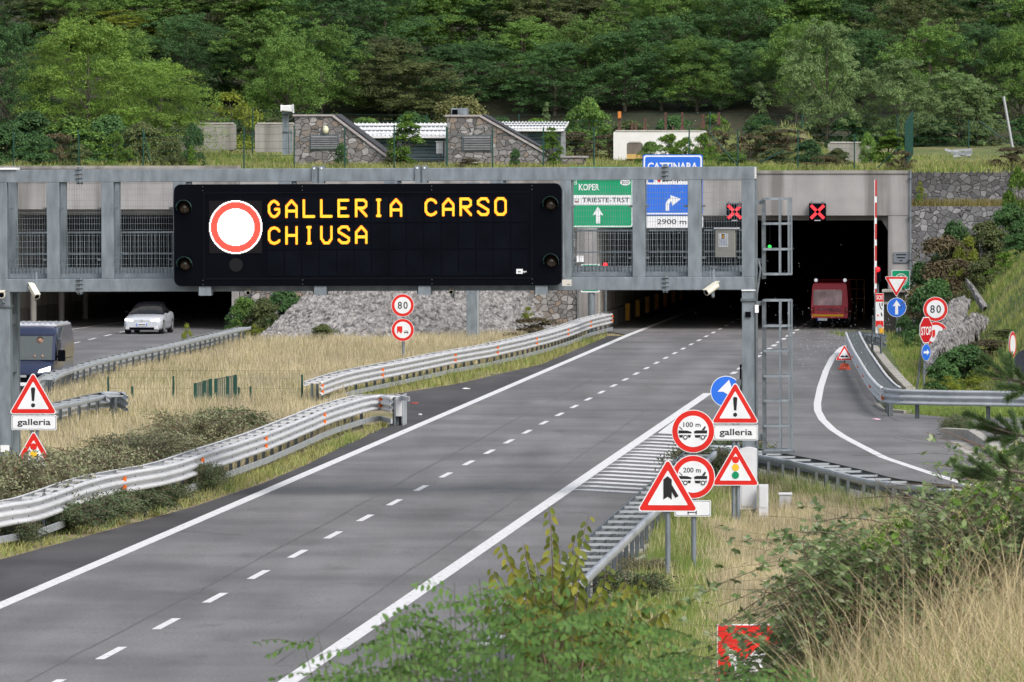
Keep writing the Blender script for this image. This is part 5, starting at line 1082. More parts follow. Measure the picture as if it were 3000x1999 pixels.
for px in (2390, 2475):
    a = f.loc(px, 821.5); m = MB(); m.sphere((a[0], .3, a[1]), .09, emit('work_lamp', (.9, .95, 1), .42), 14, 8); m.tube([(a[0], .3, a[1]-.25), (a[0], .3, a[1]-.05)], .02, BLACKH, 6); m.build('work_lamp', t, smooth=180)
for s_ in (-1, 1):
    for y in (1.2, 4.6): wheel(t, cx_+s_*(hw-.12), y, .42, .26)
    m = MB(); m.bx(cx_+s_*(hw-.12)-.06, -.03, .75, cx_+s_*(hw-.12)+.06, .0, 1.05, mat('tail_lamp', (.3, .01, .01), .3, 0, 0)); m.build('tail_lamp', t)
f = Fr(2505, 372); t = thing('tool_trestle', 'rusty orange trestle frame standing deep in the tunnel right of the red vehicle', 'trestle', f); x0, z0, x1, z1 = f.rect(2486, 818, 2532, 935); m = MB(); TR = mat('rusty_orange_steel', (.30, .12, .04), .7, 0, .2, 5)
for x in (x0, (x0+x1)/2, x1): m.bx(x-.03, 0, 0, x+.03, .06, z1, TR)
for z in (z1, z1-.5, z1-1.0): m.bx(x0, -.01, z-.05, x1, .05, z, TR)
m.build('frame', t)
# ================================================================ ON THE TERRACE ABOVE THE TUNNELS
def on(px, py, ly): return TP.loc(px, py, ly)
SHEDW = mat('white_roof_sheet', (.78, .79, .80), .4, .1, .05, 1); SLATE = mat('grey_coping', (.36, .33, .33), .7, 0, .1, 4); LOUV = mat('blue_grey_louvre', (.16, .21, .25), .5, .2, .1, 3); LOUVG = mat('grey_louvre', (.27, .285, .30), .5, .2, .1, 3)
def vent(label, x_l, x_t, x_r, y_top, ly, dpt, lv, mirror_box):
    t = thing('ventilation_building', label, 'ventilation building', TP)
    a = on(x_l, y_top, ly); b = on(x_t, y_top, ly); c_ = on(x_r, 487, ly); z0 = HZ(a[0], ly)-.4; zt = a[1]; pts = [(a[0], z0), (c_[0], z0), (c_[0], min(c_[1], zt)), (b[0], zt), (a[0], zt)]
    q = TP.rect(*lv, ly); m = MB()
    m.prism(pts, ly, ly+dpt, STONE); m.build('wall', t)
    m = MB(); m.bx(a[0]-.1, ly-.08, zt, b[0]+.05, ly+dpt+.1, zt+.09, SLATE); v = Vector((c_[0]-b[0], 0, c_[1]-zt)); u = v.normalized(); n_ = Vector((-u.z, 0, u.x)); pa = Vector((b[0], 0, zt)); 
    for off, w0, w1 in ((0, -.08, .35), (.0, dpt-.35, dpt+.1)):
        m.add([tuple(pa+Vector((0, ly+yy, 0))+n_*nn+v*tt) for tt in (0, 1) for yy in (w0, w1) for nn in (0, .10)], [(0, 1, 3, 2), (4, 6, 7, 5), (0, 2, 6, 4), (1, 5, 7, 3), (0, 4, 5, 1), (2, 3, 7, 6)], SLATE)
    m.build('coping', t)
    m = MB(); m.add([tuple(pa+Vector((0, ly+yy, 0))+n_*(.16 if yy else .0)+v*tt) for tt in (0, 1) for yy in (.36, dpt-.36)], [(0, 1, 3, 2)], mat('dark_roof', (.05, .05, .055), .7, 0, .1)); m.build('roof', t)
    m = MB(); m.bx(q[0], ly-.03, q[1], q[2], ly+.02, q[3], BLACKH); n = 6
    for k in range(n): z = q[1]+(q[3]-q[1])*(k+.5)/n; m.box(((q[0]+q[2])/2, ly-.06, z), (q[2]-q[0]-.04, .12, (q[3]-q[1])/n*.55), LOUVG, Matrix.Rotation(.5, 3, 'X'))
    for (x0, x1_, za, zb_) in ((q[0]-.06, q[0], q[1]-.06, q[3]+.06), (q[2], q[2]+.06, q[1]-.06, q[3]+.06), (q[0], q[2], q[3], q[3]+.06), (q[0], q[2], q[1]-.06, q[1])): m.bx(x0, ly-.05, za, x1_, ly, zb_, GALVD)
    m.build('louvre', t); return t, zt
t, zt = vent('stone ventilation building with sloping wing and a round lamp, left of the white roofed shed', 863, 972, 1165, 341, 5, 4.5, (910, 399, 990, 437), 0)
a = on(954, 381, 4.95); m = MB(); m.sphere((a[0], 4.93, a[1]), .16, mat('cream_lamp', (.72, .70, .50), .4, 0, 0), 14, 10, 1.3); m.build('lamp', t, smooth=180)
t, zt = vent('stone ventilation building with sloping wing and steel boxes on its roof, right of the shed', 1309, 1404, 1660, 342, 5, 4.5, (1357, 400, 1438, 441), 1)
for px in (1322, 1345.5): a = on(px, 342, 6); b = on(px+22, 317, 6); m = MB(); m.bx(a[0], 6, a[1], b[0], 7.2, b[1], GALV); m.bx(a[0]+.05, 5.98, a[1]+.1, b[0]-.05, 6.0, b[1]-.08, BLACKH if px < 1330 else GALV); m.build('steel_box', t)
a = on(1680, 458, 4); t = thing('parapet', 'low stone parapet stub at the foot of the right ventilation building', 'wall', TP); x0, z0, x1, z1 = TP.rect(1645, 457, 1712, 495, 4); m = MB(); m.bx(x0, 4, z0-.3, x1, 5.5, z1-.1, STONE); m.build('wall', t); m = MB(); m.bx(x0-.05, 3.95, z1-.1, x1+.12, 5.6, z1, SLATE); m.build('coping', t)
t = thing('shed', 'long low shed with white corrugated roof and blue grey louvres between the stone buildings', 'shed', TP); x0, z0, x1, z1 = TP.rect(1060, 398, 1640, 486, 11.5); m = MB(); m.bx(x0, 11.5, z0-.4, x1, 15, z1+.1, mat('shed_wall', (.30, .33, .35), .6, .1, .06)); m.build('wall', t)
ridge = on(1300, 361, 14)[1]
for a_, b_, y0, yr in ((1020, 1312, 398, 362), (1420, 1652, 378, 358)):
    xa, ze = on(a_, y0, 10.7); xb = on(b_, y0, 10.7)[0]; zr = on(a_, yr, 14)[1]; m = MB(); n = 24
    m.add([(xa, 10.7, ze), (xb, 10.7, ze), (xb, 14.2, zr), (xa, 14.2, zr), (xa, 10.7, ze-.12), (xb, 10.7, ze-.12), (xb, 14.2, zr-.12), (xa, 14.2, zr-.12)], [(0, 1, 2, 3), (4, 7, 6, 5), (0, 4, 5, 1), (1, 5, 6, 2), (3, 2, 6, 7), (0, 3, 7, 4)], SHEDW)
    for k in range(n+1): x = xa+(xb-xa)*k/n; m.add([(x-.04, 10.69, ze+.0), (x+.04, 10.69, ze), (x+.04, 14.2, zr+.0), (x-.04, 14.2, zr), (x, 10.69, ze+.06), (x, 14.2, zr+.06)], [(0, 4, 5, 3), (4, 1, 2, 5)], SHEDW)
    for q in (.35, .7): zz = ze+(zr-ze)*q; yy = 10.7+3.5*q; m.bx(xa, yy, zz+.0, xb, yy+.05, zz+.08, GALVD)
    m.build('roof', t)
    m = MB()
    for k in range(6):
        z = ze-.25-k*.19; m.box(((xa+xb)/2, 11.42, z), (xb-xa-.3, .16, .13), LOUV, Matrix.Rotation(.45, 3, 'X'))
    m.build('louvre', t)
    for q in (.02, .5, .98): x = xa+(xb-xa)*q; m = MB(); m.bx(x-.12, 11.3, z0-.3, x+.12, 11.52, ze-.1, LOUVG); m.build('pillar', t)
t = thing('electric_box', 'small white box on a stand before the shed louvres', 'electric box', TP); x0, z0, x1, z1 = TP.rect(1278, 417, 1298, 450, 6); m = MB(); m.bx(x0, 6, z0, x1, 6.4, z1, PW); m.bx(x0-.03, 5.95, z1, x1+.03, 6.45, z1+.05, PW); m.build('box', t); m = MB(); m.bx((x0+x1)/2-.05, 6.1, z0-1, (x0+x1)/2+.05, 6.25, z0, GALVD); m.build('stand', t)
def slabwall(label, pts, ly, d, mt=None, nm='concrete_wall'):
    t = thing(nm, label, 'wall', TP); q = TP.rect(*pts, ly); m = MB(); m.prism(rpoly([(q[0], q[1]-.5), (q[2], q[1]-.5), (q[2], q[3]), (q[0], q[3])], .12), ly, ly+d, mt or CONCO); m.build('wall', t, bevel=.02)
    m = MB(); m.bx(q[0]+.12, ly-.04, q[3]-.0, q[2]-.12, ly+d+.04, q[3]+.06, mat('pale_coping', (.5, .48, .45), .8, 0, .1)); m.build('coping', t); return t
slabwall('old concrete wall with rounded end behind the dark shrub', (500, 363, 690, 412), 26, .4); slabwall('old concrete wall section left of the stone building', (747, 363, 866, 418), 24, .4); slabwall('grey concrete block wall behind the earth mound', (2425, 419, 2557, 449), 20, .6)
slabwall('white concrete slab wall with rusty rods on top', (1797, 385, 2065, 442), 22, 4, mat('white_slab', (.72, .71, .70), .7, 0, .08, 1)); slabwall('small brown block in front of the white slab', (1836, 418, 1880, 452), 18, 1, mat('brown_block', (.14, .125, .11), .8, 0, .15)); 
t = thing('concrete_block', 'small ochre block under the brown block', 'block', TP); q = TP.rect(1836, 452, 1880, 466, 17.5); m = MB(); m.bx(q[0], 17.5, q[1], q[2], 18.4, q[3], mat('ochre_block', (.55, .36, .12), .8, 0, .1)); m.build('block', t)
RUST = mat('rusty_rod', (.09, .045, .035), .8, 0, .2, 6)
for i, (px, y0, y1) in enumerate(((1815, 330, 390), (1852, 360, 396), (1890, 348, 385), (1950, 330, 395), (1999, 330, 384), (2060, 335, 372), (1863, 362, 416), (1972, 372, 425), (2106, 330, 360))):
    q = on(px, y1, 22.5); z1 = on(px, y0, 22.5)[1]; m = MB(); m.bx(q[0]-.06, 22.4, q[1]-.1, q[0]+.06, 22.6, z1, RUST); m.bx(q[0]-.10, 22.38, q[1]-.1, q[0]+.10, 22.62, q[1]+.25, RUST); 
    if i == 0: m.bx(q[0]-.07, 22.3, z1-.3, q[0]+.09, 22.5, z1+.05, mat('orange_tag', (.6, .2, .04), .6, 0, 0))
    o = m.build('rusty_rod'); TP.place(o); tag(o, ('rusty rod with an orange tip at the left end of the white slab', 'second rusty rod on the white slab, short and stubby', 'third rusty rod on the white slab, standing slim', 'fourth rusty rod on the white slab, tall with a thick foot', 'fifth rusty rod on the white slab, near its middle', 'rusty rod at the right end of the white slab', 'rusty rod leaning against the front of the white slab above the brown block', 'rusty rod hanging down the front of the white slab', 'rusty rod standing beyond the right end of the slab')[i], 'rod', 'rusty rods on the white slab')
t = thing('camera_mast', 'grey mast with a white camera housing beside the concrete wall', 'camera mast', TP); q = on(836, 425, 20); zt = on(836, 312, 20)[1]; m = MB(); m.bx(q[0]-.16, 20, q[1]-.5, q[0]+.16, 20.3, zt, GALV); m.bx(q[0]+.22, 20, q[1]-.5, q[0]+.34, 20.2, zt-1.2, GALV); m.bx(q[0]-.16, 20, q[1]+.6, q[0]+.34, 20.1, q[1]+.7, GALVD); m.build('mast', t)
a = on(838, 317, 19.8); m = MB(); m.loft([[(a[0]-.25, 19.5, a[1]-.15), (a[0]-.25, 19.5, a[1]+.13), (a[0]-.25, 20.3, a[1]+.13), (a[0]-.25, 20.3, a[1]-.15)], [(a[0]+.40, 19.4, a[1]-.22), (a[0]+.38, 19.4, a[1]+.16), (a[0]+.38, 20.1, a[1]+.16), (a[0]+.40, 20.1, a[1]-.22)]], WHITE); m.build('housing', t, bevel=.04); m = MB(); m.bx(a[0]-.2, 19.6, a[1]-.3, a[0]+.3, 20, a[1]-.2, GALVD); m.build('bracket', t)
# terrace fence: one run of green posts with wire, stays and a leaf gate seen edge on
FG = mat('green_fence_steel', (.01, .06, .045), .5, 0, .1, 5)
def fence_run(label, posts, ly, ztop, stays=()):
    t = thing('wire_fence', label, 'fence', TP); xs_ = []
    for px, y0, y1 in posts:
        q = on(px, y1, ly); z1 = on(px, y0, ly)[1]; m = MB(); m.tube([(q[0], ly, HZ(q[0], ly)-.3), (q[0], ly, z1)], .035, FG, 8); m.build('post', t); xs_.append((q[0], z1))
    m = MB()
    for (xa, za), (xb, zb_) in zip(xs_[:-1], xs_[1:]):
        for k in range(5):
            m.tube([(xa, ly, za-.05-.36*k), ((xa+xb)/2, ly, (za+zb_)/2-.08-.36*k), (xb, ly, zb_-.05-.36*k)], .006, FG, 4, False)
        n = int((xb-xa)/.35)
        for k in range(1, n): x = xa+(xb-xa)*k/n; z = za+(zb_-za)*k/n; m.tube([(x, ly, z-.06), (x, ly, z-1.5)], .003, FG, 3, False)
    m.build('wire', t)
    for a_, b_, c_, d in stays: p = on(a_, b_, ly); q = on(c_, d, ly+.05); m = MB(); m.tube([(p[0], ly, p[1]), (q[0], ly+.05, q[1])], .03, FG, 8); m.build('stay', t)
    return t
fence_run('green wire fence on the terrace edge, from the trees to the left stone building', [(40, 385, 480), (230, 380, 480), (420, 378, 480), (715, 368, 478), (862, 368, 480), (1010, 370, 480), (1155, 366, 482), (1310, 372, 486)], 1.6, 0, [(420, 380, 440, 478)])
fence_run('green wire fence along the front edge of the terrace, across the right stone building', [(1308, 373, 486), (1443, 373, 486), (1592, 373, 486), (1740, 372, 490)], 1.5, 0)
fence_run('green wire fence with slanting stays on the terrace in front of the mounds', [(2019, 378, 488), (2161, 379, 490), (2338, 380, 490), (2503, 392, 494)], 1.4, 0, [(2076, 386, 2165, 490), (2300, 440, 2225, 478), (2640, 428, 2562, 500)])
fence_run('green wire fence along the edge of the woods behind the terrace', [(540, 300, 380), (740, 318, 380), (930, 330, 380), (1250, 335, 370), (1520, 335, 370), (1815, 330, 385), (2080, 328, 380), (2350, 335, 390), (2630, 335, 420), (2838, 350, 440), (3010, 360, 440)], 30, 0, [(2870, 355, 2945, 412)])
t = thing('fence_gate', 'green steel gate leaf standing open at the end of the terrace fence', 'gate', TP); p = on(2652, 475, 1.5); m = MB(); q1 = on(2672, 358, 9)
for k in range(9): y = 1.5+k*.9; z = p[1]+.08*k; x = p[0]+(on(2674, 400, 9)[0]-p[0])*k/8; m.tube([(x, y, z-.3), (x, y, z+1.95)], .03, FG, 6)
for dz in (.1, 1.0, 1.9): m.bar((p[0], 1.5, p[1]+dz), (on(2674, 400, 9)[0], 8.7, p[1]+.64+dz), .04, .05, FG)
m.build('leaf', t)
for px0, y0, px1, y1, ly, lab in ((2940, 283, 2968, 418, 12, 'pale leaning pole at the far right of the terrace'),): a = on(px0, y0, ly); b = on(px1, y1, ly); m = MB(); m.tube([(a[0], ly, a[1]), (b[0], ly, b[1]-.4)], .07, ALU, 8); o = m.build('leaning_pole'); TP.place(o); tag(o, lab, 'pole')
rs = random.Random(5); a = on(2808, 452, 7); m = MB()
for k in range(7): m.bar((a[0]-.5+rs.uniform(-.2, .5), 7+rs.uniform(-.4, .4), a[1]+rs.uniform(-.1, .25)), (a[0]+rs.uniform(.1, .7), 7+rs.uniform(-.4, .4), a[1]+rs.uniform(-.1, .25)), .06, .12, ALU)
o = m.build('scrap_metal'); TP.place(o); tag(o, 'heap of bent aluminium profiles lying on the grass above the retaining wall', 'scrap metal')
# fence remains in the median
f = Fr(600, 234); t = thing('wire_fence', 'low green wire fence lost in the dry median grass', 'fence', f); m = MB(); xs_ = []
for px, y0 in ((317, 1104), (388, 1132), (508, 1102), (700, 1135), (734, 1132), (885, 1098), (915, 1140)): q = f.loc(px, y0); m = MB(); m.tube([(q[0], 0, -.1), (q[0], 0, q[1])], .035, FG, 6); m.build('post', t)
m = MB(); xa, xb = f.loc(317, 0)[0], f.loc(885, 0)[0]
for z in (.35, .7, 1.05, 1.3): m.tube([(xa, 0, z), (xb, 0, z)], .003, FG, 4)
for k in range(60): x = xa+(xb-xa)*k/60; m.tube([(x, 0, .1), (x, 0, 1.3)], .003, FG, 3, False)
m.build('wire', t)
f = Fr(630, 233); t = thing('fence_gate', 'pair of green slatted gate leaves standing in the dry median grass', 'gate', f)
FGT = mat('dull_green_slat', (.13, .15, .115), .6, 0, .1, 4)
for a_, b_, yt0, yt1 in ((572, 617, 1125, 1113), (632, 690, 1112, 1101)):
    q = f.loc(a_, yt0); q2 = f.loc(b_, yt1); m = MB(); n = 9
    for k in range(n+1): x = q[0]+(q2[0]-q[0])*k/n; z = q[1]+(q2[1]-q[1])*k/n; m.bx(x-.025, 0, .05, x+.025, .03, z-.03, FGT)
    m.bar((q[0], 0, q[1]), (q2[0], 0, q2[1]), .05, .05, FGT)
    for x, z in ((q[0], q[1]), (q2[0], q2[1]), ((q[0]*.4+q2[0]*.6), q[1]*.4+q2[1]*.6)): m.bx(x-.05, -.04, -.05, x+.05, .05, z+.03, FG)
    m.build('leaf', t)
# litter
for px, py, col, lab, w_ in ((1215, 1184, (.35, .06, .05), 'crumpled red scrap on the asphalt shoulder', .3), (1231, 1217, (.7, .7, .7), 'small white scrap on the shoulder near the red one', .16), (1365, 1141, (.75, .75, .75), 'flattened white paper cup on the dark shoulder', .3), (2567, 1231, (.7, .45, .55), 'pinkish paper scrap on the slip road', .28)):
    c = G(px, py); rs = random.Random(px); m = MB(); mt = mat('litter_%d' % px, col, .7, 0, 0); n = 9
    top = [(w_*.5*math.cos(2*pi*k/n)*rs.uniform(.6, 1.1), w_*.5*math.sin(2*pi*k/n)*rs.uniform(.6, 1.1), .02+rs.uniform(0, .04)) for k in range(n)]; m.add(top+[(0, 0, .06)]+[(x, y, .012) for x, y, z in top], [(k, (k+1) % n, n) for k in range(n)]+[(k, n+1+k, n+1+(k+1) % n, (k+1) % n) for k in range(n)], mt)
    o = m.build('litter'); o.location = c; tag(o, lab, 'litter')
# ================================================================ VEGETATION
def unit(a): return a/np.maximum(np.linalg.norm(a, axis=-1, keepdims=True), 1e-9)
def diamonds(c, n, ln, wd, rs, spin=None):
    """a leaf-shaped quad at each centre c with normal n"""
    N = len(c); r = unit(rs.normal(size=(N, 3))); t = unit(np.cross(n, r)); b = np.cross(n, t)
    ln = np.broadcast_to(ln, (N,))[:, None]; wd = np.broadcast_to(wd, (N,))[:, None]
    V = np.stack([c-t*ln/2, c+b*wd/2-t*ln*.08, c+t*ln/2, c-b*wd/2-t*ln*.08], 1).reshape(-1, 3)
    return V, np.arange(4*N).reshape(N, 4)
def sprays(rs, cen, rad, per, flat, ls):
    """boughs reaching outwards, each carrying a string of small billowing leaf clumps"""
    M = len(cen); K = 7; e = unit(cen*np.array([1, 1, 0])+rs.normal(size=cen.shape)*np.array([.4, .4, 0])); s = np.cross(e, np.array([0, 0, 1.0])); a = np.linspace(-.7, 1.15, K)[None]+rs.normal(size=(M, K))*.12; b = rs.normal(size=(M, K))*.42*(1.1-.4*np.abs(a))
    h = .16+.10*a-.34*np.maximum(0, a)**2+rs.normal(size=(M, K))*.27
    cc = (cen[:, None, :]+rad[:, None, None]*(e[:, None, :]*a[..., None]*1.2+s[:, None, :]*b[..., None]*1.5+np.array([0, 0, 1])*h[..., None])).reshape(-1, 3)
    cr = (np.repeat(rad, K)*(.26+.26*rs.rand(M*K))); n_ = max(20, per//K)
    d = unit(rs.normal(size=(M*K, n_, 3))*np.array([1, 1, .9])); d[..., 2] = np.where(d[..., 2] < -.15, -d[..., 2], d[..., 2]); rr = .55+.55*rs.rand(M*K, n_, 1)
    p = cc[:, None, :]+d*rr*cr[:, None, None]*np.array([1.1, 1.1, .95]); n = unit(d*.8+np.array([0, 0, .5])+rs.normal(size=d.shape)*.4)
    q = p.reshape(-1, 3); return diamonds(q, n.reshape(-1, 3), ls*(.55+.9*rs.rand(len(q))), ls*.5*(.55+.9*rs.rand(len(q))), rs)
def pads_cloud(rs, cen, rad, per, flat, ls, up=.55):
    """leaf sprays: every pad is a drooping fan of leaflets, thick on top and ragged at the rim"""
    M = len(cen); d = unit(rs.normal(size=(M, per, 3))); d[..., 2] = np.where(d[..., 2] < -.25, -d[..., 2], d[..., 2])
    rr = (.35+.65*rs.rand(M, per, 1)**.5)*(1+.35*rs.normal(size=(M, per, 1))*.5)
    p = cen[:, None, :]+d*rr*rad[:, None, None]*np.array([1, 1, flat]); p[..., 2] -= (np.hypot(d[..., 0], d[..., 1])*rr[..., 0])**2*rad[:, None]*.28
    n = unit(d*.7+np.array([0, 0, up])+rs.normal(size=d.shape)*.45)
    c = p.reshape(-1, 3); return diamonds(c, n.reshape(-1, 3), ls*(.6+.8*rs.rand(len(c))), ls*.55*(.6+.8*rs.rand(len(c))), rs)
BARK = mat('bark', (.10, .085, .07), .9, 0, .3, 4, .5); TWIG = mat('dry_twig', (.16, .105, .08), .8, 0, .3, 8)
def tree_proto(seed, h, r, m, npads=58, per=560, ls=.20, base=.12, flat=.6, shape='round', name='tree', trunk_name='trunk'):
    rs = np.random.RandomState(seed); t = rs.rand(npads)**.85
    prof = {'round': lambda q: np.sin(pi*(.12+.80*q))**.8, 'cone': lambda q: (1-q)**.75*.95+.08, 'column': lambda q: .75*np.sin(pi*(.1+.85*q))**.5, 'bush': lambda q: np.sqrt(np.maximum(.02, 1-q**2))}[shape]
    ang = rs.rand(npads)*2*pi; R_ = r*prof(t)*(.12+1.0*rs.rand(npads)**.7)
    cen = np.stack([R_*np.cos(ang), R_*np.sin(ang), h*(base+(1-base)*t)*.97], 1); rad = r*(.20+.22*rs.rand(npads))*(1.15-.4*t)
    V, Fq = (sprays(rs, cen, rad*1.12, per, flat, ls) if name.endswith('tree') else pads_cloud(rs, cen, rad, per, flat, ls))
    root = thing(name, 'x', 'tree', loc=(0, 0, -100)); np_mesh('crown' if name.endswith('tree') else 'foliage', V, Fq, m, root)
    mb = MB(); th = max(.05, h*.022); mb.tube([(0, 0, -.6), (.1*th, .1, h*.3), (-.15*th, 0, h*.6), (0, .1, h*.88)], [th, th*.8, th*.5, th*.12], BARK, 8)
    for k in sorted(range(npads), key=lambda q: -rad[q])[:min(14, npads//3)]:
        c = cen[k]; z0 = max(.15*h*base, c[2]*.55); mb.tube([(0, 0, z0), (c[0]*.5, c[1]*.5, (z0+c[2])/2+.1*h*.1), tuple(c)], [th*.45, th*.3, th*.1], BARK, 6)
    mb.build(trunk_name, root, smooth=60); return root
LC = leaf('locust_leaf', [(.105, .205, .050), (.14, .255, .062), (.20, .31, .075)], .36); LD = leaf('dark_wood_leaf', [(.055, .125, .050), (.080, .170, .062), (.11, .205, .068)], .36)
LO = leaf('olive_leaf', [(.10, .145, .055), (.14, .18, .066), (.125, .125, .072)], .34); LY = leaf('yellow_green_leaf', [(.22, .27, .04), (.28, .32, .05), (.17, .23, .04)], .42); LG = leaf('grey_green_leaf', [(.14, .225, .090), (.19, .28, .12), (.24, .33, .15)], .4)
LB = leaf('bright_green_leaf', [(.12, .23, .035), (.17, .29, .05), (.09, .17, .03)], .42); LBR = leaf('brown_brush_leaf', [(.10, .08, .05), (.13, .10, .06), (.085, .09, .04)], .15); LW = leaf('willow_leaf', [(.20, .21, .085), (.26, .26, .11), (.16, .18, .07)])
LL_ = leaf('sunny_locust_leaf', [(.14, .25, .055), (.19, .31, .065), (.26, .37, .075)], .4)
def pool(specs): return [tree_proto(*a, **k) for a, k in specs]
TREES = {'locust': pool([((101, 10, 4.1, LC), {}), ((102, 10, 4.3, LC), dict(npads=66)), ((103, 10, 3.6, LC), dict(shape='column'))]),
 'dark': pool([((111, 11, 4.3, LD), {}), ((112, 11, 3.9, LD), dict(npads=62)), ((113, 11, 4.4, LD), dict(base=.08))]),
 'olive': pool([((121, 10, 3.9, LO), {}), ((122, 10, 3.4, LO), dict(base=.08, ls=.18))]),
 'pale': pool([((131, 9, 3.7, LG), dict(base=.05)), ((132, 9, 3.4, LG), dict(base=.06, shape='column'))]),
 'low': pool([((151, 10, 4.6, LL_), dict(base=.02, npads=78)), ((152, 10, 4.6, LL_), dict(base=.02, npads=78, ls=.18))]),
 'yellow': pool([((141, 10, 3.4, LY), dict(npads=54))])}
def tree(kind, px, ytop, ly, label, group, rs, wpx=None, scl=None, cat='tree'):
    """put a tree so that its top reaches the photographed height"""
    pr = TREES[kind] if kind in TREES else BUSH[kind]; o = pr[rs.randint(len(pr))]; lx, zt = TP.loc(px, ytop, ly); zb = HZ(lx, ly)-.15
    h0, r0 = PROTO[o.name]; hz = (zt-zb)/h0; kx = hz if wpx is None else wpx/(F/(345+ly))/2/r0
    d = dup(o, label, TP.world(lx, ly, zb), rs.rand()*6.28, (kx, kx*.9, hz)); d['category'] = cat; d['group'] = group; return d
PROTO = {}
for kind, lst in TREES.items():
    for o in lst: bb = [v for ch in o.children if 'crown' in ch.name or 'foliage' in ch.name for v in ch.bound_box]; PROTO[o.name] = (max(v[2] for v in bb), (max(v[0] for v in bb)-min(v[0] for v in bb))/2)
rs = np.random.RandomState(77)
LAND = [(20, 'the left edge of the picture'), (250, 'the bushes at the left end of the terrace'), (470, 'the dark shrub on the terrace'), (640, 'the concrete wall with the rounded end'), (850, 'the camera mast'), (1040, 'the left stone building'), (1230, 'the white shed roof'), (1420, 'the right stone building'), (1620, 'the right end of the shed'), (1830, 'the left end of the white slab'), (2030, 'the right end of the white slab'), (2220, 'the small earth mound'), (2420, 'the big earth mound'), (2620, 'the green gate leaf'), (2800, 'the scrap metal'), (2980, 'the leaning pole')]
WG = 'trees of the wood behind the terrace'
front = {20: ('dark', 60, 26), 250: ('low', 40, 24), 470: ('low', 165, 22), 640: ('dark', 120, 60), 850: ('locust', 78, 52), 1040: ('dark', 130, 60), 1230: ('olive', 175, 56), 1420: ('dark', 110, 60), 1620: ('dark', 120, 57), 1830: ('dark', 90, 58), 2030: ('locust', 95, 58), 2220: ('dark', 120, 60), 2420: ('pale', 48, 44), 2620: ('pale', 160, 44), 2800: ('pale', 200, 46), 2980: ('locust', 60, 54)}
KN = {'dark': 'dark green', 'locust': 'feathery mid green', 'olive': 'dull olive brown', 'pale': 'pale grey green', 'yellow': 'yellow green', 'low': 'broad feathery green'}
SHORT = ['left edge', 'left bushes', 'dark shrub', 'rounded wall', 'camera mast', 'left stone building', 'shed', 'right stone building', 'shed end', 'slab start', 'slab end', 'small mound', 'big mound', 'gate', 'scrap metal', 'leaning pole']
kinds = list(KN)
for i, (px, where) in enumerate(LAND):
    k, yt, ly = front[px]; tree(k, px+rs.randint(-15, 15), yt, ly, '%s front row tree behind %s' % (KN[k], where), WG, rs, wpx=rs.uniform(350, 410) if k not in ('pale', 'low') else 340 if k == 'pale' else 500)
    if i < 15:
        k = ('low', 'locust', 'dark', 'locust', 'locust', 'olive', 'dark', 'locust', 'locust', 'dark', 'dark', 'locust', 'dark', 'locust', 'dark')[i]
        tree(k, (px+LAND[i+1][0])/2+rs.randint(-15, 15), rs.uniform(20, 130), rs.uniform(55, 62), '%s front row tree between the %s and the %s' % (KN[k], SHORT[i], SHORT[i+1]), WG, rs, wpx=rs.uniform(330, 400))
mid = ['olive', 'yellow', 'locust', 'locust', 'dark', 'dark', 'locust', 'locust', 'olive', 'locust', 'dark', 'locust', 'dark', 'olive', 'dark', 'locust']
for i, ((px, where), k) in enumerate(zip(LAND, mid)):
    tree(k, px+90+rs.randint(-20, 20), rs.uniform(-90, -10) if k != 'yellow' else 25, rs.uniform(66, 74), '%s second row tree up the slope from the %s' % (KN[k], SHORT[i]), WG, rs, wpx=rs.uniform(400, 470))
    k2 = mid[(i+5) % 16] if mid[(i+5) % 16] != 'yellow' else 'dark'
    tree(k2, px-10+rs.randint(-20, 20), rs.uniform(-110, -20), rs.uniform(70, 78), '%s second row tree straight above the %s' % (KN[k2], SHORT[i]), WG, rs, wpx=rs.uniform(400, 470))
top = ['dark', 'locust', 'dark', 'locust', 'locust', 'dark', 'olive', 'dark', 'locust', 'olive', 'locust', 'olive', 'locust', 'olive', 'locust', 'locust']
for i, ((px, where), k) in enumerate(zip(LAND, top)): tree(k, px+rs.randint(-30, 30), rs.uniform(-330, -220), rs.uniform(88, 98), '%s back row tree high above the %s' % (KN[k], SHORT[i]), WG, rs, wpx=rs.uniform(460, 560))
for px in range(-40, 3080, 200): tree('dark', px+rs.randint(-30, 30), rs.uniform(-430, -330), rs.uniform(112, 124), 'dark tree at the very top of the wood, only glimpsed through other crowns', WG, rs, wpx=rs.uniform(480, 560))
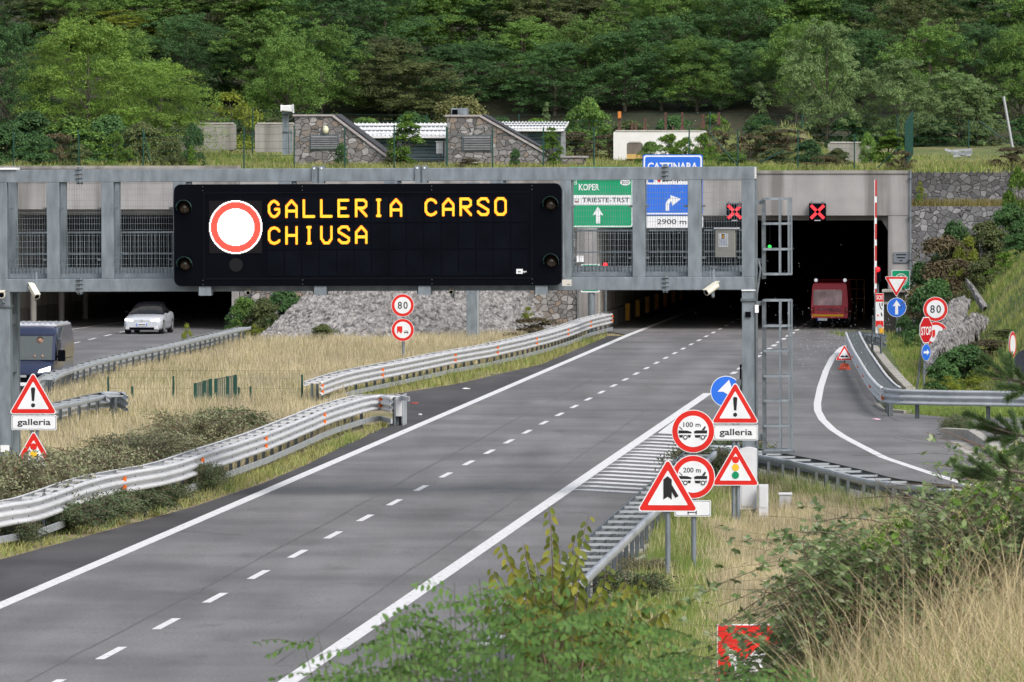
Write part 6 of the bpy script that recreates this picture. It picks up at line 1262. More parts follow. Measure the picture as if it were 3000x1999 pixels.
# bushes
BUSH = {'bushg': pool([((201, 2, 1.2, LC), dict(npads=60, per=150, ls=.13, base=.03, shape='bush', name='shrub', trunk_name='stem')), ((202, 2, 1.2, LB), dict(npads=30, per=140, ls=.13, base=.06, shape='bush', name='shrub', trunk_name='stem'))]),
 'bushd': pool([((211, 2, 1.2, LD), dict(npads=60, per=150, ls=.13, base=.03, shape='bush', name='shrub', trunk_name='stem'))]), 'bushy': pool([((221, 2, 1.2, LY), dict(npads=26, per=120, ls=.12, base=.1, shape='bush', name='shrub', trunk_name='stem'))]),
 'busho': pool([((231, 2, 1.2, LO), dict(npads=56, per=150, ls=.13, base=.03, shape='bush', name='shrub', trunk_name='stem'))]), 'bushw': pool([((241, 2, 1.2, LW), dict(npads=40, per=110, ls=.12, base=.1, shape='bush', name='shrub', trunk_name='stem', flat=1.1))]),
 'bushb': pool([((251, 2, 1.2, LBR), dict(npads=32, per=150, ls=.11, base=.04, shape='bush', name='shrub', trunk_name='stem'))]), 'spire': pool([((261, 3, .8, LG), dict(npads=34, per=130, ls=.14, base=.05, shape='cone', name='shrub', trunk_name='stem'))]),
 'col': pool([((271, 3, .9, LB), dict(npads=44, per=150, ls=.12, base=.04, shape='column', name='shrub', trunk_name='stem'))])}
for kind, lst in BUSH.items():
    for o in lst: bb = [v for ch in o.children if 'foliage' in ch.name for v in ch.bound_box]; PROTO[o.name] = (max(v[2] for v in bb), (max(v[0] for v in bb)-min(v[0] for v in bb))/2)
TG = 'shrubs on the terrace above the tunnels'
for kind, px, yt, ly, wpx, lab in (('bushy', 680, 268, 36, 200, 'yellow green shrub behind the concrete wall on the terrace'), ('bushd', 566, 365, 4, 84, 'dark upright shrub in front of the rounded concrete wall'), ('busho', 500, 402, 3, 100, 'pale olive shrub left of the dark upright one'), ('bushg', 340, 388, 3.5, 105, 'mid green shrub behind the terrace fence at the left'), ('bushd', 120, 400, 5, 130, 'dark low shrub at the left end of the terrace'), ('busho', 230, 425, 4, 100, 'olive shrub between the dark low shrub and the mid green one'), ('bushd', 20, 365, 6, 170, 'dark shrub at the far left corner of the terrace'), ('bushd', 90, 330, 12, 230, 'big dark thicket under the left trees by the picture edge'), ('bushg', 215, 345, 11, 220, 'big green thicket under the left trees'), ('bushd', 320, 340, 12, 210, 'dark thicket under the broad feathery tree'), ('busho', 420, 360, 10, 180, 'olive thicket left of the rounded concrete wall'), ('bushb', 165, 395, 7, 120, 'brown bare shrub in the left thicket'), ('col', 560, 432, 2.6, 30, 'small bright sapling at the foot of the dark upright shrub'),
  ('col', 1188, 338, 3.4, 95, 'vivid green sapling in front of the white roofed shed'), ('col', 1618, 378, 3, 62, 'slim green sapling before the right stone building'), ('bushw', 1345, 276, 40, 190, 'pale straw coloured willow bush behind the right stone building'), ('bushg', 1725, 288, 36, 140, 'round green bush right of the shed'), ('spire', 1600, 305, 40, 40, 'small pointed tree above the shed roof'), ('bushb', 1690, 392, 26, 190, 'brown brush below the round green bush'), ('bushb', 1780, 400, 26, 120, 'brown brush touching the white slab'), ('bushg', 1960, 398, 13, 120, 'green weeds in front of the white slab'), ('bushg', 2060, 395, 10, 90, 'green weeds at the foot of the small mound'), ('busho', 2250, 372, 12.5, 130, 'olive scrub on the crest of the big mound'), ('bushb', 2310, 385, 11.6, 150, 'brown scrub on the front of the big mound'), ('bushb', 2200, 398, 11.2, 120, 'brown scrub on the left flank of the big mound'), ('bushb', 2100, 388, 11.8, 110, 'brown scrub on the crest of the small mound'), ('bushg', 2010, 408, 10.5, 110, 'green weeds climbing the small mound'), ('bushg', 1905, 420, 12, 90, 'green weeds hiding the foot of the white slab'), ('busho', 2450, 440, 6, 110, 'olive scrub before the grey block wall'), ('busho', 2270, 440, 6, 140, 'olive scrub at the foot of the big mound'), ('bushg', 2140, 450, 5, 110, 'green scrub between the two mounds'), ('bushd', 2370, 415, 10, 110, 'dark scrub on the right flank of the big mound'), ('bushb', 2420, 462, 4, 130, 'reddish brown dead scrub behind the terrace fence'),
  ('col', 2605, 386, 15, 90, 'bright green weeds left of the gate leaf'), ('bushg', 2540, 392, 17, 60, 'bright green weeds above the grey block wall'), ('spire', 2228, 246, 46, 80, 'young pointed locust standing alone before the wood'), ('spire', 2862, 240, 46, 90, 'young pale locust near the leaning pole'), ('bushb', 2640, 448, 1.5, 75, 'dry brown tuft on the corner of the tunnel mouth'), ('bushb', 2960, 438, 3, 130, 'dark brown bush at the right end of the upper wall'), ('bushd', 1000, 425, 3.2, 50, 'dark weeds against the left stone building'), ('busho', 1150, 440, 3, 60, 'olive weeds beside the vivid sapling'), ('bushd', 1510, 440, 3, 40, 'dark ivy patch against the right stone building'), ('bushb', 1370, 472, 3, 110, 'dry straw heap at the foot of the right stone building')):
    tree(kind, px, yt-8, ly, lab, TG, rs, wpx*1.3, cat='shrub')
hedge = ['bushd', 'bushg', 'bushd', 'busho']; 
for i, px in enumerate(range(420, 3060, 130)):
    tree(hedge[i % 4], px+rs.randint(-20, 20), rs.uniform(325, 350), rs.uniform(42, 48), ('low thicket bush at the edge of the wood, %s' % ('behind the concrete wall', 'behind the mast', 'left of the first stone building', 'above the left stone building', 'above the sloping wing', 'above the shed roof', 'left of the willow bush', 'under the willow bush', 'right of the willow bush', 'above the shed end', 'at the round green bush', 'above the slab end', 'above the slab middle', 'above the slab right end', 'behind the small mound', 'behind the big mound', 'above the block wall', 'left of the gate', 'behind the gate', 'above the scrap metal', 'at the leaning pole')[i]), 'thicket bushes along the wood', rs, rs.uniform(170, 220), cat='shrub')
def bush_at(kind, px, pyt, Y, wpx, label, group, zfn=None, flat=1.0, py_base=None):
    pr = BUSH[kind]; o = pr[rs.randint(len(pr))]; p = P(px, pyt, Y); zb = (zfn(p.x, Y) if zfn else 0)-.08
    h0, r0 = PROTO[o.name]; kx = wpx/(F/Y)/2/r0
    d = dup(o, label, (p.x, Y, zb), rs.rand()*6.28, (kx, kx*flat, max(.15, (p.z-zb)/h0))); d['category'] = 'shrub'; d['group'] = group; return d
# shrubs at the left foot of the rock slope
MG = 'shrubs beside the rock slope'
for kind, px, yt, Y, wpx, lab in (('bushg', 720, 878, 326, 110, 'bright shrub at the left end of the rock slope, by the guardrail'), ('bushd', 835, 845, 328, 130, 'dark shrub on the upper left edge of the rock slope'), ('busho', 775, 880, 325, 110, 'olive shrub in the middle of the rock foot thicket'), ('bushd', 690, 905, 329, 70, 'dark shrub reaching into the left tunnel mouth'), ('bushy', 748, 962, 320, 60, 'yellow shrub low at the rock foot'), ('bushy', 548, 955, 297, 34, 'tiny yellow plant growing behind the left guardrail'), ('busho', 950, 960, 318, 90, 'olive tuft on the rock slope base'), ('bushb', 1560, 940, 320, 150, 'brown dry scrub between rock slope and guardrail'), ('bushy', 1545, 905, 331, 40, 'yellow green tuft on the rock slope')):
    bush_at(kind, px, yt-12, Y, wpx*1.45, lab, MG)
# hillside right of the slip road
HG = 'shrubs on the bank below the retaining wall'
for kind, px, yt, Y, wpx, lab in (('bushd', 2700, 770, 338, 120, 'dark shrub against the wall corner by the green sign'), ('bushb', 2760, 690, 334, 190, 'brown green scrub high on the bank'), ('bushd', 2800, 650, 336, 150, 'dark scrub under the lower retaining wall'), ('bushy', 2832, 690, 326, 90, 'yellow flowering bush on the bank'), ('bushb', 2790, 760, 318, 180, 'brown bush in the middle of the bank'), ('bushd', 2740, 820, 312, 170, 'dark bush above the speed limit sign'), ('busho', 2890, 650, 335, 150, 'olive bush right of the dark scrub'), ('bushd', 2960, 600, 337, 130, 'dark tall bush against the upper wall'), ('bushg', 2985, 490, 341, 90, 'green tree top over the right wall end'), ('bushg', 2945, 745, 306, 90, 'fresh green sapling on the grassy slope'), ('busho', 2880, 760, 310, 100, 'olive sapling left of the fresh green one'), ('bushd', 2995, 690, 315, 110, 'dark bush at the right edge above the grass slope'), ('bushd', 2830, 1015, 256, 190, 'dark ivy clump on the lower bank'), ('bushd', 2760, 1060, 249, 110, 'dark ivy clump behind the blue arrow sign pole'), ('bushb', 2900, 1000, 258, 170, 'brown withered clump on the lower bank'), ('busho', 2960, 975, 262, 130, 'olive clump near the round white sign'), ('bushy', 2870, 1085, 243, 120, 'yellow green weeds behind the outer guardrail'), ('bushy', 2780, 1105, 241, 60, 'small yellow weeds beside the ivy clump'), ('bushd', 2650, 930, 326, 60, 'dark weeds behind the SOS post'), ('busho', 2850, 930, 285, 60, 'olive tuft on top of the rock outcrop'), ('bushg', 2795, 950, 280, 45, 'small green cushion on the rock outcrop')):
    bush_at(kind, px, yt-8, Y, wpx*1.5, lab, HG, SZ)
for kind, px, yt, ly, wpx, zb, lab in (('bushy', 2695, 528, 1.2, 60, 6.1, 'yellow green climber at the left end of the planted ledge'), ('bushg', 2692, 565, .9, 50, 5.9, 'green climber hanging from the ledge beside the tunnel')):
    lx, zt = TP.loc(px, yt, ly); o = BUSH[kind][0]; h0, r0 = PROTO[o.name]; k = wpx/(F/346)/2/r0; d = dup(o, lab, TP.world(lx, ly, zb), 1.0, (k, k*.5, (zt-zb)/h0)); d['category'] = 'climber'
# rock outcrop
def rock_lump(label, quad, seed): o = rock_patch('rock_outcrop', *quad, 60, 60, .5, .28, seed, 1.6); tag(o, label, 'rock'); return o
rock_lump('grey rock face behind the speed limit sign', (P(2700, 1095, 268), P(2800, 1090, 268), P(2752, 940, 286), P(2845, 876, 292)), 41)
rock_lump('slanting rock band below the grass slope', (P(2735, 1075, 262), P(2790, 1060, 264), P(2800, 990, 276), P(2905, 945, 280)), 47)
rock_lump('narrow rock rib on the grass slope', (P(2890, 940, 288), P(2915, 925, 288), P(2843, 856, 300), P(2858, 846, 300)), 53)
# creeping shrubs over the long guardrail
LCT = leaf('grey_shrub_leaf', [(.17, .195, .105), (.22, .24, .14), (.28, .29, .18), (.14, .125, .085)], .15, 1.2); LCD = leaf('dark_creeper_leaf', [(.085, .125, .062), (.12, .16, .08), (.065, .10, .055)], .15, 1.2)
def sprawl_proto(seed, m, stems, h, r, per, ls, droop):
    rs_ = np.random.RandomState(seed); C = []; N = []; mb = MB()
    for k in range(stems):
        a = rs_.rand()*2*pi; L_ = r*(.5+.6*rs_.rand()); hh = h*(.45+.65*rs_.rand()); pts = []
        for q in np.linspace(0, 1, 7): pts.append((math.cos(a)*L_*q+rs_.normal()*.03, math.sin(a)*L_*q+rs_.normal()*.03, hh*math.sin(min(1, q*1.25)*pi*.5*(1.2 if droop else 1.0))-droop*q*q*h))
        mb.tube(pts, [.012, .011, .01, .008, .006, .004, .002], TWIG, 4, False); pts = np.array(pts)
        i = rs_.rand(per)*5.99; j = i.astype(int); u = (i-j)[:, None]; p = pts[j]*(1-u)+pts[j+1]*u; side = rs_.normal(size=(per, 3))*.085; side[:, 2] = side[:, 2]*.6; C.append(p+side); N.append(unit(side+np.array([0, -.2, .8])+rs_.normal(size=(per, 3))*.5))
    C = np.concatenate(C); V, Fq = diamonds(C, np.concatenate(N), ls*(.6+.8*rs_.rand(len(C))), ls*.5*(.6+.8*rs_.rand(len(C))), rs_)
    root = thing('creeping_shrub', 'x', 'shrub', loc=(0, 0, -100)); np_mesh('foliage', V, Fq, m, root); mb.build('stem', root); return root
SP = [sprawl_proto(301, LCT, 120, 1.1, 1.5, 70, .075, 0), sprawl_proto(302, LCT, 120, 1.0, 1.5, 70, .075, .2), sprawl_proto(303, LCD, 130, .9, 1.4, 70, .08, .25)]
CG = 'grey creeping shrubs over the long guardrail'
for i, (k, px, py, sc_, hz, lab) in enumerate(((0, 40, 1560, 1.0, 1.25, 'grey green creeping shrub at the bottom left before the gantry leg'), (1, 140, 1535, 1.0, 1.3, 'grey creeping shrub covering the lower traffic light triangle'), (0, 250, 1500, 1.0, 1.0, 'grey creeping shrub right of the left galleria sign'), (1, 350, 1470, 1.0, 1.1, 'grey creeping shrub hanging over the guardrail dent'), (0, 450, 1440, .95, 1.0, 'grey creeping shrub behind the middle of the guardrail'), (1, 545, 1405, .9, 1.0, 'reddish grey creeping shrub where the rail straightens'), (0, 640, 1365, .85, 1.05, 'grey shrub behind the third pair of reflectors'), (2, 735, 1320, .8, 1.15, 'dark grey shrub near the far end of the guardrail'), (1, 590, 1350, .9, .9, 'grey shrub set back in the dry grass'), (0, -60, 1590, 1.0, 1.0, 'grey creeping shrub cut by the left edge'))):
    c = G(px, py); d = dup(SP[k], lab, (c.x-.6, c.y+2.2, -.05), rs.rand()*6.28, (sc_, sc_*1.3, hz*1.15)); d['group'] = CG
for i, (k, px, py, sc_, hz, lab) in enumerate(((2, 190, 1560, .75, .75, 'dark creeper spilling under the guardrail at the left'), (2, 300, 1535, .8, .75, 'dark creeper spilling under the dented guardrail'), (2, 410, 1510, .8, .7, 'dark creeper spilling under the rail onto the shoulder'), (2, 495, 1480, .65, .6, 'last dark creeper under the rail, next to the kerb stones'), (2, 620, 1450, .4, .9, 'small green tuft on the shoulder edge'), (2, 60, 1600, .5, .6, 'small creeper under the rail at the left edge'))):
    c = G(px, py); d = dup(SP[k], lab, (c.x-.1, c.y+.3, -.03), rs.rand()*6.28, (sc_, sc_*1.4, hz)); d['group'] = 'dark creepers under the long guardrail'
for px, py, sc_, lab in ((2125, 1395, 1.0, 'dark green shrub behind the signs at the gantry foot'), (2060, 1430, .8, 'green shrub between the distance signs and the gantry leg')): c = G(px, py); d = dup(SP[2], lab, (c.x, c.y, -.05), rs.rand()*6, (sc_, sc_, 1.25)); d['group'] = 'shrubs at the gantry foot'
for px, py, sc_, hz, k, lab in ((1890, 1688, .5, .35, 1, 'withered weed mat on the slabs behind the barrier'), (1850, 1760, .7, .6, 2, 'dark weeds under the near barrier'), (2790, 1275, .35, .6, 2, 'weed tuft at the kerb nose by the apron'), (2820, 1272, .4, .7, 2, 'darker weed tuft on the high kerb by the pine')): c = G(px, py); d = dup(SP[k], lab, (c.x, c.y, 0), rs.rand()*6, (sc_, sc_, hz)); d['group'] = 'weeds on the paving'
for o in [q for q in COL.objects if q.parent is None and q.location.z < -50]:
    for ch in list(o.children): bpy.data.objects.remove(ch)
    bpy.data.objects.remove(o)
# ---------------------------------------------------------------- grass
def blades(pts, h, w, lean, rs, seg=1, face=True):
    N = len(pts); a = rs.rand(N)*2*pi; d = np.stack([np.cos(a), np.sin(a), np.zeros(N)], 1)*(h*lean*rs.rand(N))[:, None]
    sx = np.stack([np.ones(N), rs.normal(size=N)*.5, np.zeros(N)], 1) if face else unit(rs.normal(size=(N, 3))*np.array([1, 1, 0])); sx = unit(sx)*(w/2)[:, None]
    rows = []
    for k in range(seg+1):
        q = k/seg; c = pts+d*q**2+np.array([0, 0, 1])*(h*(q-.25*lean*q*q))[:, None]; ww = (1-.85*q); rows += [c-sx*ww, c+sx*ww]
    V = np.stack(rows, 1); K = 2*(seg+1); base = (np.arange(N)*K)[:, None, None]; f = np.array([[2*k, 2*k+1, 2*k+3, 2*k+2] for k in range(seg)])[None]
    return V.reshape(-1, 3), (base+f).reshape(-1, 4)
def scatter(poly, n, rs):
    P_ = [(p[0], p[1]) for p in poly]; xs_ = [p[0] for p in P_]; ys_ = [p[1] for p in P_]; X = rs.uniform(min(xs_), max(xs_), n*3); Y = rs.uniform(min(ys_), max(ys_), n*3); k = inpoly(X, Y, P_); return X[k][:n], Y[k][:n]
DRY = leaf('dry_grass_blade', [(.48, .41, .28), (.62, .54, .40), (.54, .47, .33), (.40, .34, .22), (.30, .29, .15)], .25, .5); GRN = leaf('green_grass_blade', [(.14, .23, .05), (.20, .29, .07), (.26, .31, .10)], .3, .6); OLG = leaf('olive_grass_blade', [(.27, .28, .10), (.35, .34, .15), (.21, .24, .07)], .25, .5)
def grass(name, label, poly, n, h, w, m, seed, zfn=None, mask=None, lean=.5, seg=1):
    rs_ = np.random.RandomState(seed); X, Y = scatter(poly, n, rs_); 
    if mask is not None: k = rs_.rand(len(X)) < mask(X, Y); X, Y = X[k], Y[k]
    z = zfn(X, Y) if zfn else np.zeros(len(X)); hh = h*(.45+.75*rs_.rand(len(X)))*(1+.3*vnoise(X, Y, seed, 2, .5)); V, Fq = blades(np.stack([X, Y, z-.03], 1), np.maximum(.05, hh), w*(.6+.8*rs_.rand(len(X))), lean, rs_, seg)
    o = np_mesh(name, V, Fq, m); return tag(o, label, 'grass', kind='stuff')
med = Gp([(-200, 1640), (0, 1600), (340, 1490), (574, 1425), (800, 1345), (1000, 1270), (1090, 1225), (1040, 1190), (905, 1168), (960, 1145), (1139, 1118), (1325, 1083), (1459, 1058), (1587, 1030), (1720, 992), (1350, 1004), (1000, 1008), (740, 1014), (660, 1012), (478, 1052), (255, 1120), (130, 1175), (-200, 1330)])
NO = lambda X, Y, s, f, a=.5, b=.35: np.clip(a+b*vnoise(X, Y, s, 3, f), 0, 1)
grass('dry_grass', 'tall straw coloured grass filling the median between the carriageways', med, 150000, .60, .03, DRY, 1, mask=lambda X, Y: NO(X, Y, 60, .16, .72, .55))
grass('green_grass', 'greener grass mixed into the straw of the median', med, 60000, .46, .028, OLG, 2, mask=lambda X, Y: NO(X, Y, 61, .16, .32, .8))
ver = [G(1915, 1545), G(2000, 1465), G(2060, 1440), G(2130, 1424), G(2240, 1446), G(2412, 1484), G(2617, 1542), G(2860, 1576), G(3120, 1632), G(3120, 1790), G(2300, 1960), G(1780, 1960), G(1790, 1790), G(1900, 1650)]
gx_ = lambda X, Y: X/Y*F+1500
grass('dry_grass', 'tall straw coloured grass on the right verge below the slip road', ver, 150000, .50, .016, DRY, 3, zfn=ground_z, mask=lambda X, Y: np.clip((gx_(X, Y)-2070)/110+.7*vnoise(X, Y, 62, 3, .35), .05, 1)*np.where((gx_(X, Y) < 2420) & (Y > 166), .4, 1))
grass('green_grass', 'fresh green grass and weeds on the right verge around the sign poles', ver, 120000, .36, .016, GRN, 4, zfn=ground_z, mask=lambda X, Y: np.clip(1.0-(gx_(X, Y)-2040)/130+.6*vnoise(X, Y, 63, 3, .4), .03, 1)+np.where((gx_(X, Y) < 2430) & (Y > 168), .5, 0))
grass('weeds', 'olive flowering weeds scattered through the grass of the right verge', ver, 14000, .5, .016, OLG, 5, zfn=ground_z, lean=.8)
gfp = Gp([(2130, 1416), (2243, 1438), (2318, 1456), (2412, 1476), (2546, 1512), (2724, 1552), (2870, 1570), (2870, 1600), (2724, 1585), (2546, 1540), (2412, 1500), (2318, 1474), (2130, 1440)])
grass('green_grass', 'tall green grass growing up against the slip road barrier', gfp, 13000, .66, .016, GRN, 17, zfn=ground_z); grass('dry_grass', 'straw among the green grass against the slip road barrier', gfp, 8000, .7, .015, DRY, 18, zfn=ground_z)
wl = [G(-100, 1622), G(0, 1605), G(340, 1500), G(574, 1440), (G(800, 1360)), G(1000, 1285), G(1120, 1238), G(1140, 1250), G(900, 1358), G(765, 1414), G(574, 1478), G(210, 1580), G(0, 1636), G(-100, 1655)]
grass('roadside_weeds', 'low yellow green weeds along the foot of the long guardrail', wl, 16000, .26, .025, OLG, 6, lean=.9, mask=lambda X, Y: NO(X, Y, 64, .5, .5, .6)); grass('roadside_weeds', 'fresh green tufts along the edge of the left shoulder', wl, 9000, .30, .025, GRN, 7, lean=.9, mask=lambda X, Y: NO(X, Y, 65, .45, .25, .8))
wl2 = Gp([(935, 1165), (1139, 1125), (1325, 1090), (1459, 1068), (1587, 1040), (1720, 1000), (1780, 982), (1770, 992), (1699, 1020), (1587, 1066), (1475, 1091), (1350, 1121), (1155, 1152), (1000, 1180)])
grass('roadside_weeds', 'weeds along the foot of the guardrail that bends to the tunnel', wl2, 16000, .34, .03, OLG, 8, lean=.8, mask=lambda X, Y: NO(X, Y, 66, .4, .6, .5)); grass('roadside_weeds', 'greener weeds under the bending guardrail', wl2, 7000, .4, .03, GRN, 9, lean=.8, mask=lambda X, Y: NO(X, Y, 67, .4, .3, .7))
hp = Gp([(2600, 1015), (2668, 1150), (2800, 1156), (3100, 1160)])+[Vector((30, 250, 0)), Vector((32, 340, 0)), Vector((15.3, 340, 0))]
grass('green_grass', 'short bright grass on the verge and slope beside the slip road', hp, 90000, .24, .03, leaf('lush_grass_blade', [(.12, .21, .035), (.17, .27, .05), (.22, .26, .07)], .3, .5), 10, zfn=side_z, mask=lambda X, Y: NO(X, Y, 68, .2, .7, .4)); grass('dry_grass', 'olive dry grass over the lower bank behind the signs', hp, 50000, .35, .03, OLG, 11, zfn=side_z, mask=lambda X, Y: NO(X, Y, 69, .2, .45, .6))
wide = [Vector((29, 245, 0)), Vector((46, 245, 0)), Vector((46, 342, 0)), Vector((29, 342, 0))]
grass('green_grass', 'grass on the upper bank beyond the right edge of the road junction', wide, 30000, .3, .05, bpy.data.materials['lush_grass_blade'], 19, zfn=side_z)
gb_ = Gp([(2575, 1168), (2600, 1182), (2680, 1188), (3100, 1192), (3100, 1216), (2810, 1222), (2650, 1212), (2592, 1204)])
grass('green_grass', 'strip of fresh grass under the outer guardrail', gb_, 16000, .30, .025, GRN, 12, lean=.7)
def hillz_w(lx, ly): return hill_z(lx, ly)
def terrace_grass(name, label, x0, x1, y0, y1, n, h, w, m, seed, mask):
    rs_ = np.random.RandomState(seed); X = rs_.uniform(x0, x1, n); Y = y0+(y1-y0)*rs_.rand(n)**1.5; k = rs_.rand(n) < mask(X, Y); X, Y = X[k], Y[k]; V, Fq = blades(np.stack([X, Y, hill_z(X, Y)-.03], 1), h*(.4+.8*rs_.rand(len(X))), w*(.6+.8*rs_.rand(len(X))), .6, rs_); o = np_mesh(name, V, Fq, m); TP.place(o); return tag(o, label, 'grass', kind='stuff')
terrace_grass('green_grass', 'bright short grass on the terrace above the tunnels', -36, 22, 1, 30, 80000, .22, .04, bpy.data.materials['lush_grass_blade'], 13, lambda X, Y: NO(X, Y, 70, .12, .5, .6)); terrace_grass('dry_grass', 'dry grass fringe along the terrace edge', -36, 22, .9, 34, 70000, .34, .04, OLG, 14, lambda X, Y: NO(X, Y, 71, .12, .5, .6)*np.where(Y < 5, 1, .6))
rs_ = np.random.RandomState(15); X = rs_.uniform(TP.loc(2670, 0)[0], 26, 5000); V, Fq = blades(np.stack([X, rs_.uniform(.35, 2.2, 5000), np.full(5000, 6.08)], 1), .5*(.4+.8*rs_.rand(5000)), np.full(5000, .04), .6, rs_); o = np_mesh('dry_grass', V, Fq, leaf('ledge_grass_blade', [(.16, .13, .05), (.22, .18, .07), (.12, .13, .04)], .2)); TP.place(o); tag(o, 'brown grass on the planted ledge between the two retaining walls', 'grass', kind='stuff')
# ---------------------------------------------------------------- close to the viewpoint
def straws(n, seed, Y0, Y1, pxf, h, w, m, name, label, lean=.75):
    rs_ = np.random.RandomState(seed); Y = rs_.uniform(Y0, Y1, n); X = (pxf(rs_, n)-1500)/F*Y; z = near_z(X, Y); V, Fq = blades(np.stack([X, Y, z-.04], 1), h*(.4+.75*rs_.rand(n)), w*(.6+.8*rs_.rand(n)), lean, rs_, 4); o = np_mesh(name, V, Fq, m); return tag(o, label, 'grass', kind='stuff')
STRAW = leaf('tall_straw', [(.50, .40, .24), (.66, .56, .37), (.30, .23, .12), (.58, .50, .34), (.20, .15, .08)], .2, 2.5)
straws(4600, 21, 43, 56, lambda r, n: 3080-720*r.rand(n)**1.35, .85, .0065, STRAW, 'tall_grass', 'tall bleached grass stalks in the lower right corner')
straws(4500, 22, 43, 60, lambda r, n: 3080-850*r.rand(n), .7, .008, GRN, 'tall_grass', 'green blades among the bleached stalks in the lower right corner')
straws(900, 23, 46, 58, lambda r, n: 3050-660*r.rand(n), 1.55, .006, STRAW, 'tall_grass', 'single long straws standing out above the brambles', .9)
def interp(tab, x): return np.interp(x, [a for a, _ in tab], [b for _, b in tab])
def ovals(c, t, n, ln, wd, fold=.0):
    """pointed oval leaves: 6 corners, axis t, normal n"""
    b = np.cross(n, t); ln = np.broadcast_to(ln, (len(c),))[:, None]; wd = np.broadcast_to(wd, (len(c),))[:, None]
    V = [c, c+t*ln*.28+b*wd*.46+n*wd*fold, c+t*ln*.66+b*wd*.42+n*wd*fold, c+t*ln, c+t*ln*.66-b*wd*.42+n*wd*fold, c+t*ln*.28-b*wd*.46+n*wd*fold]
    V = np.stack(V, 1).reshape(-1, 3); i = (np.arange(len(c))*6)[:, None, None]; f = np.array([[0, 1, 2, 3], [0, 3, 4, 5]])[None]; return V, (i+f).reshape(-1, 4)
# robinia shoots
RSTEM = mat('robinia_stem', (.075, .075, .035), .7, 0, .3, 8)
RL = leaf('robinia_leaflet', [(.055, .125, .030), (.085, .175, .040), (.12, .22, .055), (.10, .18, .06)], .35, 2.0)
TOPR = [(800, 1930), (900, 1868), (1000, 1838), (1100, 1826), (1200, 1765), (1300, 1712), (1450, 1700), (1600, 1745), (1800, 1750), (1990, 1775), (2060, 1830), (2120, 1915), (2330, 1950), (2380, 1975)]
def robinia(label, pxs, seed, Yc):
    rs_ = np.random.RandomState(seed); root = thing('robinia', label, 'shrub', loc=(P(pxs[len(pxs)//2], 1999, Yc).x, Yc, NZ(P(pxs[len(pxs)//2], 1999, Yc).x, Yc)), group='robinia shoots at the bottom'); o0 = np.array(root.location); C = []; T = []; N = []; S = []; mb = MB()
    for px in pxs:
        Y = Yc+rs_.uniform(-1.3, 1.3); yt = float(interp(TOPR, px))+rs_.uniform(0, 1)**1.3*260-10; tip = np.array(P(px+rs_.uniform(-25, 25), yt, Y)); bx = px*.55+1480*.45+rs_.uniform(-60, 60); b = np.array(P(bx, 2100, Y)); b[2] = NZ(b[0], Y); pts = []
        for q in np.linspace(0, 1, 12): p = b*(1-q)+tip*q; p[2] += math.sin(pi*q)*.10*(tip[2]-b[2]); p[0] += math.sin(q*5+seed)*.015; pts.append(p)
        mb.tube([tuple(p-o0) for p in pts], list(np.linspace(.007, .0012, 12)), RSTEM, 5, False); pts = np.array(pts); nl = rs_.randint(11, 15)
        for k in range(nl):
            q = .42+.58*(k+.5)/nl; i = q*11; j = min(10, int(i)); p = pts[j]*(1-(i-j))+pts[j+1]*(i-j); a = (1 if k % 2 else -1)*rs_.uniform(.5, 1.3)+(pi if rs_.rand() < .5 else 0)*0; L_ = rs_.uniform(.19, .28)
            d = unit(np.array([math.copysign(1, a)*rs_.uniform(.5, 1), rs_.uniform(-.8, .5), rs_.uniform(-.1, .55)])); nn = unit(np.array([rs_.normal()*.35, -.55+rs_.normal()*.3, .75+rs_.normal()*.2])); nn = unit(nn-d*np.dot(nn, d)); sd = np.cross(nn, d); np_ = rs_.randint(6, 9); prev = p
            for u in range(np_):
                s_ = (u+1)/np_; pp = p+d*L_*s_-np.array([0, 0, 1])*L_*.35*s_*s_; mb.bar(tuple(prev-o0), tuple(pp-o0), .0016, .0016, RSTEM); prev = pp
                for sg in (-1, 1): C.append(pp+sd*sg*.004-o0); T.append(unit(sd*sg+d*.35-np.array([0, 0, .45+.3*rs_.rand()])+rs_.normal(size=3)*.15)); N.append(unit(nn+rs_.normal(size=3)*.25)); S.append(rs_.uniform(.036, .054)*(1-.25*s_))
            C.append(prev-o0); T.append(unit(d-np.array([0, 0, .6]))); N.append(nn); S.append(.034)
    C, T, N, S = map(np.array, (C, T, N, S)); N = unit(N-T*np.sum(N*T, 1, keepdims=True)); V, Fq = ovals(C, T, N, S, S*.52, .06); np_mesh('foliage', V, Fq, RL, root); mb.build('stem', root)
robinia('feathery robinia shoots at the lower left, over the white edge line', list(np.linspace(820, 1250, 26)), 5, 30); robinia('feathery robinia shoots in the bottom middle', list(np.linspace(1180, 1720, 34)), 6, 30.5); robinia('feathery robinia shoots at the bottom, left of the red panel', list(np.linspace(1660, 2330, 34)), 7, 31)
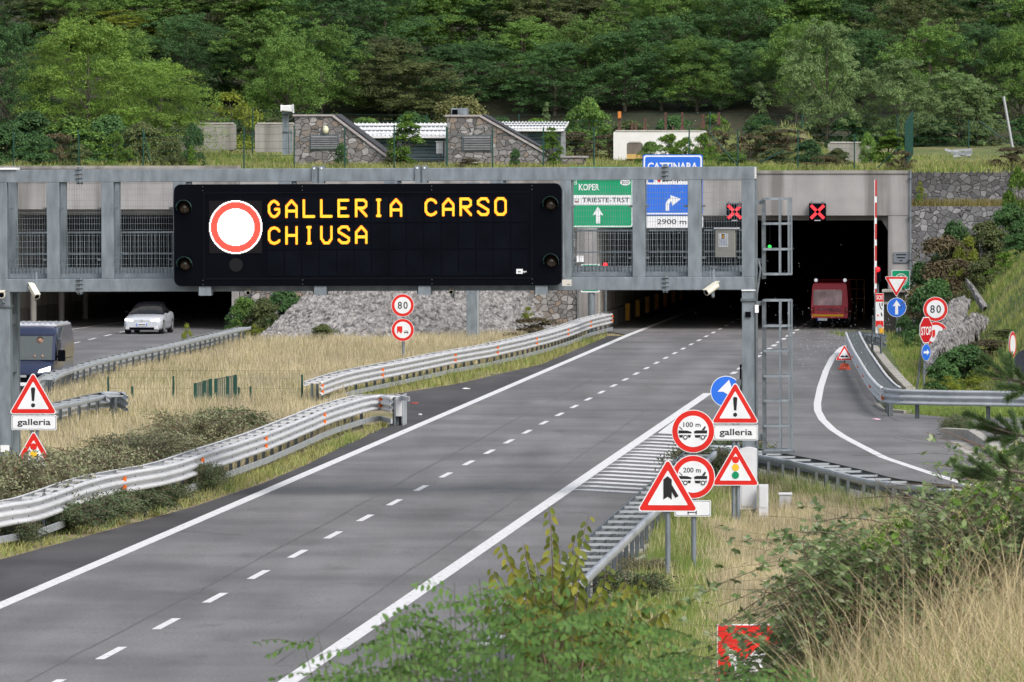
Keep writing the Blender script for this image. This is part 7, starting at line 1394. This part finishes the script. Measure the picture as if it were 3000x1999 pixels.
# broad leaved shrub over the near barrier
CL = leaf('nettle_tree_leaf', [(.12, .17, .030), (.20, .24, .045), (.30, .29, .05), (.10, .14, .035), (.16, .20, .04)], .4, 3.0)
rs_ = np.random.RandomState(9); c0 = P(1640, 1999, 55); root = thing('broadleaf_shrub', 'broad leaved yellow green shrub rising in front of the near barrier', 'shrub', loc=(c0.x, 55, NZ(c0.x, 55))); o0 = np.array(root.location); C = []; T = []; N = []; S = []; mb = MB()
tips = [(1612, 1488), (1726, 1512), (1688, 1560), (1532, 1590), (1466, 1592), (1440, 1665), (1500, 1655), (1570, 1640), (1640, 1600), (1790, 1650), (1890, 1690), (1838, 1700), (1480, 1720), (1560, 1700), (1620, 1680), (1700, 1670), (1760, 1720), (1940, 1735), (2010, 1745), (1420, 1745), (1650, 1735), (1720, 1750), (1540, 1765), (1600, 1780), (1810, 1770), (1680, 1800), (1480, 1800), (1570, 1830), (1750, 1810)]
for px, py in tips:
    Y = 55+rs_.uniform(-.7, .7); tip = np.array(P(px, py, Y)); b = np.array(P(1630+(px-1630)*.25+rs_.uniform(-30, 30), 2050, Y)); pts = []
    for q in np.linspace(0, 1, 10): p = b*(1-q**1.15)+tip*q**1.15; p = b+(tip-b)*np.array([q**1.5, q, q]); pts.append(p+rs_.normal(size=3)*.006)
    mb.tube([tuple(p-o0) for p in pts], list(np.linspace(.012, .002, 10)), TWIG, 5, False); pts = np.array(pts); nl = rs_.randint(24, 34)
    for k in range(nl):
        q = .38+.62*(k+.6)/nl; i = q*9; j = min(8, int(i)); p = pts[j]*(1-(i-j))+pts[j+1]*(i-j); sg = 1 if k % 2 else -1; t_ = unit(np.array([sg*rs_.uniform(.15, .8), rs_.uniform(-.5, .3), -rs_.uniform(.5, 1.1)])); nn = unit(np.array([rs_.normal()*.5, -1, .4+rs_.normal()*.3])); C.append(p-o0+np.array([sg*.012, 0, 0])); T.append(t_); N.append(nn); S.append(rs_.uniform(.080, .125)*(1-.3*max(0, q-.8)/.2))
C, T, N, S = map(np.array, (C, T, N, S)); N = unit(N-T*np.sum(N*T, 1, keepdims=True)); V, Fq = ovals(C, T, N, S, S*.5, .14); np_mesh('foliage', V, Fq, CL, root); mb.build('stem', root)
# brambles
BL = leaf('bramble_leaf', [(.12, .19, .07), (.17, .25, .10), (.25, .32, .16), (.10, .15, .06), (.40, .44, .31)], .3, 3.0, .5); BLD = leaf('bramble_dark_leaf', [(.065, .125, .04), (.10, .17, .055), (.15, .22, .08)], .3, 3.0, .5)
CANE = mat('bramble_cane', (.12, .095, .065), .6, 0, .35, 10)
TOPB = [(2090, 1975), (2250, 1960), (2310, 1870), (2345, 1720), (2394, 1590), (2480, 1585), (2546, 1560), (2657, 1515), (2769, 1470), (2858, 1420), (2947, 1340), (3000, 1310), (3080, 1280)]
LOWB = [(2090, 2080), (2300, 2060), (2500, 2000), (2700, 1950), (2900, 1850), (3080, 1780)]
def bramble(label, x0, x1, n, seed, mats_, Yc=56.5, dens=1.0):
    rs_ = np.random.RandomState(seed); pm = (x0+x1)/2; c = P(pm, 1990, Yc); root = thing('bramble_bush', label, 'bramble', loc=(c.x, Yc, NZ(c.x, Yc)), group='brambles on the near embankment'); o0 = np.array(root.location); mb = MB(); C = []; T = []; N = []; S = []
    for k in range(n):
        px = rs_.uniform(x0, x1); yt = float(interp(TOPB, px)); yl = float(interp(LOWB, px)); yy = yt+(yl-yt)*rs_.rand()**1.15; Y = Yc+rs_.uniform(-2.2, 2.2); mid_ = np.array(P(px, yy+25, Y)); a = np.array([rs_.normal()*.5, rs_.normal()*.35, -.35-rs_.rand()*.5]); bb = np.array([rs_.normal()*.6, rs_.normal()*.35, -.02+rs_.normal()*.18]); p0 = mid_+a; p2 = mid_+bb; ctrl = 2*mid_-(p0+p2)/2; pts = []
        for q in np.linspace(0, 1, 8): pts.append(p0*(1-q)**2+2*ctrl*q*(1-q)+p2*q*q)
        mb.tube([tuple(p-o0) for p in pts], list(np.linspace(.0032, .0012, 8)), CANE, 4, False); pts = np.array(pts); nl = rs_.randint(13, 24)
        for u in range(nl):
            i = rs_.rand()*6.99; j = int(i); p = pts[j]*(1-(i-j))+pts[j+1]*(i-j); d = unit(np.array([rs_.normal(), rs_.normal()-.3, rs_.normal()*.5+.25])); nn = unit(np.array([rs_.normal()*.45, -.45+rs_.normal()*.35, 1.0])); nn = unit(nn-d*np.dot(nn, d)); sd = np.cross(nn, d); stalk = p+d*.04; mb.bar(tuple(p-o0), tuple(stalk-o0), .0022, .0022, CANE)
            for dd, s_ in ((d, 1.0), (unit(d*.35+sd), .85), (unit(d*.35-sd), .85)): C.append(stalk-o0); T.append(unit(dd-np.array([0, 0, .2]))); N.append(nn); S.append(rs_.uniform(.042, .074)*s_)
    C, T, N, S = map(np.array, (C, T, N, S)); N = unit(N-T*np.sum(N*T, 1, keepdims=True)); k = rs_.rand(len(C)) < .7
    for sel, m_, nm in ((k, mats_[0], 'foliage'), (~k, mats_[1], 'foliage')): V, Fq = ovals(C[sel], T[sel], N[sel], S[sel], S[sel]*.66, .08); np_mesh(nm, V, Fq, m_, root)
    for q in range(int(n*.22)):
        px = rs_.uniform(x0, x1); yt = float(interp(TOPB, px)); p = np.array(P(px, yt+rs_.rand()*260, Yc+rs_.uniform(-2, 1.5))); v = np.array([rs_.normal(), rs_.normal()*.5, rs_.normal()*.6])*.28; mb.tube([tuple(p-v-o0), tuple(p+rs_.normal(size=3)*.05-o0), tuple(p+v-o0)], [.004, .003, .0015], TWIG, 4, False)
    mb.build('cane', root); return root
bramble('low bramble tangle around the half buried red panel', 2090, 2330, 60, 31, (BLD, BL), 58); bramble('leafy bramble bush in the middle of the near embankment', 2300, 2580, 300, 32, (BL, BLD)); bramble('bramble thicket with bare canes right of the leafy bush', 2540, 2820, 300, 33, (BL, BLD)); bramble('tall bramble thicket at the right edge under the pine', 2780, 3080, 330, 34, (BL, BLD))
m = MB(); c0 = np.array(P(2480, 1600, 55))
for pts in ([(2395, 1529), (2480, 1514), (2600, 1531), (2680, 1590)], [(2350, 1560), (2430, 1557), (2500, 1592), (2600, 1640)], [(2560, 1488), (2610, 1530), (2650, 1600)], [(2130, 1822), (2240, 1745), (2340, 1705), (2440, 1670)], [(2566, 1408), (2660, 1478), (2740, 1550), (2800, 1640)], [(2505, 1461), (2620, 1452), (2720, 1470), (2860, 1530)], [(2600, 1425), (2700, 1418), (2850, 1432), (2960, 1500)], [(2640, 1440), (2750, 1500), (2900, 1560)], [(2220, 1735), (2330, 1740), (2420, 1755)], [(2985, 1300), (2978, 1420), (2982, 1520)]):
    q = [np.array(P(x, y, 54.5)) for x, y in pts]; q = [Vector(p) for p in q]; q = smooth_path(q, 2); m.tube([tuple(np.array(p)-c0) for p in q], list(np.linspace(.004, .0065, len(q))), CANE, 5, False)
    for p in q[::2]: v = Vector((random.Random(p.x).uniform(-.05, .05), 0, .05)); m.tube([tuple(np.array(p)-c0), tuple(np.array(p+v)-c0)], [.003, .001], CANE, 3, False)
o = m.build('bramble_cane'); o.location = c0; tag(o, 'long bare arching bramble canes sticking out to the left over the dry grass', 'bramble')
# a climber with pale flower tassels at the right edge
VL = leaf('tassel_flower', [(.42, .46, .20), (.52, .54, .28), (.30, .36, .12)], .3, 3.0); VG_ = leaf('climber_leaf', [(.10, .19, .03), (.14, .24, .045)], .35, 3.0)
rs_ = np.random.RandomState(44); c0 = P(2960, 1500, 53); root = thing('climber', 'climbing plant with pale yellow green tassels hanging over the brambles at the right edge', 'climber', loc=(c0.x, 53, NZ(c0.x, 53))); o0 = np.array(root.location); mb = MB(); C = []; T = []; D = []; E = []
for pts in ([(3010, 1240), (2950, 1330), (2880, 1430), (2800, 1520)], [(3010, 1330), (2940, 1400), (2900, 1500), (2880, 1600)], [(2990, 1290), (2900, 1380), (2830, 1440), (2790, 1470)], [(2880, 1420), (2820, 1500), (2770, 1590), (2740, 1680)], [(3020, 1400), (2960, 1460), (2930, 1560)], [(2620, 1530), (2580, 1560), (2540, 1600)], [(2660, 1520), (2600, 1600), (2590, 1680)]):
    q = smooth_path([P(x, y, 53) for x, y in pts], 2); mb.tube([tuple(np.array(p)-o0) for p in q], .004, CANE, 4, False); q = np.array(q)
    for k in range(26):
        i = rs_.rand()*(len(q)-1.01); j = int(i); p = q[j]*(1-(i-j))+q[j+1]*(i-j); d = unit(np.array([rs_.normal(), rs_.normal()*.5, rs_.rand()*.9+.1])); L_ = rs_.uniform(.05, .13)
        for s_ in np.linspace(.1, 1, 11): C.append(p+d*L_*s_+rs_.normal(size=3)*.005-o0); T.append(unit(rs_.normal(size=3)))
        if k % 2: D.append(p-o0); E.append(unit(np.array([rs_.normal(), rs_.normal()*.4-.3, -.6])))
C, T = np.array(C), np.array(T); V, Fq = diamonds(C, T, .014, .011, rs_); np_mesh('flower_tassel', V, Fq, VL, root); D, E = np.array(D), np.array(E); nn = unit(np.cross(E, rs_.normal(size=E.shape))); V, Fq = ovals(D, E, nn, .07, .05, .1); np_mesh('foliage', V, Fq, VG_, root); mb.build('stem', root)
# pine
NEED = leaf('pine_needle', [(.055, .115, .040), (.09, .16, .06), (.13, .20, .08)], .1, 3.0, .45); rs_ = np.random.RandomState(50)
px_, py_ = 3190, 1500; c0 = P(px_, py_, 51); root = thing('pine_tree', 'young pine reaching in from the right edge', 'pine', loc=(c0.x, 51, NZ(c0.x, 51))); o0 = np.array(root.location); mb = MB(); mb.tube([(0, 0, -.3), (0, 0, 1.2), (.02, 0, 2.9)], [.07, .055, .02], BARK, 8); mb.build('trunk', root); mb = MB(); Vs = []
br = [((2965, 1115), [(2880, 1048), (2868, 1090), (2935, 1040), (2960, 1050)]), ((3010, 1140), [(2930, 1135), (2955, 1170), (2980, 1090), (3010, 1110)]), ((2985, 1275), [(2835, 1215), (2850, 1250), (2880, 1245), (2900, 1290), (2930, 1230), (2945, 1300), (2965, 1215)]), ((3020, 1300), [(2960, 1330), (2990, 1340), (3000, 1240)]), ((2925, 1400), [(2808, 1372), (2825, 1395), (2850, 1352), (2880, 1365), (2890, 1400)]), ((2960, 1380), [(2895, 1325), (2930, 1340), (2950, 1420)])]
for jn, tips in br:
    Y = 51+rs_.uniform(-.4, .4); j = np.array(P(*jn, Y)); tr = np.array([o0[0], 51, j[2]-.15]); mb.tube([tuple(tr-o0), tuple((tr+j)/2+np.array([0, 0, .03])-o0), tuple(j-o0)], [.02, .014, .010], BARK, 6, False)
    for tp in tips:
        e = np.array(P(*tp, Y+rs_.uniform(-.15, .15))); mb.tube([tuple(j-o0), tuple((j+e)/2+np.array([0, 0, -.02])-o0), tuple(e-o0)], [.009, .007, .004], BARK, 5, False); ax = unit(e-j); L_ = np.linalg.norm(e-j)
        n = int(330+900*L_); q = 1-rs_.rand(n)**1.3*min(1, .26/L_); p = j+(e-j)*q[:, None]; d = unit(ax*(.75+.5*rs_.rand(n, 1))+unit(rs_.normal(size=(n, 3)))*.75+np.array([0, 0, .25])); ln = rs_.uniform(.035, .07, n)[:, None]; sd = unit(np.cross(d, rs_.normal(size=(n, 3))))*.0020
        Vs.append(np.stack([p-sd-o0, p+sd-o0, p+d*ln+sd*.4-o0, p+d*ln-sd*.4-o0], 1))
V = np.concatenate(Vs).reshape(-1, 3); np_mesh('foliage', V, np.arange(len(V)).reshape(-1, 4), NEED, root); mb.build('branch', root)
# ---------------------------------------------------------------- drifting spray
rs_ = np.random.RandomState(60); n1, n2, n3 = 330, 70, 80
px = np.concatenate([2460+rs_.normal(size=n1)*85, rs_.uniform(1300, 2780, n2), 2300+rs_.normal(size=n3)*210]); py = np.concatenate([1000+rs_.normal(size=n1)*58, rs_.uniform(10, 1150, n2), 860+rs_.normal(size=n3)*150]); Y = rs_.uniform(205, 300, n1+n2+n3); mb = MB(); SPR = mat('water_drop', (.85, .87, .9), .3, 0, 0)
for a, b, c in zip(px, py, Y):
    p = P(a, b, c)
    if p.z < .1: continue
    r = rs_.uniform(.004, .010)*(1.2 if rs_.rand() < .1 else 1); e = r*rs_.uniform(.8, 2.0); k = rs_.uniform(-.8, .8)*r; mb.add([(p.x-r, p.y, p.z), (p.x+r, p.y, p.z), (p.x, p.y-r, p.z), (p.x, p.y+r, p.z), (p.x+k, p.y, p.z-e), (p.x-k, p.y, p.z+e)], [(0, 2, 5), (2, 1, 5), (1, 3, 5), (3, 0, 5), (2, 0, 4), (1, 2, 4), (3, 1, 4), (0, 3, 4)], SPR)
tag(mb.build('water_spray'), 'countless small white droplets drifting in the air before the tunnel mouth', 'spray', kind='stuff')
